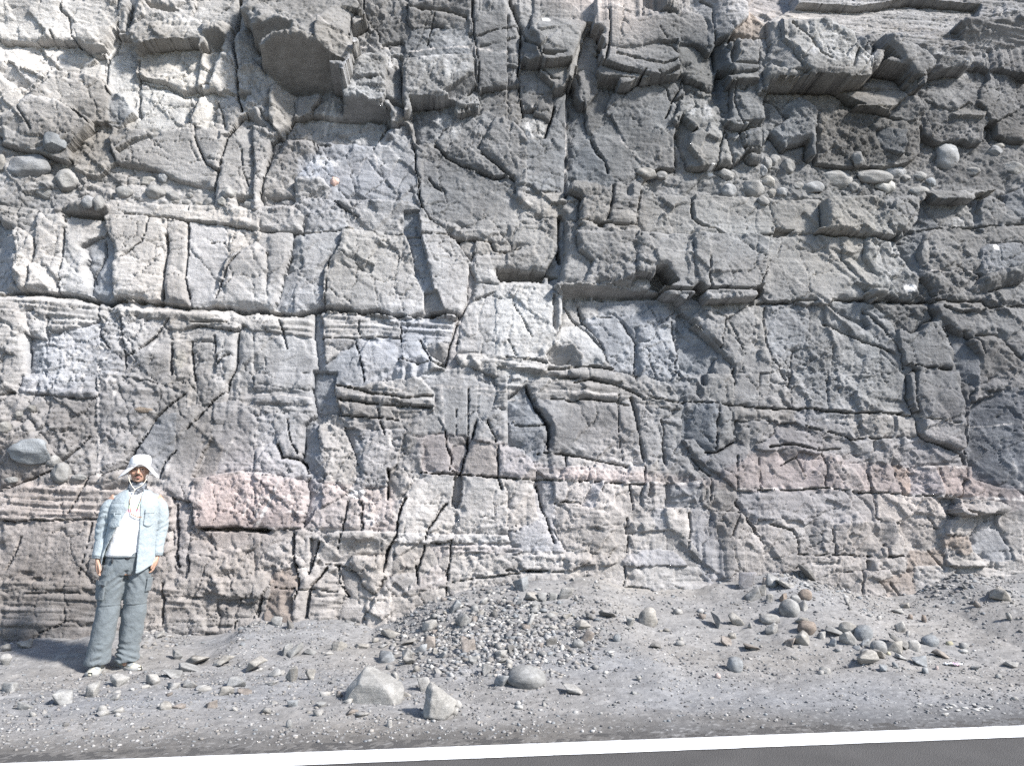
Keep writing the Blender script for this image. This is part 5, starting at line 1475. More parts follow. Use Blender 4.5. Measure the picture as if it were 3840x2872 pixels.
def hull_mesh(rs, n=11, subs=0, rough=.05):
    """an angular broken stone: the hull of a few random corners, about unit size"""
    bm = bmesh.new()
    for _ in range(n):
        q = rs.uniform(-1, 1, 3); m_ = np.abs(q).max(); q = q / m_ * (.72 + .28 * rs.rand())
        bm.verts.new(q)
    bmesh.ops.convex_hull(bm, input=bm.verts)
    for e in [v_ for v_ in bm.verts if not v_.link_faces]:
        bm.verts.remove(e)
    bmesh.ops.bevel(bm, geom=list(bm.edges), offset=.05, segments=1, profile=.6, affect='EDGES', clamp_overlap=True) if subs else None
    bmesh.ops.triangulate(bm, faces=bm.faces)
    for _ in range(subs):
        bmesh.ops.subdivide_edges(bm, edges=[e for e in bm.edges if e.calc_length() > .22], cuts=1)
        bmesh.ops.triangulate(bm, faces=bm.faces)
    v = np.array([a.co[:] for a in bm.verts]); f = np.array([[a.index for a in fc.verts] for fc in bm.faces]); bm.free()
    if subs:
        k = rs.rand() * 90
        v = v * (1 + rough * fbm(v[:, 0] * 2.5 + k, v[:, 2] * 2.5 + v[:, 1] * 1.7, 950, 4, .65))[:, None]
    return v, f
rs = np.random.RandomState(5)
for ln in COBBLES.strip().splitlines():
    tl_, x, y, rx_, ry_, dp, cd = ln.split()
    x, y, rx_, ry_, dp = map(float, (x, y, rx_, ry_, dp))
    sx, sy = tpx(tl_, np.array([x, x + rx_, x]), np.array([y, y, y + ry_]))
    u, v = to_plane(sx, sy, dp * .005)
    ru, rv = abs(u[1] - u[0]), abs(v[2] - v[0])
    c, col = face_point(u[0], v[0])
    th = max(.03, min(ru, rv) * .9)
    c = PO + PU * u[0] + PV * v[0] + PN * (np.dot(c - PO, PN) - th * .12)
    vs_, fs_ = stone_mesh(4, rs, .45 if cd != 'b' else .7)
    nz = fbm(vs_[:, 0] * 3 + rs.rand() * 50, vs_[:, 2] * 3 + vs_[:, 1] * 2, 900, 4, .6)
    vs_ = vs_ * (1 + .07 * nz)[:, None]
    a = (rs.rand() - .5) * .5
    vx = vs_[:, 0] * math.cos(a) - vs_[:, 2] * math.sin(a); vz = vs_[:, 0] * math.sin(a) + vs_[:, 2] * math.cos(a)
    w = c + (vx * ru)[:, None] * PU + (vz * rv)[:, None] * PV + (-vs_[:, 1] * th)[:, None] * PN
    i_ = np.array(CODE[cd]) * np.array((.25, .248, .242)) * (1 + (rs.rand() - .5) * .3)
    if cd == 'k': i_ = np.array((.5, .36, .31))
    cc = np.repeat(i_[None], len(w), 0) * (1 + .18 * np.sin(vs_[:, :1] * 5 + vs_[:, 2:] * 4 + rs.rand() * 6))
    mesh_np('cobble', w, fs_, M_ROCK, cliff, smooth=True, cols=cc)

# ------------------------------------------------------------------ ground, verge, road
BASE_LINE = """-900,2440 -300,2430 0,2420 140,2400 290,2405 380,2375 520,2375 600,2375 700,2390 800,2392 870,2372 950,2335 1050,2335 1150,2325 1300,2335 1400,2352 1480,2332
1560,2292 1650,2245 1750,2215 1900,2192 2100,2172 2230,2165 2350,2205 2500,2212 2600,2210 2750,2185 2900,2155 3060,2185 3150,2215 3250,2232 3330,2240 3440,2230
3520,2182 3580,2158 3700,2166 3840,2158 4300,2160 5000,2180"""
bl = np.array([[float(c) for c in q.split(',')] for q in BASE_LINE.split()])
bu, bv = to_plane(bl[:, 0], bl[:, 1], .06)
NH = np.array([_nh[0], _nh[1]])
def us(x, y):
    """along the cliff, and out in front of it"""
    return (x - PO[0]) * PU[0] + (y - PO[1]) * PU[1], -((x - PO[0]) * NH[0] + (y - PO[1]) * NH[1])
def from_us(u, s):
    return PO[0] + u * PU[0] - s * NH[0], PO[1] + u * PU[1] - s * NH[1]
def ground_exact(x, y):
    x = np.asarray(x, float); y = np.asarray(y, float)
    u, s = us(x, y)
    zb = np.interp(u, bu, bv)
    L = 1.0 + 2.6 * np.clip(zb, 0, .7)
    g = np.clip(1 - np.maximum(s - .05, 0) / L, 0, 1) ** 1.45
    sm = np.clip((s + .3) / .5, 0, 1)
    z = zb * g
    k = np.clip((3.0 - s) / 1.2, 0, 1)
    z = z + k * (.030 * fbm(u * 1.1, s * 1.3, 601, 3) + .018 * fbm(u * 3.5, s * 3.5, 611, 3))
    z = z + np.clip((2.9 - s) / .6, 0, 1) * .02
    z = z + k * .012 * (facets(u * 1.6 + .4 * s, s * 2.6, 615, 1.0, .3) - .4) - .012 * k * np.clip(1 - np.abs(fbm(u * .9, s * 2.2, 617, 3)) / .06, 0, 1)
    return z
_gu = np.arange(-9.0, 10.0, .02); _gs = np.arange(-.8, 5.2, .02)
_ga, _gb = np.meshgrid(_gu, _gs)
GZ = ground_exact(*from_us(_ga, _gb))
def ground_z(x, y):
    u, s = us(np.asarray(x, float), np.asarray(y, float))
    fu = np.clip((u - _gu[0]) / .02, 0, len(_gu) - 1.001); fs = np.clip((s - _gs[0]) / .02, 0, len(_gs) - 1.001)
    i = fs.astype(int); j = fu.astype(int); a = fs - i; b = fu - j
    return (GZ[i, j] * (1 - b) + GZ[i, j + 1] * b) * (1 - a) + (GZ[i + 1, j] * (1 - b) + GZ[i + 1, j + 1] * b) * a
def ground_hit(px, py):
    r = ray(px, py)
    t = np.arange(3.0, 12.0, .01)
    p = CAMP + r[..., None, :] * t[:, None]
    below = p[..., 2] <= ground_z(p[..., 0], p[..., 1])
    k = below.argmax(-1)
    return np.take_along_axis(p, k[..., None, None], -2)[..., 0, :]

# edge line of the road, as seen: top and bottom edge
def flat_hit(px, py, z=0.0):
    r = ray(px, py); t = (z - CAM_H) / r[..., 2]
    return CAMP + r * t[..., None]
top = flat_hit(np.array([0., 1000, 1950, 2900, 3840]), np.array([2862., 2829, 2793, 2757, 2720]))
bot = flat_hit(np.array([1950., 2900, 3840]), np.array([2845., 2805, 2767]))
kt = np.polyfit(top[:, 0], top[:, 1], 1); kb = np.polyfit(bot[:, 0], bot[:, 1], 1)
LSL = kt[0]; LW = (np.polyval(kt, 1.5) - np.polyval(kb, 1.5))
def road_y(x): return LSL * x + kt[1]

n_u, n_s = 1000, 300
gu = np.linspace(-8.5, 9.5, n_u); gs = np.concatenate([np.linspace(-.7, 0, 30), np.linspace(.02, 4.6, n_s - 30)])
A, B = np.meshgrid(gu, gs)
X, Y = from_us(A, B)
Z = ground_exact(X, Y)
edge = Y - road_y(X)                               # > 0: beyond the painted line
fine = np.clip(edge / .5, .12, 1)
Z = Z + fine * (.008 * fbm(X * 9, Y * 9, 621, 4, .7) + .005 * (facets(X * 28, Y * 28, 627, .8) - .3) + .004 * vnoise(X * 60, Y * 60, 631))
Z = np.where(edge < 0, np.minimum(Z, -.012), Z)
mixr = np.clip((edge - .22 + .12 * fbm(X * 1.5, Y * 5, 641, 3)) / .40, 0, 1)[..., None]
dust = np.array((.205, .201, .199)); tar = np.array((.115, .112, .110))
col = tar + (dust - tar) * mixr
warm = np.clip(fbm(X * .8, Y * 1.2, 651, 3) * 1.5, -1, 1)[..., None]
col = col * (1 + warm * np.array((.06, .02, -.04)))
col = col * (1 + .16 * np.clip(fbm(X * 5, Y * 9, 661, 4, .65) * 2, -1, 1))[..., None]
spk = np.clip((vnoise(X * 70, Y * 70, 671) - .55) * 3, 0, 1)[..., None] * .5
col = col + spk * (np.array((.36, .36, .36)) - col)
gi = np.arange(n_u * n_s).reshape(n_s, n_u)
gq = np.stack([gi[1:, :-1], gi[1:, 1:], gi[:-1, 1:], gi[:-1, :-1]], -1).reshape(-1, 4)
M_GROUND = rock_material('dust_and_grit', scale=3.0, bump=.5, contrast=.26)
g = mesh_np('ground', np.stack([X, Y, Z], -1).reshape(-1, 3), gq, M_GROUND, smooth=True, cols=col.reshape(-1, 3))
g['kind'] = 'structure'

M_PLAIN = plain('far_dust', (.10, .097, .093), .95, .1, .2, 3)
f = mesh_np('terrain', np.array([[-80, -90, -.06], [80, -90, -.06], [80, 12, -.06], [-80, 12, -.06]]), np.array([[0, 1, 2, 3]]), M_PLAIN)
f['kind'] = 'structure'

# asphalt: worn, with pale grit showing
m, nt, b = mat_new('asphalt')
geo = nd(nt, 'ShaderNodeNewGeometry')
n1 = nd(nt, 'ShaderNodeTexNoise', Scale=260.0, Detail=3.0, Roughness=.7); nt.links.new(geo.outputs['Position'], n1.inputs['Vector'])
n2 = nd(nt, 'ShaderNodeTexNoise', Scale=3.0, Detail=5.0); nt.links.new(geo.outputs['Position'], n2.inputs['Vector'])
r1 = nd(nt, 'ShaderNodeMapRange'); r1.inputs[1].default_value = .35; r1.inputs[2].default_value = .72; r1.inputs[3].default_value = .035; r1.inputs[4].default_value = .105
nt.links.new(n1.outputs[0], r1.inputs[0])
r2 = nd(nt, 'ShaderNodeMapRange'); r2.inputs[1].default_value = .3; r2.inputs[2].default_value = .7; r2.inputs[3].default_value = .85; r2.inputs[4].default_value = 1.15
nt.links.new(n2.outputs[0], r2.inputs[0])
mu = nd(nt, 'ShaderNodeMath', operation='MULTIPLY'); nt.links.new(r1.outputs[0], mu.inputs[0]); nt.links.new(r2.outputs[0], mu.inputs[1])
vm = nd(nt, 'ShaderNodeVectorMath', operation='SCALE'); vm.inputs[0].default_value = (1.0, .96, .94); nt.links.new(mu.outputs[0], vm.inputs['Scale'])
nt.links.new(vm.outputs[0], b.inputs['Base Color']); b.inputs['Roughness'].default_value = .9
vo = nd(nt, 'ShaderNodeTexVoronoi', Scale=160.0); nt.links.new(geo.outputs['Position'], vo.inputs['Vector'])
bp = nd(nt, 'ShaderNodeBump', Strength=.6, Distance=.006); nt.links.new(vo.outputs['Distance'], bp.inputs['Height']); nt.links.new(bp.outputs[0], b.inputs['Normal'])
M_ASPH = m
xs = np.linspace(-14, 16, 121)
def strip(name, off0, off1, z, mat, ragged=0.0, seed=0):
    y0 = road_y(xs_) + off0; y1 = road_y(xs_) + off1
    if ragged:
        y0 = y0 + ragged * fbm(xs_ * 12, xs_ * 0 + 1, seed, 4, .7); y1 = y1 + ragged * fbm(xs_ * 12, xs_ * 0 + 9, seed + 5, 4, .7)
    v = np.concatenate([np.stack([xs_, y0, xs_ * 0 + z], -1), np.stack([xs_, y1, xs_ * 0 + z], -1)])
    n = len(xs_); i = np.arange(n - 1)
    return mesh_np(name, v, np.stack([i, i + 1, i + 1 + n, i + n], -1), mat)
xs_ = np.linspace(-14, 16, 1501)
rd = strip('road', -9.0, .16, 0.0, M_ASPH, .02, 31); rd['kind'] = 'structure'
# thermoplastic line, scuffed and chipped
m, nt, b = mat_new('road_paint')
geo = nd(nt, 'ShaderNodeNewGeometry')
n1 = nd(nt, 'ShaderNodeTexNoise', Scale=16.0, Detail=8.0, Roughness=.7); nt.links.new(geo.outputs['Position'], n1.inputs['Vector'])
r1 = nd(nt, 'ShaderNodeMapRange'); r1.inputs[1].default_value = .61; r1.inputs[2].default_value = .66; nt.links.new(n1.outputs[0], r1.inputs[0])
vo = nd(nt, 'ShaderNodeTexVoronoi', feature='DISTANCE_TO_EDGE', Scale=1.3); nt.links.new(geo.outputs['Position'], vo.inputs['Vector'])
r3 = nd(nt, 'ShaderNodeMapRange'); r3.inputs[1].default_value = .004; r3.inputs[2].default_value = .0; r3.inputs[3].default_value = 0; r3.inputs[4].default_value = .8; nt.links.new(vo.outputs[0], r3.inputs[0])
ma = nd(nt, 'ShaderNodeMath', operation='MAXIMUM'); nt.links.new(r1.outputs[0], ma.inputs[0]); nt.links.new(r3.outputs[0], ma.inputs[1])
mx = nd(nt, 'ShaderNodeMix', data_type='RGBA'); nt.links.new(ma.outputs[0], mx.inputs[0]); mx.inputs[6].default_value = (.72, .73, .74, 1); mx.inputs[7].default_value = (.16, .16, .16, 1)
nt.links.new(mx.outputs[2], b.inputs['Base Color']); b.inputs['Roughness'].default_value = .6
bp = nd(nt, 'ShaderNodeBump', Strength=.2, Distance=.005); nt.links.new(n1.outputs[0], bp.inputs['Height']); nt.links.new(bp.outputs[0], b.inputs['Normal'])
ln_ = strip('road_marking', -LW * .93, 0.0, 0.005, m, .006, 41); ln_['kind'] = 'structure'

# ------------------------------------------------------------------ loose stones
STONES = """D1 1605 825 215 105 tan s -12|tan slab with a dark gap beneath it, right of the man's shoes
D1 1545 880 170 75 grey s 5|broken grey slab lying just below the tan slab right of the man
D1 1450 775 85 75 grey a 0|small grey pointed stone touching the left end of the tan slab
D1 1820 830 160 95 tan s -28|tan plank-like stone tilted beside the tan slab right of the man
D1 2085 890 180 105 tan s -30|tan tilted shard lying alone, farthest right of the man's three shards
D1 965 1000 125 80 pale a 0|pale pitted stone on the dust right below the man's shoes
D1 742 1090 92 112 pale a 0|upright pale stone on the dust below the man's left shoe
D1 905 1110 118 55 pale s -8|thin pale wedge stone beside the upright pale one below the man
D1 490 1155 112 95 grey a 0|grey blocky stone alone on the dust left of the man's feet
D1 205 1190 95 60 grey a 0|low dark grey stone at the far left of the verge
D1 1245 985 92 80 pale a 15|
D1 1350 1195 92 60 tan r 0|
D1 1465 1185 92 35 brown s 0|
D1 830 1215 64 48 pale r 0|
D1 258 1252 48 38 pale a 0|
D1 1860 1070 115 58 tan s 0|
D1 1940 1010 125 62 grey s 0|
D1 2010 1066 115 55 brown s 10|
D1 28 830 75 85 pale a 0|pale stone cut by the left edge of the photo, on the dust
D1 35 715 70 52 pale s 0|
D1 170 690 105 50 tan s 0|
D1 1555 1015 100 50 pale s 0|
D1 1660 1028 92 25 white s 0|
D1 1740 1178 80 58 brown a 0|
D1 530 1332 48 22 dark s 0|
D1 45 1045 95 68 grey a 0|
D1 1400 930 140 75 grey s 10|
D1 1085 1035 40 18 white s 0|
D1 965 1250 40 28 pale r 0|
D1 1300 600 95 60 pale s -20|
D2 262 745 95 95 grey a 0|rough grey block with a shaded left side, left on the rubble bank
D2 340 755 125 105 grey s -40|grey slab leaning on the rough grey block of the bank
D2 460 742 88 40 grey s 0|
D2 300 520 64 72 dark a 0|
D2 190 492 84 62 grey a 0|
D2 690 700 130 115 tan a 0|
D2 1117 605 155 80 tan s 12|tan flat stone at the foot of the smooth cliff toe
D2 1450 548 112 72 pale s 0|pale flat stone on the slope where the smooth cliff toe ends
D2 1280 672 125 80 tan s -25|tan wedge stone at the left end of the rubble heap
D2 890 682 115 58 tan s 10|
D2 1070 680 84 30 pale s -15|
D2 1000 642 58 46 tan a 0|
D2 1115 800 155 92 blue a -10|pale blue-grey block at the left foot of the rubble heap
D2 1265 765 92 82 pale a 0|
D2 1360 725 125 62 blue s 0|
D2 1440 690 112 100 brown a 0|brownish angular stone standing in the left part of the rubble heap
D2 1500 740 74 60 tan s 40|
D2 1290 825 112 62 tan a 0|
D2 1120 865 62 44 grey a 0|
D2 1530 912 78 62 pale a 0|
D2 1340 876 58 46 tan a 0|
D2 1185 938 92 58 pale a 0|
D2 305 972 115 118 tan a -12|cube-like tan stone in the row left of the big boulder
D2 450 950 84 100 tan a 15|tan stone with a dark left side, between the cube-like stone and the boulder
D2 165 920 92 70 grey a 0|
D2 150 992 92 44 pale s -10|
D2 228 915 54 46 pale a 0|
D2 1400 1040 108 112 pale a 0|pale squarish stone standing between the boulder and the broken rock
D2 1690 1172 74 60 pale a 0|
D2 290 1340 48 62 grey r 0|
D2 1120 1335 46 50 pale a 0|
D2 320 1172 82 52 blue a 0|
D2 1765 725 125 110 brown a 0|brown and grey triangular block in the middle of the rubble heap
D2 1725 520 125 115 grey a 20|large grey angular stone near the top of the rubble heap
D2 1670 390 84 95 blue a 0|bluish stone on the upper left edge of the rubble heap
D2 1980 668 60 50 pale a 0|
D2 2030 700 70 52 pale a 0|
D2 1930 902 94 92 pale a 10|pale stone with a brown face at the foot of the rubble heap
D2 2055 1000 118 92 blue a 0|blue-grey stone beside the flat pale boulder below the heap
D2 2175 1000 80 88 pale a 0|
D2 2040 770 105 55 pale s 0|
D2 2110 836 62 50 pale a 0|
D2 1260 1085 82 42 tan a 0|
D2 1210 1050 44 70 brown a 0|
D2 1660 1235 70 45 pale s 0|
D2 710 1085 50 45 brown a 0|
D2 1580 760 80 50 grey s 0|
D2 1800 820 90 60 grey a 0|
D2 1650 850 70 46 grey s 20|
D2 1500 450 70 40 grey s 0|
D2 1900 320 70 60 pale a 0|
D2 1990 420 60 66 dark a 0|
D2 1830 385 62 60 grey a 0|
D2 1820 480 58 60 brown a 0|
D2 2060 320 60 46 pale a 0|
D2 550 1170 80 36 grey s 0|
D2 100 1230 70 40 pale s 0|
D3 130 210 135 112 blue a -15|pale bluish angular stone on top of the rubble heap against the cliff
D3 215 295 128 56 tan s 0|
D3 298 295 84 72 grey a 0|
D3 378 290 74 72 grey a 10|
D3 500 280 130 90 pale a 0|biggest pale stone on the top right of the rubble heap
D3 582 285 42 46 pale a 0|
D3 245 365 74 76 grey a -20|
D3 110 330 84 68 grey s -30|
D3 205 518 95 104 grey s -60|grey slab standing upright in the rubble heap
D3 640 540 125 58 tan s 0|tan flat stone at the right end of the rubble heap
D3 665 632 104 82 brown a 20|
D3 592 684 94 60 grey r 0|
D3 375 670 95 72 dark a 0|dark grey angular stone low in the rubble heap
D3 505 452 78 46 tan a 0|
D3 690 450 62 82 dark s 50|
D3 838 448 145 48 dark s 0|dark flat slabs stacked left of the round tan boulder
D3 1020 500 78 66 pale a 0|pale pointed stone just left of the round tan boulder
D3 1180 502 145 146 tan r 20|big round tan boulder on the bare dusty slope
D3 1420 402 72 44 pale r 0|
D3 1630 465 68 52 brown a 0|
D3 1745 545 92 160 grey s 72|long grey slab lying down the slope right of the round tan boulder
D3 1915 502 80 115 tan a -25|pale tan upright stone right of the long grey slab
D3 2020 520 46 52 pale a 0|
D3 1608 398 50 36 white r 0|
D3 2015 210 138 140 lilac a 0|lilac grey boulder on the talus below the cliff ledge
D3 2045 290 125 88 grey a -10|grey wedge stone under the lilac grey boulder
D3 2120 250 84 82 tan a 0|
D3 2175 300 52 72 tan a 20|
D3 2145 182 64 72 brown a 0|
D3 1825 668 95 62 brown a 10|brown stone low on the slope right of the round tan boulder
D3 1870 615 74 52 tan a 0|
D3 2055 720 135 62 brown s 15|flat brown stone below the pale tan upright stone
D3 1440 664 70 38 pale r 0|
D3 1440 625 36 36 pale a 0|
D3 165 1025 285 145 grey r 0|flat grey boulder with a pale rim near the middle of the verge
D3 540 1068 175 98 pale s 15|pale wedge rock with a shaded left side, right of the flat boulder
D3 1905 880 120 112 blue r 0|round grey cobble with a shadow, alone on the right verge
D3 1750 932 42 36 pink r 0|
D3 1090 950 48 42 pale a 0|
D3 1062 1062 74 38 grey a 0|
D3 95 1152 42 30 white r 0|
D3 100 1188 62 26 white s 0|
D3 310 1162 38 42 pale a 0|
D3 780 1232 36 20 white s 0|
D3 55 892 42 62 pale a 20|
D3 220 868 42 40 pale a 0|
D3 555 742 62 40 pale a 0|
D3 865 735 70 28 white s 0|
D3 870 758 50 22 pale s 0|
D3 20 850 52 50 tan a 0|
D3 45 730 74 60 dark a 0|
D3 115 696 72 40 grey a 0|
D3 280 680 46 40 brown a 0|
D3 915 630 60 62 blue r 0|
D3 1235 690 90 40 dark s 0|
D3 800 390 50 30 pale a 0|
D3 905 395 36 42 pale a 0|
D4 150 185 105 100 grey a 0|
D4 255 215 175 64 pale s 20|long pale slab at the upper end of the boulders on the talus
D4 235 302 84 62 rust a 0|
D4 408 288 98 78 rust r 0|rust brown stone at the top of the talus boulders
D4 330 300 84 46 grey a 0|
D4 290 430 150 125 grey r -35|smooth egg-shaped grey boulder among the talus boulders
D4 385 372 74 78 pale a 0|
D4 385 490 118 78 tan a 10|
D4 430 572 130 98 rust r 0|rust brown rounded boulder below the egg-shaped one
D4 118 484 145 68 pale r 0|
D4 130 570 95 86 pale a 15|
D4 375 668 125 95 tan a -20|tan angular stone below the rust brown boulder
D4 295 672 115 72 brown s -20|
D4 540 614 74 52 pale a 0|
D4 650 600 155 72 grey s 18|grey slab lying left of the pale tan pair of stones
D4 768 570 118 78 tan r 0|upper stone of the pale tan pair beside the blue boulder
D4 775 655 115 92 pale a 0|lower stone of the pale tan pair beside the blue boulder
D4 635 666 74 62 blue a 0|
D4 900 632 125 112 blue r 0|rounded blue boulder on the right of the verge
D4 885 668 95 50 blue a 0|
D4 1190 692 190 95 dark s 25|dark brown shard leaning on pale stones at the right
D4 1195 556 84 78 pale a 0|
D4 1248 580 42 40 pale a 0|
D4 1330 706 115 78 pale a 0|
D4 1455 668 115 76 blue r 0|bluish rounded stone right of the dark brown shard
D4 1165 722 145 70 tan a 0|
D4 1025 738 115 92 grey r 0|
D4 1010 780 155 68 tan s 22|
D4 918 752 84 50 grey r 0|
D4 935 838 165 92 tan a -18|tan wedge stone with a dark underside, lowest of the right group
D4 1550 770 115 66 brown s 25|brown shard just above the pink and white plastic scrap
D4 2045 298 155 82 tan a 15|tan stone with a dark underside high on the right slope
D4 1965 248 74 42 grey a 0|
D4 1832 358 62 58 brown s 50|
D4 1388 470 46 56 rust a 0|
D4 1270 442 42 34 rust a 0|
D4 1250 356 84 36 tan s 0|
D4 2095 455 52 60 pale s 50|
D4 1175 400 80 30 pale s 0|
D4 742 326 52 52 pale a 0|
D4 570 894 78 50 pale r 0|
D4 532 902 42 32 pale r 0|
D4 1200 780 84 42 white s 20|
D4 1375 832 115 62 blue a 0|
D4 1715 722 56 22 white r 0|
D4 1600 658 50 30 yellow a 0|
D4 1092 742 30 26 yellow r 0|
D4 1390 892 60 46 blue a 0|
D4 1160 850 60 46 blue a 0|
D4 1040 880 90 40 blue s 0|
D4 1500 870 40 30 pink a 0|
D4 1830 872 80 34 grey a 0|
D4 2120 850 110 30 pale s 0|
D4 2005 930 40 34 pale r 0|
D4 2140 1112 44 24 pale r 0|
D4 1715 690 64 42 grey a 0|
D4 1720 200 40 46 pale s 60|
D4 450 150 90 190 dark s 55|dark slab leaning down the slope at the cliff's right toe"""
SCOL = {'tan': (.28, .262, .235), 'grey': (.22, .22, .217), 'pale': (.31, .30, .285), 'white': (.40, .395, .385), 'dark': (.10, .095, .09), 'brown': (.20, .165, .14), 'blue': (.20, .215, .23),
        'lilac': (.28, .265, .275), 'rust': (.19, .14, .105), 'pink': (.46, .36, .33), 'yellow': (.46, .42, .28)}
SCOL = {k: tuple(np.array(c) * .62 + np.array((.205, .203, .198)) * .38) for k, c in SCOL.items()}     # road dust on everything
rs = np.random.RandomState(21)
def rotz(v, a):
    c, s = math.cos(a), math.sin(a)
    return np.stack([v[:, 0] * c - v[:, 1] * s, v[:, 0] * s + v[:, 1] * c, v[:, 2]], -1)
def roty(v, a):
    c, s = math.cos(a), math.sin(a)
    return np.stack([v[:, 0] * c + v[:, 2] * s, v[:, 1], -v[:, 0] * s + v[:, 2] * c], -1)
def stone_cols(v, base):
    c = np.array(base)
    t = .14 * np.sin(v[:, 0] * 3 + v[:, 2] * 4 + rs.rand() * 6) + .10 * rs.normal(size=len(v)) + .12 * (rs.rand() - .5)
    return np.clip(c[None] * (1 + t)[:, None], .02, .8)
def put_stone(px, py, w, h, kind, base, tilt, subs):
    p = ground_hit(px, py)
    dist = np.linalg.norm(p - CAMP)
    W = w / 2.205 / FPX * dist * 1.08; Hh = h / 2.205 / FPX * dist * 1.15
    if kind == 'r': v, f = stone_mesh(subs, rs, .22)
    else: v, f = hull_mesh(rs, 9 + rs.randint(5), 2 if subs == 3 else 0)
    v = v / np.abs(v).max(0)
    v = rotz(v, rs.rand() * 6.28); v = v / np.abs(v).max(0)
    hh = Hh * 1.12
    a = math.radians(-tilt)
    thick = hh
    if kind == 's' and abs(tilt) > 3:
        L = max(W, Hh); thick = min(W, Hh) * .55
        W2 = L
    else:
        W2 = W
    v = v * np.array([W2 / 2, W2 * .40, thick / 2])
    v = roty(v, -a)
    zmin = v[:, 2].min()
    hgt = v[:, 2].max() - zmin
    base_p = np.array([p[0], p[1] + np.abs(v[:, 1]).max() * .75, 0])
    base_p[2] = ground_z(base_p[0], base_p[1])
    sink = hgt * (.26 if kind != 's' else .14)
    v[:, 2] -= zmin + sink
    return v, f, base_p
for ln in STONES.strip().splitlines():
    spec, lab = ln.split('|')
    tl_, x, y, w, h, cn, kind, tilt = spec.split()
    x, y, w, h, tilt = float(x), float(y), float(w), float(h), float(tilt)
    px, py = tpx(tl_, x, y)
    v, f, bp_ = put_stone(px, py, w, h, kind, SCOL[cn], tilt, 3 if max(w, h) > 70 else 2)
    nm = 'boulder' if max(w, h) > 140 else 'stone'
    o = mesh_np(nm, v, f, M_STONE, smooth=(kind == 'r'), cols=stone_cols(v / np.abs(v).max(), SCOL[cn]))
    o.location = bp_
    if lab:
        tag(o, lab, nm)
    else:
        zone = 'left' if px < 1300 else ('heap' if px < 2300 and py < 2560 else 'right' if px >= 2300 else 'low')
        cw = {'tan': 'tan', 'grey': 'grey', 'pale': 'pale', 'white': 'white', 'dark': 'dark', 'brown': 'brown', 'blue': 'blue-grey', 'lilac': 'lilac', 'rust': 'rusty', 'pink': 'pinkish', 'yellow': 'yellowish'}[cn]
        kw = {'a': 'angular', 'r': 'rounded', 's': 'flat'}[kind]
        zw = {'left': "on the dusty verge between the man and the boulder", 'heap': 'in the rubble heap at the middle of the cliff foot', 'right': 'on the talus slope at the right', 'low': 'on the gravel near the road below the heap'}[zone]
        tag(o, 'small %s %s stone %s' % (cw, kw, zw), 'stone', 'small loose stones ' + zw)

# the two biggest rocks by the road, shaped one by one from their corners
def hull_rock(name, pts, base, px, py, ws, label, subs=2, rough=.007):
    p = ground_hit(px, py); dist = np.linalg.norm(p - CAMP); k = dist / FPX / 2.205
    bm = bmesh.new()
    for q in pts:
        bm.verts.new(((q[0]) * k, q[1] * k, q[2] * k))
    bmesh.ops.convex_hull(bm, input=bm.verts)
    for e in [v_ for v_ in bm.verts if not v_.link_faces]:
        bm.verts.remove(e)
    bmesh.ops.bevel(bm, geom=list(bm.edges), offset=.005, segments=1, profile=.6, affect='EDGES')
    bmesh.ops.triangulate(bm, faces=bm.faces)
    for _ in range(subs + 1):
        bmesh.ops.subdivide_edges(bm, edges=[e for e in bm.edges if e.calc_length() > .02], cuts=1)
        bmesh.ops.triangulate(bm, faces=bm.faces)
    v = np.array([a.co[:] for a in bm.verts]); f = np.array([[a.index for a in fc.verts] for fc in bm.faces]); bm.free()
    n = fbm(v[:, 0] * 14 + v[:, 1] * 5, v[:, 2] * 14 - v[:, 1] * 9, 71, 4, .6)
    c = v.mean(0); d = v - c; d /= np.linalg.norm(d, axis=1)[:, None] + 1e-9
    v = v + d * (n * rough)[:, None]
    z0 = ground_z(p[0], p[1] + .1)
    bc = np.array(base)[None] * (1 + .22 * np.clip(fbm(v[:, 0] * 9, v[:, 2] * 9 + v[:, 1] * 4, 5, 4, .6) * 2, -1, 1))[:, None]
    o = mesh_np(name, v, f, M_STONE, smooth=False, cols=np.clip(bc, .02, .8))
    o.location = (p[0], p[1] + .02, z0)
    return tag(o, label, 'boulder')
hull_rock('boulder', [(-225, 0, -20), (-215, 60, 90), (-60, 110, 250), (-75, 60, 245), (50, 130, 195), (200, 90, 130), (230, 40, 90), (215, 0, -20), (-110, -30, -20), (-190, -10, 40), (-100, -40, 150), (100, -60, 120), (180, -60, -20),
                      (200, 180, -20), (-180, 200, -20), (-100, 190, 180)],
          (.255, .25, .24), *tpx('D2', 985, 1130), 450, 'largest boulder on the verge, beige with a sloping pale top edge')
hull_rock('boulder', [(-115, -20, -10), (-120, 10, 40), (-105, 40, 200), (-70, 50, 245), (-40, -40, 200), (-60, -60, 110), (20, 30, 190), (100, 0, 130), (130, 20, 110), (110, -40, 40), (40, -60, -15), (-60, -70, 10), (100, 90, -10), (-90, 110, 0), (-60, 100, 200)],
          (.26, .252, .238), *tpx('D2', 1530, 1265), 240, 'chipped rock with a blue-grey side, nearest the road line', rough=.010)
hull_rock('boulder', [(-85, 0, -10), (-90, 10, 45), (-50, 20, 85), (20, 10, 95), (70, 0, 80), (85, 10, 40), (60, 0, -12), (-20, -40, 0), (20, -45, 60), (0, 60, 90), (60, 60, 0), (-70, 60, 0)],
          (.27, .24, .21), *tpx('D3', 1540, 108), 180, 'brown flat boulder perched on the dusty ledge at the cliff foot')

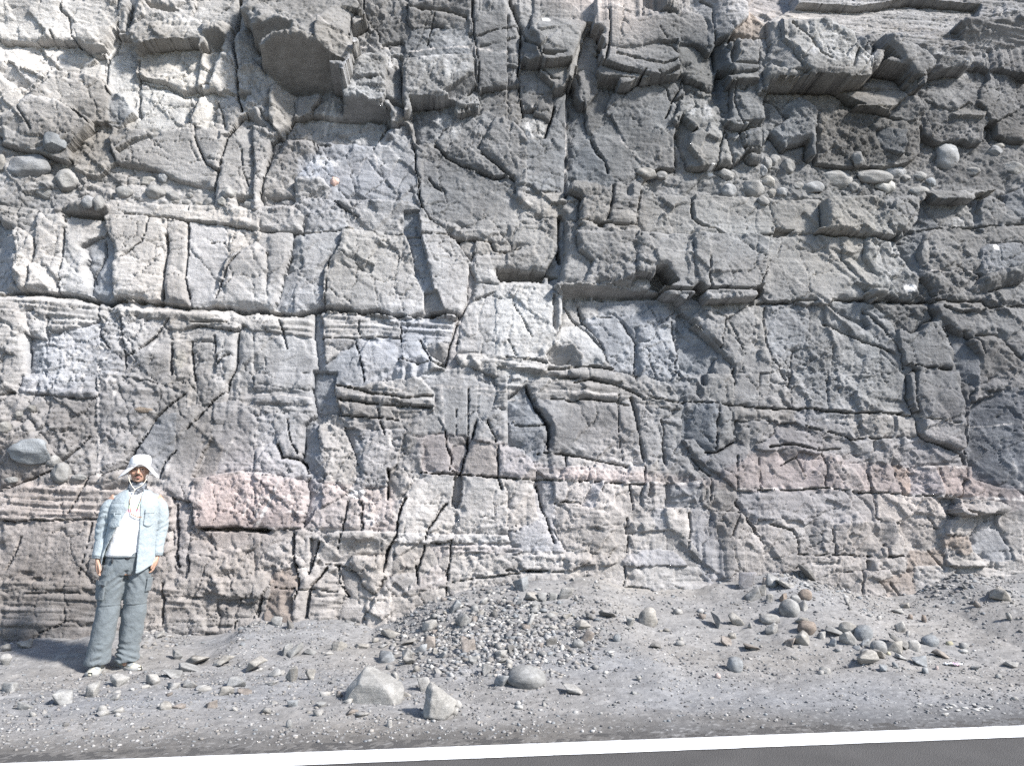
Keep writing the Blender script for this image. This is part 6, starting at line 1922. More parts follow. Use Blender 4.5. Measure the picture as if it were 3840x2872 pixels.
# small stones, singly: the largest of the scatter
ZONES = [((1480, 2240, 2080, 2500), 52, 'grey', 'rubble chips heaped at the middle of the cliff foot', 'small broken stone chip in the rubble heap at the middle of the cliff foot'),
         ((1900, 2280, 2700, 2480), 14, 'tan', 'rubble chips on the dusty slope', 'small stone chip strewn on the dusty slope beside the round tan boulder'),
         ((2750, 2200, 3500, 2480), 16, 'grey', 'stone chips on the right talus', 'small stone chip strewn on the talus slope at the right'),
         ((20, 2560, 900, 2690), 12, 'pale', 'pebbles on the left verge', 'pale pebble on the grey verge below the man'),
         ((900, 2420, 1450, 2700), 12, 'pale', 'pebbles round the largest boulder', 'small stone lying around the largest boulder')]
protos = []
for k in range(8):
    v, f = hull_mesh(rs, 8 + k % 4)
    v = v / np.abs(v).max(0)
    protos.append((v, f))
cnames = ['grey', 'pale', 'tan', 'blue', 'brown', 'dark']
pmesh = {}
for zi, ((x0, y0, x1, y1), n, cpref, grp, lab) in enumerate(ZONES):
    for k in range(n):
        for _ in range(20):
            px, py = x0 + (x1 - x0) * rs.rand(), y0 + (y1 - y0) * rs.rand()
            p = ground_hit(px, py)
            if us(p[0], p[1])[1] > .12: break
        cn = cpref if rs.rand() < .4 else cnames[rs.randint(5)]
        key = (rs.randint(8), cn)
        if key not in pmesh:
            v, f = protos[key[0]]
            o = mesh_np('stone_chip', v, f, M_STONE, cols=stone_cols(v, SCOL[cn])); pmesh[key] = o.data
        else:
            o = bpy.data.objects.new('stone_chip', pmesh[key]); COL.objects.link(o)
        sz = .022 + .032 * rs.rand() ** 1.8
        o.scale = (sz, sz * (.6 + .4 * rs.rand()), sz * (.35 + .45 * rs.rand()))
        o.rotation_euler = ((rs.rand() - .5) * .7, (rs.rand() - .5) * .7, rs.rand() * 6.28)
        o.location = (p[0], p[1], ground_z(p[0], p[1]) + sz * .12)
        tag(o, lab, 'stone', grp)
# pale flakes lying near the road at the right
for k in range(24):
    px, py = tpx('D4', 1740 + rs.normal() * 170, 1178 + rs.normal() * 26)
    p = ground_hit(px, py)
    key = (4 + rs.randint(4), 'white')
    if key not in pmesh:
        v, f = protos[key[0]]
        o = mesh_np('stone_flake', v, f, M_STONE, cols=stone_cols(v, SCOL['white'])); pmesh[key] = o.data
    else:
        o = bpy.data.objects.new('stone_flake', pmesh[key]); COL.objects.link(o)
    sz = .014 + .014 * rs.rand()
    o.scale = (sz, sz * .7, sz * .35); o.rotation_euler = (0, 0, rs.rand() * 6.28)
    o.location = (p[0], p[1], ground_z(p[0], p[1]) + .004)
    tag(o, 'small white stone flake in the pale patch near the road line at the right', 'stone', 'white flakes in the pale patch by the road')

# gravel: nobody could count it
def gravel(name, n, sampler, smin, smax, power, palette, seed):
    r = np.random.RandomState(seed)
    ico = bmesh.new(); bmesh.ops.create_icosphere(ico, subdivisions=1, radius=1)
    bv0 = np.array([v.co[:] for v in ico.verts]); bf = np.array([[v.index for v in f.verts] for f in ico.faces]); ico.free()
    x, y = sampler(r, n)
    n = len(x)
    sz = smin + (smax - smin) * r.rand(n) ** power
    an = r.rand(n) * 6.28
    v = bv0[None] * (1 + .28 * r.normal(size=(n, len(bv0), 1)))
    v = v * np.stack([sz, sz * (.55 + .45 * r.rand(n)), sz * (.3 + .5 * r.rand(n))], -1)[:, None]
    c, s = np.cos(an)[:, None], np.sin(an)[:, None]
    w = np.stack([v[..., 0] * c - v[..., 1] * s + x[:, None], v[..., 0] * s + v[..., 1] * c + y[:, None], v[..., 2] + (ground_z(x, y) + sz * .1)[:, None]], -1)
    f = bf[None] + (np.arange(n) * len(bv0))[:, None, None]
    pal = np.array(palette)
    cc = pal[r.randint(len(pal), size=n)] * (1 + .25 * (r.rand(n, 1) - .5))
    o = mesh_np(name, w.reshape(-1, 3), f.reshape(-1, 3), M_STONE, cols=np.repeat(cc, len(bv0), 0))
    o['kind'] = 'stuff'
    return o
GREYS = [(.16, .16, .165), (.22, .22, .225), (.13, .125, .125), (.26, .255, .25), (.20, .19, .18), (.34, .335, .33), (.26, .245, .23), (.19, .20, .21), (.18, .18, .18), (.21, .208, .205)]
def samp_verge(r, n):
    u = -7.5 + 16 * r.rand(n); s = .1 + 2.95 * r.rand(n)
    x, y = from_us(u, s)
    dens = .35 + .65 * np.clip(.5 + 1.6 * fbm(u * .7, s * 1.5, 701, 3), 0, 1)
    e = y - road_y(x)
    dens = dens * np.clip(e / .35, .06, 1) * np.where((u < -2.6) & (s < 1.15), .12, 1) * np.where((s < .9) & (u > -1.5) & (u < .2), .4, 1)
    k = (r.rand(n) < dens) & (e > .02)
    return x[k], y[k]
gravel('gravel', 46000, samp_verge, .004, .017, 2.6, GREYS, 801)
def samp_foot(r, n):
    u = -7 + 14.5 * r.rand(n); s = .02 + .32 * np.abs(r.normal(size=n)) ** 1.3
    k = r.rand(n) < np.clip(.35 + 2 * fbm(u * 2.5, s * 0, 733, 3), .03, 1)
    return from_us(u[k], s[k])
gravel('scree', 5200, samp_foot, .006, .034, 2.6, GREYS + [(.25, .24, .23)], 821)
def samp_heap(r, n):
    px = 1480 + 800 * r.rand(n); py = 2210 + 330 * r.rand(n)
    q = np.exp(-((px - 1830) / 330) ** 2) * np.exp(-((py - 2390) / 120) ** 2)
    k = r.rand(n) < q
    h = ground_hit(px[k], py[k])
    return h[:, 0], h[:, 1]
gravel('rubble', 7500, samp_heap, .007, .034, 2.2, GREYS + [(.42, .41, .39), (.25, .24, .23)], 811)

# crumpled scrap of plastic, white with a pink print
mp_, nt, b = mat_new('plastic_film')
at = nd(nt, 'ShaderNodeAttribute', attribute_name='tint'); nt.links.new(at.outputs['Color'], b.inputs['Base Color'])
b.inputs['Roughness'].default_value = .3
px, py = tpx('D4', 1630, 835)
p = ground_hit(px, py)
nx_, ny_ = 40, 14
a, c_ = np.meshgrid(np.linspace(-1, 1, nx_), np.linspace(-1, 1, ny_))
X = a * .066 + .01 * vnoise(a * 3, c_ * 3, 5); Yy = c_ * .022 + .008 * vnoise(a * 4, c_ * 2, 6)
Zz = .014 + .010 * fbm(a * 3, c_ * 3, 8, 3, .7) + .010 * np.abs(np.sin(a * 7))
vi = np.arange(nx_ * ny_).reshape(ny_, nx_)
cc = np.where(((a > .05) & (a < .62))[..., None], np.array((.78, .50, .66)), np.array((.74, .75, .76)))
o = mesh_np('plastic_scrap', np.stack([X, Yy, Zz], -1).reshape(-1, 3), np.stack([vi[:-1, :-1], vi[:-1, 1:], vi[1:, 1:], vi[1:, :-1]], -1).reshape(-1, 4), mp_, smooth=True, cols=cc.reshape(-1, 3))
sm = o.modifiers.new('thickness', 'SOLIDIFY'); sm.thickness = .0015
o.location = (p[0], p[1] + .02, ground_z(p[0], p[1] + .02)); o.rotation_euler = (0, 0, -.1)
tag(o, 'crumpled white and pink plastic scrap on the gravel at the right', 'litter')

# ------------------------------------------------------------------ the man
MAN_S = .955
def tube(path, radii, n=12, caps=True):
    """rings along a path; radii: one (rx, ry) pair or number per point"""
    path = np.array(path, float); m = len(path)
    tan = np.gradient(path, axis=0); tan /= np.linalg.norm(tan, axis=1)[:, None] + 1e-9
    v = []
    for i in range(m):
        t = tan[i]
        a = np.cross(t, (0, 1, 0)) if abs(t[1]) < .9 else np.cross(t, (1, 0, 0))
        a /= np.linalg.norm(a); b = np.cross(t, a)
        r = radii if isinstance(radii, tuple) or not hasattr(radii, '__len__') else radii[i]
        rx, ry = (r if hasattr(r, '__len__') else (r, r))
        for k in range(n):
            th = 2 * math.pi * k / n
            v.append(path[i] + a * rx * math.cos(th) + b * ry * math.sin(th))
    f = []
    for i in range(m - 1):
        for k in range(n):
            f.append((i * n + k, i * n + (k + 1) % n, (i + 1) * n + (k + 1) % n, (i + 1) * n + k))
    v = np.array(v)
    tris = []
    for q in f:
        tris += [(q[0], q[1], q[2]), (q[0], q[2], q[3])]
    if caps:
        c0, c1 = len(v), len(v) + 1
        v = np.concatenate([v, path[:1], path[-1:]])
        for k in range(n):
            tris.append((c0, (k + 1) % n, k)); tris.append((c1, (m - 1) * n + k, (m - 1) * n + (k + 1) % n))
    return v, np.array(tris)
def rings(rs_, n=40, power=2.0):
    """stack of horizontal rings (z, cx, cy, rx, ry) closed at both ends"""
    th = np.arange(n) * 2 * math.pi / n
    v = []
    for (z, cx, cy, rx, ry) in rs_:
        c, s = np.sin(th), -np.cos(th)
        v.append(np.stack([cx + rx * np.sign(c) * np.abs(c) ** (2 / power), cy + ry * np.sign(s) * np.abs(s) ** (2 / power), th * 0 + z], -1))
    m = len(rs_); v = np.concatenate(v)
    tris = []
    for i in range(m - 1):
        for k in range(n):
            a, b = i * n + k, i * n + (k + 1) % n
            tris += [(a, b, b + n), (a, b + n, a + n)]
    c0, c1 = len(v), len(v) + 1
    v = np.concatenate([v, [[rs_[0][1], rs_[0][2], rs_[0][0]]], [[rs_[-1][1], rs_[-1][2], rs_[-1][0]]]])
    for k in range(n):
        tris.append((c0, (k + 1) % n, k)); tris.append((c1, (m - 1) * n + k, (m - 1) * n + (k + 1) % n))
    return v, np.array(tris)
def ellip(c, r, sub=3):
    bm = bmesh.new(); bmesh.ops.create_icosphere(bm, subdivisions=sub, radius=1)
    v = np.array([a.co[:] for a in bm.verts]) * np.array(r) + np.array(c); f = np.array([[a.index for a in q.verts] for q in bm.faces]); bm.free()
    return v, f
def join(parts):
    vs_, fs_, k = [], [], 0
    for v, f in parts:
        vs_.append(v); fs_.append(f + k); k += len(v)
    return np.concatenate(vs_), np.concatenate(fs_)
def fuse(parts, voxel, smooth=2, fac=.5):
    """overlapping shapes melted into one continuous skin"""
    v, f = join(parts)
    o = mesh_np('tmp', v, f, None)
    md = o.modifiers.new('r', 'REMESH'); md.mode = 'VOXEL'; md.voxel_size = voxel; md.adaptivity = 0
    if smooth:
        sm_ = o.modifiers.new('s', 'SMOOTH'); sm_.iterations = smooth; sm_.factor = fac
    dg = bpy.context.evaluated_depsgraph_get(); dg.update()
    me = bpy.data.meshes.new_from_object(o.evaluated_get(dg))
    n = len(me.vertices); co = np.empty(n * 3, np.float32); me.vertices.foreach_get('co', co)
    me.calc_loop_triangles()
    q = np.empty(len(me.loop_triangles) * 3, np.int32); me.loop_triangles.foreach_get('vertices', q)
    old = o.data
    bpy.data.objects.remove(o); bpy.data.meshes.remove(old); bpy.data.meshes.remove(me)
    return co.reshape(-1, 3).astype(float), q.reshape(-1, 3)
def vnorm(v, f):
    n = np.zeros_like(v); t = np.cross(v[f[:, 1]] - v[f[:, 0]], v[f[:, 2]] - v[f[:, 0]])
    for k in range(3): np.add.at(n, f[:, k], t)
    return n / (np.linalg.norm(n, axis=1)[:, None] + 1e-12)
def gauss(v, c, r):
    return np.exp(-(((v - np.array(c)) / np.array(r)) ** 2).sum(1))

def skin_mat():
    m, nt, b = mat_new('skin')
    at = nd(nt, 'ShaderNodeAttribute', attribute_name='tint'); nt.links.new(at.outputs['Color'], b.inputs['Base Color'])
    b.inputs['Roughness'].default_value = .5; b.inputs['Subsurface Weight'].default_value = .08; b.inputs['Subsurface Radius'].default_value = (.012, .005, .003); b.inputs['Subsurface Scale'].default_value = 1.0
    return m
M_SKIN = skin_mat()
def cloth(name, col, weave=500, folds=14.0, bump=.35, dist=.02, var=.10):
    m, nt, b = mat_new(name)
    L = nt.links.new
    g = nd(nt, 'ShaderNodeTexCoord')
    n1 = nd(nt, 'ShaderNodeTexNoise', Scale=folds, Detail=5.0, Roughness=.6); L(g.outputs['Object'], n1.inputs['Vector'])
    n2 = nd(nt, 'ShaderNodeTexNoise', Scale=weave, Detail=1.0); L(g.outputs['Object'], n2.inputs['Vector'])
    r = nd(nt, 'ShaderNodeMapRange'); r.inputs[1].default_value = .3; r.inputs[2].default_value = .7; r.inputs[3].default_value = 1 - var; r.inputs[4].default_value = 1 + var; L(n1.outputs[0], r.inputs[0])
    vm = nd(nt, 'ShaderNodeVectorMath', operation='SCALE'); vm.inputs[0].default_value = col; L(r.outputs[0], vm.inputs['Scale']); L(vm.outputs[0], b.inputs['Base Color'])
    b.inputs['Roughness'].default_value = .85; b.inputs['Specular IOR Level'].default_value = .2; b.inputs['Sheen Weight'].default_value = .1
    s = nd(nt, 'ShaderNodeMath', operation='MULTIPLY_ADD'); s.inputs[1].default_value = .04; L(n2.outputs[0], s.inputs[0]); L(n1.outputs[0], s.inputs[2])
    bp = nd(nt, 'ShaderNodeBump', Strength=bump, Distance=dist); L(s.outputs[0], bp.inputs['Height']); L(bp.outputs[0], b.inputs['Normal'])
    return m
M_SHIRT = cloth('shirt_cloth', (.30, .345, .37), folds=26, bump=.6)
M_PANTS = cloth('trouser_cloth', (.135, .155, .168), folds=22, bump=.6)
M_HAT = cloth('hat_cloth', (.74, .74, .75), folds=12, var=.04)
M_DARK = plain('dark_trim', (.03, .032, .036), .7)
M_CORD = plain('white_cord', (.66, .62, .54), .8)
M_STRAP = plain('brown_strap', (.22, .13, .09), .6)
M_HAIR = plain('black_hair', (.018, .014, .012), .6, .3, .3, 300)

# --- body: head, neck, trunk, limbs and hands in one skin (metres above the soles, facing the road)
HX, HZ = .012, 1.585         # head: middle, chin height
def lean(z): return .055 * z - .03   # he leans a little to his left
parts = []
head = [(HZ - .004, 0, -.050, .020, .022), (HZ + .006, 0, -.046, .034, .034), (HZ + .022, 0, -.036, .046, .050), (HZ + .045, 0, -.022, .057, .068), (HZ + .075, 0, -.010, .066, .084), (HZ + .105, 0, -.003, .071, .092),
        (HZ + .135, 0, .0, .073, .096), (HZ + .165, 0, .002, .072, .096), (HZ + .195, 0, .004, .063, .086), (HZ + .215, 0, .006, .048, .066), (HZ + .228, 0, .008, .026, .036)]
parts.append(rings(head, 40, 2.2))
parts.append(tube([(0, .02, HZ - .12), (0, .012, HZ - .05), (0, .012, HZ + .06)], [.056, .054, .056], 24))
hp = []
hp.append(tube([(0, -.098, HZ + .118), (0, -.108, HZ + .095), (0, -.118, HZ + .078), (0, -.106, HZ + .068)], [(.008, .010), (.010, .013), (.0145, .015), (.011, .010)], 14))
for s_ in (-1, 1):
    hp.append(ellip((s_ * .013, -.103, HZ + .071), (.008, .010, .007), 2))
    hp.append(ellip((s_ * .073, .012, HZ + .093), (.008, .020, .031), 2))
    hp.append(ellip((s_ * .026, -.085, HZ + .128), (.024, .014, .008), 2))
    hp.append(ellip((s_ * .040, -.066, HZ + .078), (.022, .022, .020), 2))
hp.append(ellip((0, -.088, HZ + .048), (.024, .012, .006), 2)); hp.append(ellip((0, -.087, HZ + .037), (.021, .012, .0065), 2))
hp.append(ellip((0, -.076, HZ + .010), (.020, .014, .014), 2))
parts += hp
trunk = [(.80, 0, .0, .14, .10), (.92, 0, 0, .165, .11), (1.02, 0, 0, .145, .10), (1.16, 0, -.005, .15, .105), (1.32, 0, -.005, .175, .115), (1.42, 0, .0, .17, .10), (1.49, 0, .012, .11, .07), (1.53, 0, .018, .06, .055)]
parts.append(rings(trunk, 32, 2.3))
ARMS = {-1: [(-.150, .012, 1.445), (-.19, .02, 1.40), (-.214, .035, 1.17), (-.238, -.015, .945)], 1: [(.150, .012, 1.445), (.19, .02, 1.40), (.212, .035, 1.17), (.226, -.015, .955)]}
for s_ in (-1, 1):
    parts.append(tube(ARMS[s_], [.055, .055, .043, .027], 18))
    x0, y0, z0 = ARMS[s_][3]
    # palm seen with its back outwards, fingers hanging, a little curled
    palm = [(x0, y0, z0 + .02), (x0 - s_ * .002, y0 - .004, z0 - .02), (x0 - s_ * .006, y0 - .010, z0 - .055), (x0 - s_ * .010, y0 - .012, z0 - .09)]
    parts.append(tube(palm, [(.024, .021), (.019, .032), (.018, .040), (.015, .040)], 16))
    for k, (off, ln_f, r_f) in enumerate(((-.031, .076, .0092), (-.010, .084, .0096), (.011, .078, .0090), (.030, .062, .0080))):
        b0 = np.array((x0 - s_ * .010, y0 - .012 + off, z0 - .080))
        curl = .22 + .10 * k
        d1 = np.array((-s_ * math.sin(curl), -.04 + .02 * k, -math.cos(curl))); d2 = np.array((-s_ * math.sin(curl + .5), -.02, -math.cos(curl + .5))); d3 = np.array((-s_ * math.sin(curl + .95), 0, -math.cos(curl + .95)))
        p1 = b0 + d1 * ln_f * .52; p2 = p1 + d2 * ln_f * .33; p3 = p2 + d3 * ln_f * .24
        parts.append(tube([b0 - d1 * .02, b0, p1, p2, p3], [r_f * .9, r_f * 1.08, r_f, r_f * .92, r_f * .72], 10))
    t0 = np.array((x0 - s_ * .004, y0 - .026, z0 - .025)); t1 = t0 + np.array((-s_ * .020, -.026, -.034)); t2 = t1 + np.array((-s_ * .010, -.010, -.034)); t3 = t2 + np.array((-s_ * .002, .001, -.022))
    parts.append(tube([t0, t1, t2, t3], [.014, .0125, .0108, .0082], 10))
LEGS = {-1: [(-.095, .0, .86), (-.105, .0, .52), (-.135, .0, .08)], 1: [(.092, .0, .86), (.088, .02, .52), (.075, .045, .08)]}
for s_ in (-1, 1):
    parts.append(tube(LEGS[s_], [.085, .058, .042], 18))
    e = LEGS[s_][2]
    parts.append(ellip((e[0], e[1] - .02, .055), (.028, .05, .028), 2))
for q in parts:
    pass
lp = []
for v, f in parts:
    v = v.copy(); v[:, 0] += lean(v[:, 2]); lp.append((v, f))
bvv, bff = fuse(lp, .0042, 2, .45)
# eye sockets, lids and the line of the mouth
hx = lean(HZ + .1)
nrm = vnorm(bvv, bff)
for s_ in (-1, 1):
    bvv -= nrm * (.0085 * gauss(bvv, (hx + s_ * .031, -.088, HZ + .111), (.016, .03, .009)))[:, None]
    bvv += nrm * (.0045 * gauss(bvv, (hx + s_ * .031, -.082, HZ + .109), (.010, .03, .006)))[:, None]
bvv -= nrm * (.003 * gauss(bvv, (hx, -.095, HZ + .0425), (.020, .03, .0022)))[:, None]
skin = np.array((.42, .265, .195))
bc = np.repeat(skin[None], len(bvv), 0) * (1 + .10 * fbm(bvv[:, 0] * 40, bvv[:, 2] * 40 + bvv[:, 1] * 25, 33, 3))[:, None]
def paint(c, r, col, k=1.0, front=True):
    global bc
    a = np.clip(gauss(bvv, c, r) * 1.6, 0, 1) * k
    if front: a = a * (bvv[:, 1] < -.03)
    bc = bc + a[:, None] * (np.array(col) - bc)
paint((hx, -.085, HZ + .012), (.036, .06, .020), (.22, .145, .11), .5)          # stubble
for s_ in (-1, 1):
    paint((hx + s_ * .044, -.055, HZ + .035), (.022, .05, .024), (.27, .175, .13), .4)
    paint((hx + s_ * .038, -.085, HZ + .074), (.018, .04, .014), (.38, .20, .145), .5)
    paint((hx + s_ * .031, -.082, HZ + .112), (.016, .04, .007), (.24, .145, .105), .6)
    paint((hx + s_ * .031, -.082, HZ + .109), (.0105, .04, .0042), (.45, .42, .40), .95)
    paint((hx + s_ * .030, -.082, HZ + .1095), (.0046, .04, .0048), (.015, .010, .008), 1)
    paint((hx + s_ * .031, -.082, HZ + .1145), (.0135, .04, .0022), (.02, .014, .012), .9)
paint((hx, -.088, HZ + .046), (.021, .03, .0052), (.32, .135, .11), .9)
paint((hx, -.088, HZ + .037), (.018, .03, .0052), (.36, .16, .13), .9)
paint((hx, -.095, HZ + .0425), (.020, .03, .0018), (.10, .045, .04), .9)
paint((hx, -.11, HZ + .066), (.013, .03, .003), (.16, .09, .06), .7)
for s_ in (-1, 1):     # knuckles and nails
    x0, y0, z0 = ARMS[s_][3]
    paint((x0 + lean(z0), y0 - .01, z0 - .085), (.03, .05, .012), (.30, .165, .115), .5, False)
man = mesh_np('person', bvv, bff, M_SKIN, smooth=True, cols=np.clip(bc, .01, .8))
tag(man, 'man in a white sun hat and open pale blue shirt standing against the cliff', 'person')

def part(name, v, f, mat, cols=None, smooth=True, parent=None):
    return mesh_np(name, v, f, mat, parent or man, smooth=smooth, cols=cols)
def leaned(v):
    v = v.copy(); v[:, 0] += lean(v[:, 2]); return v

# hair at the temples and nape, eyebrows, moustache, tuft on the chin
def on_face(x, z, out=.002):
    k = (np.abs(bvv[:, 0] - x) < .006) & (np.abs(bvv[:, 2] - z) < .006) & (bvv[:, 1] < 0)
    y = bvv[k, 1].min() if k.any() else -.08
    return np.array((x, y - out, z))
def strip_on_face(name, pts, rad):
    path = [on_face(hx + x, HZ + z) for x, z in pts]
    v, f = tube(path, rad, 8)
    return part(name, v, f, M_HAIR)
for s_ in (-1, 1):
    strip_on_face('eyebrow', [(s_ * .012, .1255), (s_ * .022, .1300), (s_ * .034, .1315), (s_ * .046, .1275)], [(.0020, .002), (.0030, .002), (.0026, .002), (.001, .001)])
strip_on_face('moustache', [(-.031, .0455), (-.024, .0530), (-.012, .0575), (0, .0560), (.012, .0575), (.024, .0530), (.031, .0455)], [(.0014, .002), (.0030, .002), (.0040, .002), (.0032, .002), (.0040, .002), (.0030, .002), (.0014, .002)])
strip_on_face('beard_tuft', [(-.010, .0245), (0, .0255), (.010, .0245)], [(.002, .002), (.0045, .003), (.002, .002)])
strip_on_face('beard_tuft', [(-.026, .004), (-.013, -.001), (0, -.002), (.013, -.001), (.026, .004)], [(.003, .002), (.006, .003), (.007, .003), (.006, .003), (.003, .002)])
hv, hf = rings([(HZ + .085, 0, .040, .060, .054), (HZ + .11, 0, .026, .070, .070), (HZ + .15, 0, .016, .0745, .083), (HZ + .20, 0, .012, .066, .080), (HZ + .232, 0, .01, .03, .04)], 36, 2.2)
part('hair', leaned(hv), hf, M_HAIR)

# sun hat: soft crown and a wide wavy brim
n = 72; th = np.arange(n) * 2 * math.pi / n
def hat_ring(r_x, r_y, z):
    return np.stack([r_x * np.sin(th), .004 - r_y * np.cos(th), th * 0 + z], -1)
prof = []
for t, rx_, ry_, dz in ((0, .0845, .104, .132), (1, .0855, .105, .170), (2, .084, .103, .196), (3, .077, .095, .216), (4, .062, .078, .228), (5, .036, .046, .235), (6, .004, .005, .238)):
    prof.append(hat_ring(rx_, ry_, HZ + dz + .004 * np.sin(3 * th + t)))
brim = []
for t in np.linspace(0, 1, 9):
    side = np.abs(np.sin(th)) ** 2.0
    cf = np.clip(np.cos(th), 0, 1)
    z = HZ + .134 - t * (.012 + .072 * np.abs(np.sin(th)) ** 1.1) + t * .030 * cf ** 6 + t * (.008 * np.sin(3 * th + .6) + .005 * np.sin(5 * th)) - .016 * t * t * side
    brim.append(np.stack([(.0845 + .082 * t) * np.sin(th), .004 - (.104 + (.066 - .018 * np.clip(np.cos(th), 0, 1)) * t) * np.cos(th), z], -1))
v = np.concatenate(brim[::-1] + prof)
m_ = len(brim) + len(prof)
f = []
for i in range(m_ - 1):
    for k in range(n):
        a, b_ = i * n + k, i * n + (k + 1) % n
        f.append((a, b_, b_ + n, a + n))
v = leaned(v)
v[:, 2] += (v[:, 0] - hx) * .04
hat = part('sun_hat', v, np.array(f), M_HAT)
sm_ = hat.modifiers.new('thickness', 'SOLIDIFY'); sm_.thickness = .003; sm_.offset = 0
band, bf_ = tube([(hx + .0865 * math.sin(a), .004 - .106 * math.cos(a), HZ + .142 + .0865 * math.sin(a) * .04) for a in np.linspace(0, 2 * math.pi, 49)], (.0022, .004), 6, False)
part('hat_band', band, bf_, M_HAT, parent=hat)

# patterned neck tube
gs_ = [(HZ - .125, 0, .006, .088, .080), (HZ - .105, 0, .000, .082, .084), (HZ - .085, 0, .004, .085, .080), (HZ - .065, 0, .000, .078, .082), (HZ - .045, 0, .006, .081, .078), (HZ - .022, 0, .004, .076, .080), (HZ - .004, 0, .014, .076, .074), (HZ + .012, 0, .02, .070, .066)]
v, f = rings(gs_, 64, 2.1)
nv_ = vnorm(v, f)
v = v + nv_ * (.006 * np.sin(v[:, 2] * 260 + 5 * np.arctan2(v[:, 0], -v[:, 1]) * .8) + .004 * fbm(v[:, 0] * 40, v[:, 2] * 60, 55, 3))[:, None]
m, nt, b = mat_new('camouflage_cloth')
g_ = nd(nt, 'ShaderNodeTexCoord'); mpn = nd(nt, 'ShaderNodeMapping'); mpn.inputs['Scale'].default_value = (26, 26, 90); nt.links.new(g_.outputs['Object'], mpn.inputs[0])
nn = nd(nt, 'ShaderNodeTexNoise', Scale=1.0, Detail=3.0); nt.links.new(mpn.outputs[0], nn.inputs['Vector'])
cr = nd(nt, 'ShaderNodeValToRGB'); nt.links.new(nn.outputs[0], cr.inputs[0]); cr.color_ramp.interpolation = 'CONSTANT'
cr.color_ramp.elements[0].color = (.035, .04, .05, 1); cr.color_ramp.elements[1].position = .47; cr.color_ramp.elements[1].color = (.12, .13, .15, 1)
e = cr.color_ramp.elements.new(.57); e.color = (.26, .28, .31, 1)
nt.links.new(cr.outputs[0], b.inputs['Base Color']); b.inputs['Roughness'].default_value = .9
part('neck_gaiter', leaned(v), f, m)

# white T-shirt with its band of pale colour stripes
v, f = rings([(.955, 0, -.003, .178, .126), (.975, 0, -.004, .181, .128), (1.02, 0, -.006, .172, .122), (1.10, 0, -.008, .168, .120), (1.20, 0, -.010, .172, .124), (1.32, 0, -.010, .184, .128), (1.42, 0, -.004, .176, .112), (1.47, 0, .006, .135, .092), (1.500, 0, .010, .095, .078), (1.505, 0, .014, .075, .062)], 72, 2.3)
nv_ = vnorm(v, f)
v = v + nv_ * (.010 * fbm(v[:, 0] * 9 + v[:, 2] * 3, v[:, 2] * 9, 91, 3) + .006 * np.exp(-((v[:, 2] - .99) / .05) ** 2) * np.sin(v[:, 2] * 190 + 14 * v[:, 0]))[:, None]
m = cloth('white_cotton', (.80, .80, .80), folds=14, var=.02, bump=.5)
nt = m.node_tree; b = nt.nodes['Principled BSDF']
g_ = nd(nt, 'ShaderNodeTexCoord'); sx_ = nd(nt, 'ShaderNodeSeparateXYZ'); nt.links.new(g_.outputs['Object'], sx_.inputs[0])
rz = nd(nt, 'ShaderNodeMapRange'); rz.inputs[1].default_value = 1.20; rz.inputs[2].default_value = 1.48; nt.links.new(sx_.outputs['Z'], rz.inputs[0])
cr = nd(nt, 'ShaderNodeValToRGB'); cr.color_ramp.interpolation = 'CONSTANT'; nt.links.new(rz.outputs[0], cr.inputs[0])
els = cr.color_ramp.elements
els[0].color = (.80, .80, .80, 1); els[1].position = .46; els[1].color = (.76, .42, .48, 1)
for ps, cl in ((.56, (.60, .76, .55, 1)), (.64, (.52, .74, .62, 1)), (.72, (.56, .74, .78, 1)), (.80, (.66, .78, .80, 1)), (.84, (.80, .76, .46, 1)), (.89, (.8, .8, .8, 1))):
    e = els.new(ps); e.color = cl
nt.links.new(cr.outputs[0], b.inputs['Base Color'])
part('t_shirt', leaned(v), f, m)

# open over-shirt: body panels with a gap down the front, sleeves, collar, pockets
SH = [(.835, .236, .158), (.90, .232, .156), (1.00, .222, .150), (1.10, .212, .146), (1.20, .208, .146), (1.30, .212, .146), (1.38, .212, .136), (1.44, .190, .118), (1.485, .145, .098), (1.515, .105, .085)]
shz = np.array([q[0] for q in SH]); shx = np.array([q[1] * .93 for q in SH]); shy = np.array([q[2] for q in SH])
def shirt_pt(t_, z, off=0.0):
    rx_ = np.interp(z, shz, shx) + off; ry_ = np.interp(z, shz, shy) + off
    c, s = np.sin(t_), -np.cos(t_)
    x = rx_ * np.sign(c) * np.abs(c) ** (2 / 2.3); y = ry_ * np.sign(s) * np.abs(s) ** (2 / 2.3) + .004 * (z > 1.4)
    w = .009 * fbm(x * 8 + 3 * z, z * 8 + y * 5, 140, 3) + .005 * vnoise(x * 17 - 11 * z, z * 15 + 9 * x, 145) * np.clip((1.5 - z) * 4, 0, 1)
    return np.stack([x + w * np.sin(t_), y - w * np.cos(t_), z], -1)
nt_, nz_ = 120, 64
zz = np.linspace(0, 1, nz_); tt = np.linspace(0, 1, nt_)
Tt, Zz = np.meshgrid(tt, zz)
gapL = np.interp(zz, [0, .2, .5, .75, .9, 1], [.205, .190, .120, .045, .040, .060])     # the wearer's right panel swings open
gapR = np.interp(zz, [0, .2, .5, .75, .9, 1], [.075, .072, .066, .052, .045, .060])
zt = .86 + (1.515 - .86) * zz
rxz = np.interp(zt, shz, shx)
aL = np.arcsin(np.clip((gapL / rxz), -1, .97) ** 1.15); aR = np.arcsin(np.clip(gapR / rxz, -1, .97) ** 1.15)
TH = aR[:, None] + (2 * math.pi - aL[:, None] - aR[:, None]) * Tt
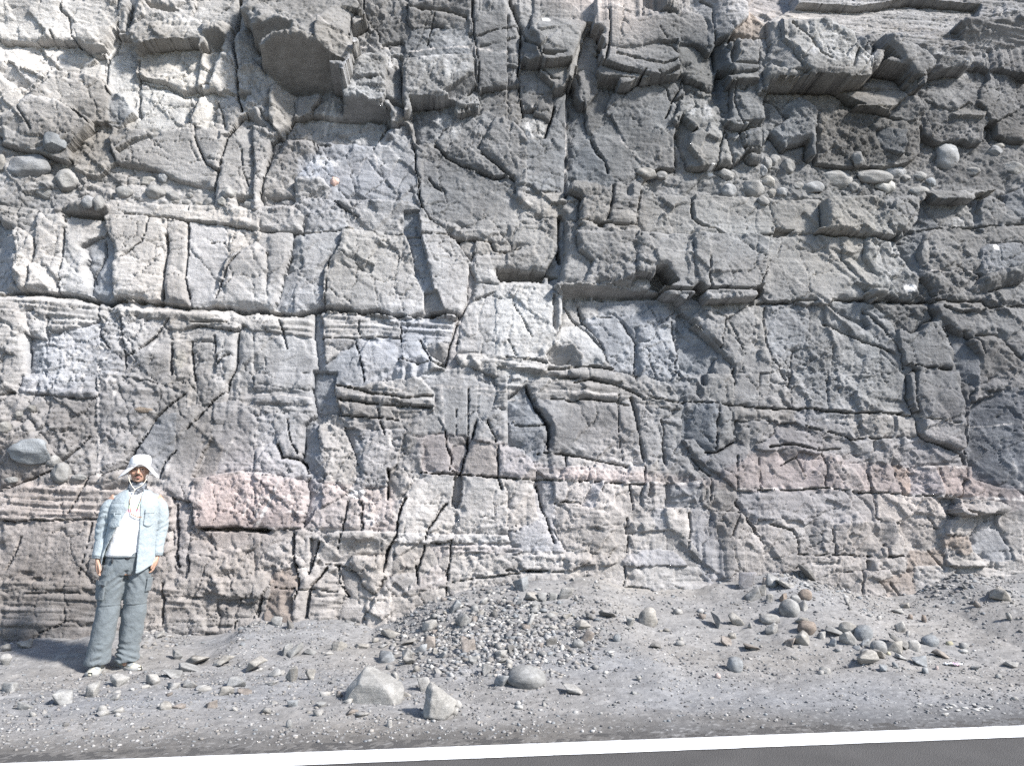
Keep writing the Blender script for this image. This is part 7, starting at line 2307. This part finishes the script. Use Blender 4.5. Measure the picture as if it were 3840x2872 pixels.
drop = .045 * np.exp(-((TH - aR[:, None]) / .35) ** 2) + .012 * np.exp(-((TH - (2 * math.pi - aL[:, None])) / .35) ** 2) - .02 * np.exp(-((np.abs(np.sin(TH)) - 1) / .25) ** 2)
ZZ = zt[:, None] - drop * (1 - Zz) ** 3
v = shirt_pt(TH, ZZ).reshape(-1, 3)
vi = np.arange(nt_ * nz_).reshape(nz_, nt_)
f = np.stack([vi[:-1, :-1], vi[:-1, 1:], vi[1:, 1:], vi[1:, :-1]], -1).reshape(-1, 4)
shirt = part('overshirt', leaned(v), f, M_SHIRT)
sm_ = shirt.modifiers.new('thickness', 'SOLIDIFY'); sm_.thickness = .004; sm_.offset = 1
for s_ in (-1, 1):
    A_ = ARMS[s_]
    path = []
    key = [np.array(A_[0]) + (-s_ * .05, 0, .008), np.array(A_[0]) + (s_ * .012, 0, -.022), np.array(A_[1]) + (s_ * .008, 0, -.03), (np.array(A_[1]) + np.array(A_[2])) / 2 + (s_ * .010, 0, 0), np.array(A_[2]) + (s_ * .010, 0, .0), (np.array(A_[2]) * .55 + np.array(A_[3]) * .45), np.array(A_[3]) * .98 + np.array(A_[2]) * .02]
    rad = [.042, .056, .067, .068, .064, .055, .046]
    ks = np.linspace(0, len(key) - 1, 60); key = np.array(key)
    path = np.stack([np.interp(ks, np.arange(len(key)), key[:, c]) for c in range(3)], -1)
    for _ in range(6): path[1:-1] = (path[:-2] + path[1:-1] * 2 + path[2:]) / 4
    rr = np.interp(ks, np.arange(len(rad)), rad)
    v, f = tube(path, rr, 28, False)
    i_ = np.repeat(np.arange(60), 28) / 59.0; kk = np.tile(np.arange(28), 60) * 2 * math.pi / 28
    nv_ = vnorm(v, f)
    el = np.exp(-((i_ - .62) / .22) ** 2)
    v = v + nv_ * ((.002 + .004 * el) * np.sin(i_ * 70 + 3.2 * np.sin(kk + 1) + s_ + 4 * vnoise(i_ * 6, kk, 150)) * np.clip(.3 + 1.2 * vnoise(i_ * 9 + 3, kk * .9, 151 + s_), 0, 1) + .008 * fbm(v[:, 0] * 12 + v[:, 1] * 9, v[:, 2] * 10, 160 + s_, 3))[:, None]
    sl_ = part('sleeve', leaned(v), f, M_SHIRT, parent=shirt)
    sm_ = sl_.modifiers.new('thickness', 'SOLIDIFY'); sm_.thickness = .004
    cu_v, cu_f = tube([path[-4], path[-2], path[-1] + (0, 0, -.012)], [.047, .045, .044], 24, False)
    cf_ = part('cuff', leaned(cu_v), cu_f, M_SHIRT, parent=sl_)
    sm_ = cf_.modifiers.new('thickness', 'SOLIDIFY'); sm_.thickness = .004
def patch(name, t0, t1, z0, z1, off, mat, parent, nt2=16, nz2=14, shape=None, thick=.005):
    T2, Z2 = np.meshgrid(np.linspace(t0, t1, nt2), np.linspace(z0, z1, nz2))
    if shape is not None:
        T2, Z2 = shape(T2, Z2)
    v = shirt_pt(T2, Z2, off).reshape(-1, 3)
    vi = np.arange(nt2 * nz2).reshape(nz2, nt2)
    f = np.stack([vi[:-1, :-1], vi[:-1, 1:], vi[1:, 1:], vi[1:, :-1]], -1).reshape(-1, 4)
    o = part(name, leaned(v), f, mat, parent=parent)
    s = o.modifiers.new('thickness', 'SOLIDIFY'); s.thickness = thick; s.offset = -1
    return o
def bag(T2, Z2):
    e = (Z2.max() - Z2) / np.ptp(Z2)
    c = (T2 - T2.mean()) / (np.ptp(T2) / 2)
    return T2, Z2 - .018 * (1 - c * c) * e
patch('pocket', 2 * math.pi - 1.02, 2 * math.pi - .40, 1.215, 1.325, .013, M_SHIRT, shirt, shape=bag, thick=.010)
patch('pocket_flap', 2 * math.pi - 1.04, 2 * math.pi - .38, 1.318, 1.352, .017, M_SHIRT, shirt)
patch('pocket_tab', 2 * math.pi - .76, 2 * math.pi - .66, 1.300, 1.325, .020, M_SHIRT, shirt, 4, 4)
patch('pocket', .42, .86, 1.225, 1.325, .013, M_SHIRT, shirt, shape=bag, thick=.010)
patch('pocket_flap', .40, .88, 1.320, 1.352, .017, M_SHIRT, shirt)
patch('shirt_seam', 2 * math.pi - 1.25, 2 * math.pi - .30, 1.405, 1.412, .005, M_SHIRT, shirt, 20, 3, thick=.003)
# collar: two wings folded down beside the neck
for s_ in (-1, 1):
    nu2, nv2 = 20, 8
    a, c = np.meshgrid(np.linspace(0, 1, nu2), np.linspace(0, 1, nv2))
    ang = (math.pi if 0 else 0)
    t_ = s_ * (.42 + a * (math.pi - .42))
    wdt = .058 + .016 * np.exp(-(a / .16) ** 2)
    r_in = np.stack([.090 * np.sin(t_), .012 - .082 * np.cos(t_), 1.535 - .045 * (1 - a) ** 1.5 + .0 * a], -1)
    outd = np.stack([np.sin(t_ * 1.0) * .92 + s_ * .25 * (1 - a), -np.cos(t_) * .75, t_ * 0], -1)
    v = r_in + outd * (c * wdt * .85)[..., None] + np.stack([0 * a, 0 * a, .010 * np.sin(c * math.pi) - c * wdt * .78], -1)
    vi = np.arange(nu2 * nv2).reshape(nv2, nu2)
    f = np.stack([vi[:-1, :-1], vi[:-1, 1:], vi[1:, 1:], vi[1:, :-1]], -1).reshape(-1, 4)
    co_ = part('collar', leaned(v.reshape(-1, 3)), f, M_SHIRT, parent=shirt)
    s = co_.modifiers.new('thickness', 'SOLIDIFY'); s.thickness = .005; s.offset = 0

# trousers: loose, creased, stacked on the shoes
tp = [rings([(.80, 0, .0, .150, .118), (.86, 0, .002, .178, .130), (.93, 0, .002, .180, .128), (1.0, 0, .0, .170, .120)], 48, 2.4)]
for s_ in (-1, 1):
    L_ = np.array(LEGS[s_])
    zs = np.array([.88, .80, .70, .60, .545, .50, .40, .28, .20, .14, .095, .070])
    xs2 = np.interp(-zs, -L_[:, 2], L_[:, 0]); ys2 = np.interp(-zs, -L_[:, 2], L_[:, 1])
    rr = np.array([.098, .102, .100, .095, .093, .096, .094, .090, .088, .092, .098, .094])
    xs2 = xs2 + s_ * np.interp(-zs, -np.array([.88, .7, .07]), [.0, .004, .008])
    tp.append(rings([(z, x, y, r, r * 1.12) for z, x, y, r in zip(zs[::-1], xs2[::-1], ys2[::-1], rr[::-1])], 36, 2.2))
tv, tf = fuse([(v, f) for v, f in tp], .008, 3, .5)
nv_ = vnorm(tv, tf)
z_ = tv[:, 2]
kn = np.exp(-((z_ - .20) / .12) ** 2); sd = np.sign(tv[:, 0])
dsp = .010 * fbm(tv[:, 0] * 7 + sd * 3, z_ * 7 + tv[:, 1] * 5, 170, 4, .55) + .007 * vnoise(tv[:, 0] * 9 + z_ * 13 * sd, z_ * 11 - tv[:, 0] * 15, 177)
hem = np.exp(-((z_ - .11) / .07) ** 2)
dsp += (.004 * kn + .008 * hem) * np.sin(z_ * 120 + 26 * tv[:, 0] * sd + 12 * tv[:, 1] + 4 * vnoise(tv[:, 0] * 12, z_ * 9, 178)) * np.clip(.35 + 1.4 * vnoise(tv[:, 0] * 14, z_ * 9 + tv[:, 1] * 9, 179), 0, 1)
dsp += .005 * np.exp(-((z_ - .76) / .08) ** 2) * np.sin(z_ * 80 + np.abs(tv[:, 0]) * 70 + 3 * vnoise(tv[:, 0] * 9, z_ * 9, 181))
dsp -= .006 * np.exp(-((z_ - .548) / .005) ** 2); dsp += .004 * np.exp(-((z_ - .558) / .005) ** 2)
dsp -= .022 * np.exp(-((tv[:, 0] / .012) ** 2)) * (z_ < .84) * (tv[:, 1] < 0) * np.clip((z_ - .70) * 12, 0, 1)
tv = tv + nv_ * dsp[:, None]
trs = part('trousers', leaned(tv), tf, M_PANTS)
def leg_patch(name, s_, t0, t1, z0, z1, off, mat, thick=.006, parent=None):
    L_ = np.array(LEGS[s_])
    T2, Z2 = np.meshgrid(np.linspace(t0, t1, 14), np.linspace(z0, z1, 14))
    x = np.interp(-Z2, -L_[:, 2], L_[:, 0]) + s_ * .004; y = np.interp(-Z2, -L_[:, 2], L_[:, 1])
    r = np.interp(-Z2, -np.array([.88, .8, .7, .6, .5]), [.100, .106, .105, .100, .099]) + off
    v = np.stack([x + r * np.sin(T2), y - r * 1.12 * np.cos(T2), Z2], -1)
    v = v + (.004 * vnoise(T2 * 3, Z2 * 20, 190))[..., None]
    vi = np.arange(196).reshape(14, 14)
    f = np.stack([vi[:-1, :-1], vi[:-1, 1:], vi[1:, 1:], vi[1:, :-1]], -1).reshape(-1, 4)
    o = part(name, leaned(v.reshape(-1, 3)), f, mat, parent=parent or trs)
    s = o.modifiers.new('thickness', 'SOLIDIFY'); s.thickness = thick; s.offset = -1
    return o
leg_patch('cargo_pocket', -1, -1.75, -.35, .605, .735, .012, M_PANTS, .012)
leg_patch('cargo_flap', -1, -1.78, -.32, .725, .765, .016, M_PANTS, .006)
leg_patch('pocket_tab', -1, -.62, -.40, .712, .730, .022, M_DARK, .004)
leg_patch('cargo_pocket', 1, .75, 1.75, .655, .765, .010, M_PANTS, .010)
v, f = tube([(.172 * math.sin(a), .0 - .123 * math.cos(a), .955) for a in np.linspace(0, 2 * math.pi, 60)], (.006, .018), 8, False)
belt = part('belt', leaned(v), f, M_PANTS)
part('belt_buckle', *[leaned(q) if k == 0 else q for k, q in enumerate(ellip((0.0, -.125, .945), (.022, .010, .016), 2))], M_DARK, parent=belt)
v, f = tube([(-.115, -.112, .945), (-.116, -.118, .925), (-.115, -.117, .905)], .006, 8)
part('zip_pull', leaned(v), f, M_DARK, parent=trs)

# shoes: pale trail shoes with grey mesh, dark laces
M_SHOE = plain('shoe_suede', (.47, .45, .38), .8, .2, .14, 60, .3); M_MESH = plain('shoe_mesh', (.27, .29, .30), .85, .2, .2, 200, .3); M_SOLE = plain('shoe_sole', (.30, .30, .29), .9, .2, .15, 40)
for s_, yaw_ in ((-1, -.16), (1, .62)):
    ex, ey, _ = LEGS[s_][2]
    ex += lean(.05); 
    L = np.linspace(0, 1, 26)       # heel to toe
    hw = np.interp(L, [0, .04, .2, .45, .7, .85, .95, 1], [.020, .032, .037, .038, .049, .046, .032, .012])
    ht = np.interp(L, [0, .04, .15, .30, .42, .55, .72, .88, .97, 1], [.070, .092, .100, .105, .098, .078, .060, .048, .034, .022])
    def place(v):
        v = v.copy()
        c, s = math.cos(yaw_), math.sin(yaw_)
        x = v[:, 0] * c + v[:, 1] * s * -1; y = v[:, 0] * s + v[:, 1] * c
        x = v[:, 0] * c - (-v[:, 1]) * (-s); y = v[:, 1] * c + v[:, 0] * s
        return np.stack([ex + x, ey + .02 + y, v[:, 2]], -1)
    nn_ = 20
    vv_ = []
    for t, w, h in zip(L, hw, ht):
        for k in range(nn_):
            a = 2 * math.pi * k / nn_
            zz_ = .022 + max(0, math.sin(a)) ** .75 * (h - .022) if math.sin(a) > 0 else .022 + .010 * math.sin(a)
            vv_.append((w * math.cos(a) * (1.0 if math.sin(a) <= 0 else (1 - .35 * math.sin(a) ** 2)), .10 - t * .30, zz_))
    v = np.array(vv_)
    f = []
    for i in range(25):
        for k in range(nn_):
            a, b_ = i * nn_ + k, i * nn_ + (k + 1) % nn_
            f += [(a, b_, b_ + nn_), (a, b_ + nn_, a + nn_)]
    c0, c1 = len(v), len(v) + 1
    v = np.concatenate([v, [v[:nn_].mean(0)], [v[-nn_:].mean(0)]])
    for k in range(nn_):
        f.append((c0, (k + 1) % nn_, k)); f.append((c1, 25 * nn_ + k, 25 * nn_ + (k + 1) % nn_))
    shoe = part('shoe', place(v), np.array(f), M_SHOE)
    # sole
    vs2 = []
    for t, w in zip(L, hw):
        lift = .012 * max(0, (t - .8) / .2) ** 2
        for (xx, zz_) in ((-1.10, .002), (-1.13, .016), (-1.06, .030), (1.06, .030), (1.13, .016), (1.10, .002)):
            vs2.append((w * xx + (.003 if xx > 0 else -.003), .105 - t * .312, zz_ + lift))
    v = np.array(vs2); f = []
    for i in range(25):
        for k in range(6):
            a, b_ = i * 6 + k, i * 6 + (k + 1) % 6
            f.append((a, b_, b_ + 6, a + 6))
    part('sole', place(v), np.array(f), M_SOLE, parent=shoe)
    # grey mesh side panels and toe cap seam
    for sd_ in (-1, 1):
        pv_ = []
        for t in np.linspace(.40, .78, 10):
            w = np.interp(t, L, hw); h = np.interp(t, L, ht)
            for q in np.linspace(.25, .85, 5):
                a = q * math.pi / 2
                pv_.append((sd_ * (w * math.cos(a) * (1 - .35 * math.sin(a) ** 2) + .002), .10 - t * .30, .024 + math.sin(a) ** .75 * (h - .022)))
        v = np.array(pv_); vi = np.arange(50).reshape(10, 5)
        f = np.stack([vi[:-1, :-1], vi[:-1, 1:], vi[1:, 1:], vi[1:, :-1]], -1).reshape(-1, 4)
        part('shoe_panel', place(v), f, M_MESH, parent=shoe)
    for q in np.linspace(.36, .60, 5):
        w = np.interp(q, L, hw) * .5; h = np.interp(q, L, ht)
        v, f = tube([(-w, .10 - q * .30, h - .010), (-w * .4, .10 - q * .30 - .006, h + .004), (w * .4, .10 - q * .30 + .004, h + .004), (w, .10 - q * .30, h - .010)], .0042, 6)
        part('lace', place(v), f, M_DARK, parent=shoe)

# chin cord of the hat with its toggle, and the strap of the glasses hanging on the chest
def cordpart(name, pts, r, mat, parent):
    pts = np.array(pts); k = np.linspace(0, len(pts) - 1, 6 * len(pts))
    p_ = np.stack([np.interp(k, np.arange(len(pts)), pts[:, c]) for c in range(3)], -1)
    for _ in range(3): p_[1:-1] = (p_[:-2] + 2 * p_[1:-1] + p_[2:]) / 4
    v, f = tube(p_, r, 7)
    return part(name, leaned(v), f, mat, parent=parent)
for s_ in (-1, 1):
    cordpart('chin_cord', [(s_ * .083, -.030, HZ + .125), (s_ * .080, -.045, HZ + .07), (s_ * .066, -.068, HZ + .015), (s_ * .040, -.090, HZ - .03), (-.012, -.100, HZ - .062)], .0028, M_CORD, hat)
cordpart('cord_end', [(-.012, -.102, HZ - .060), (-.018, -.108, HZ - .095), (-.024, -.132, HZ - .13), (-.028, -.140, HZ - .175), (-.030, -.144, HZ - .21)], .0038, M_CORD, hat)
v, f = ellip((-.012, -.106, HZ - .066), (.008, .008, .009), 2); part('toggle', leaned(v), f, M_CORD, parent=hat)
gl = cordpart('glasses_strap', [(-.045, -.092, 1.470), (-.040, -.128, 1.42), (-.026, -.146, 1.36), (-.012, -.150, 1.315)], .0032, M_STRAP, man)
cordpart('strap_side', [(.048, -.090, 1.470), (.044, -.126, 1.43), (.038, -.142, 1.385), (.030, -.146, 1.345)], .0028, M_STRAP, gl)
cordpart('glasses_arm', [(-.014, -.152, 1.318), (.010, -.156, 1.302), (.040, -.160, 1.290), (.072, -.160, 1.288)], .0042, plain('amber_frame', (.26, .13, .06), .3, .5), gl)

fp = ground_hit(np.array(445.0), np.array(2514.0))
man.location = (float(fp[0]), float(fp[1]), float(ground_z(fp[0], fp[1])) - .004)
man.rotation_euler = (0, 0, math.radians(22))
man.scale = (MAN_S,) * 3
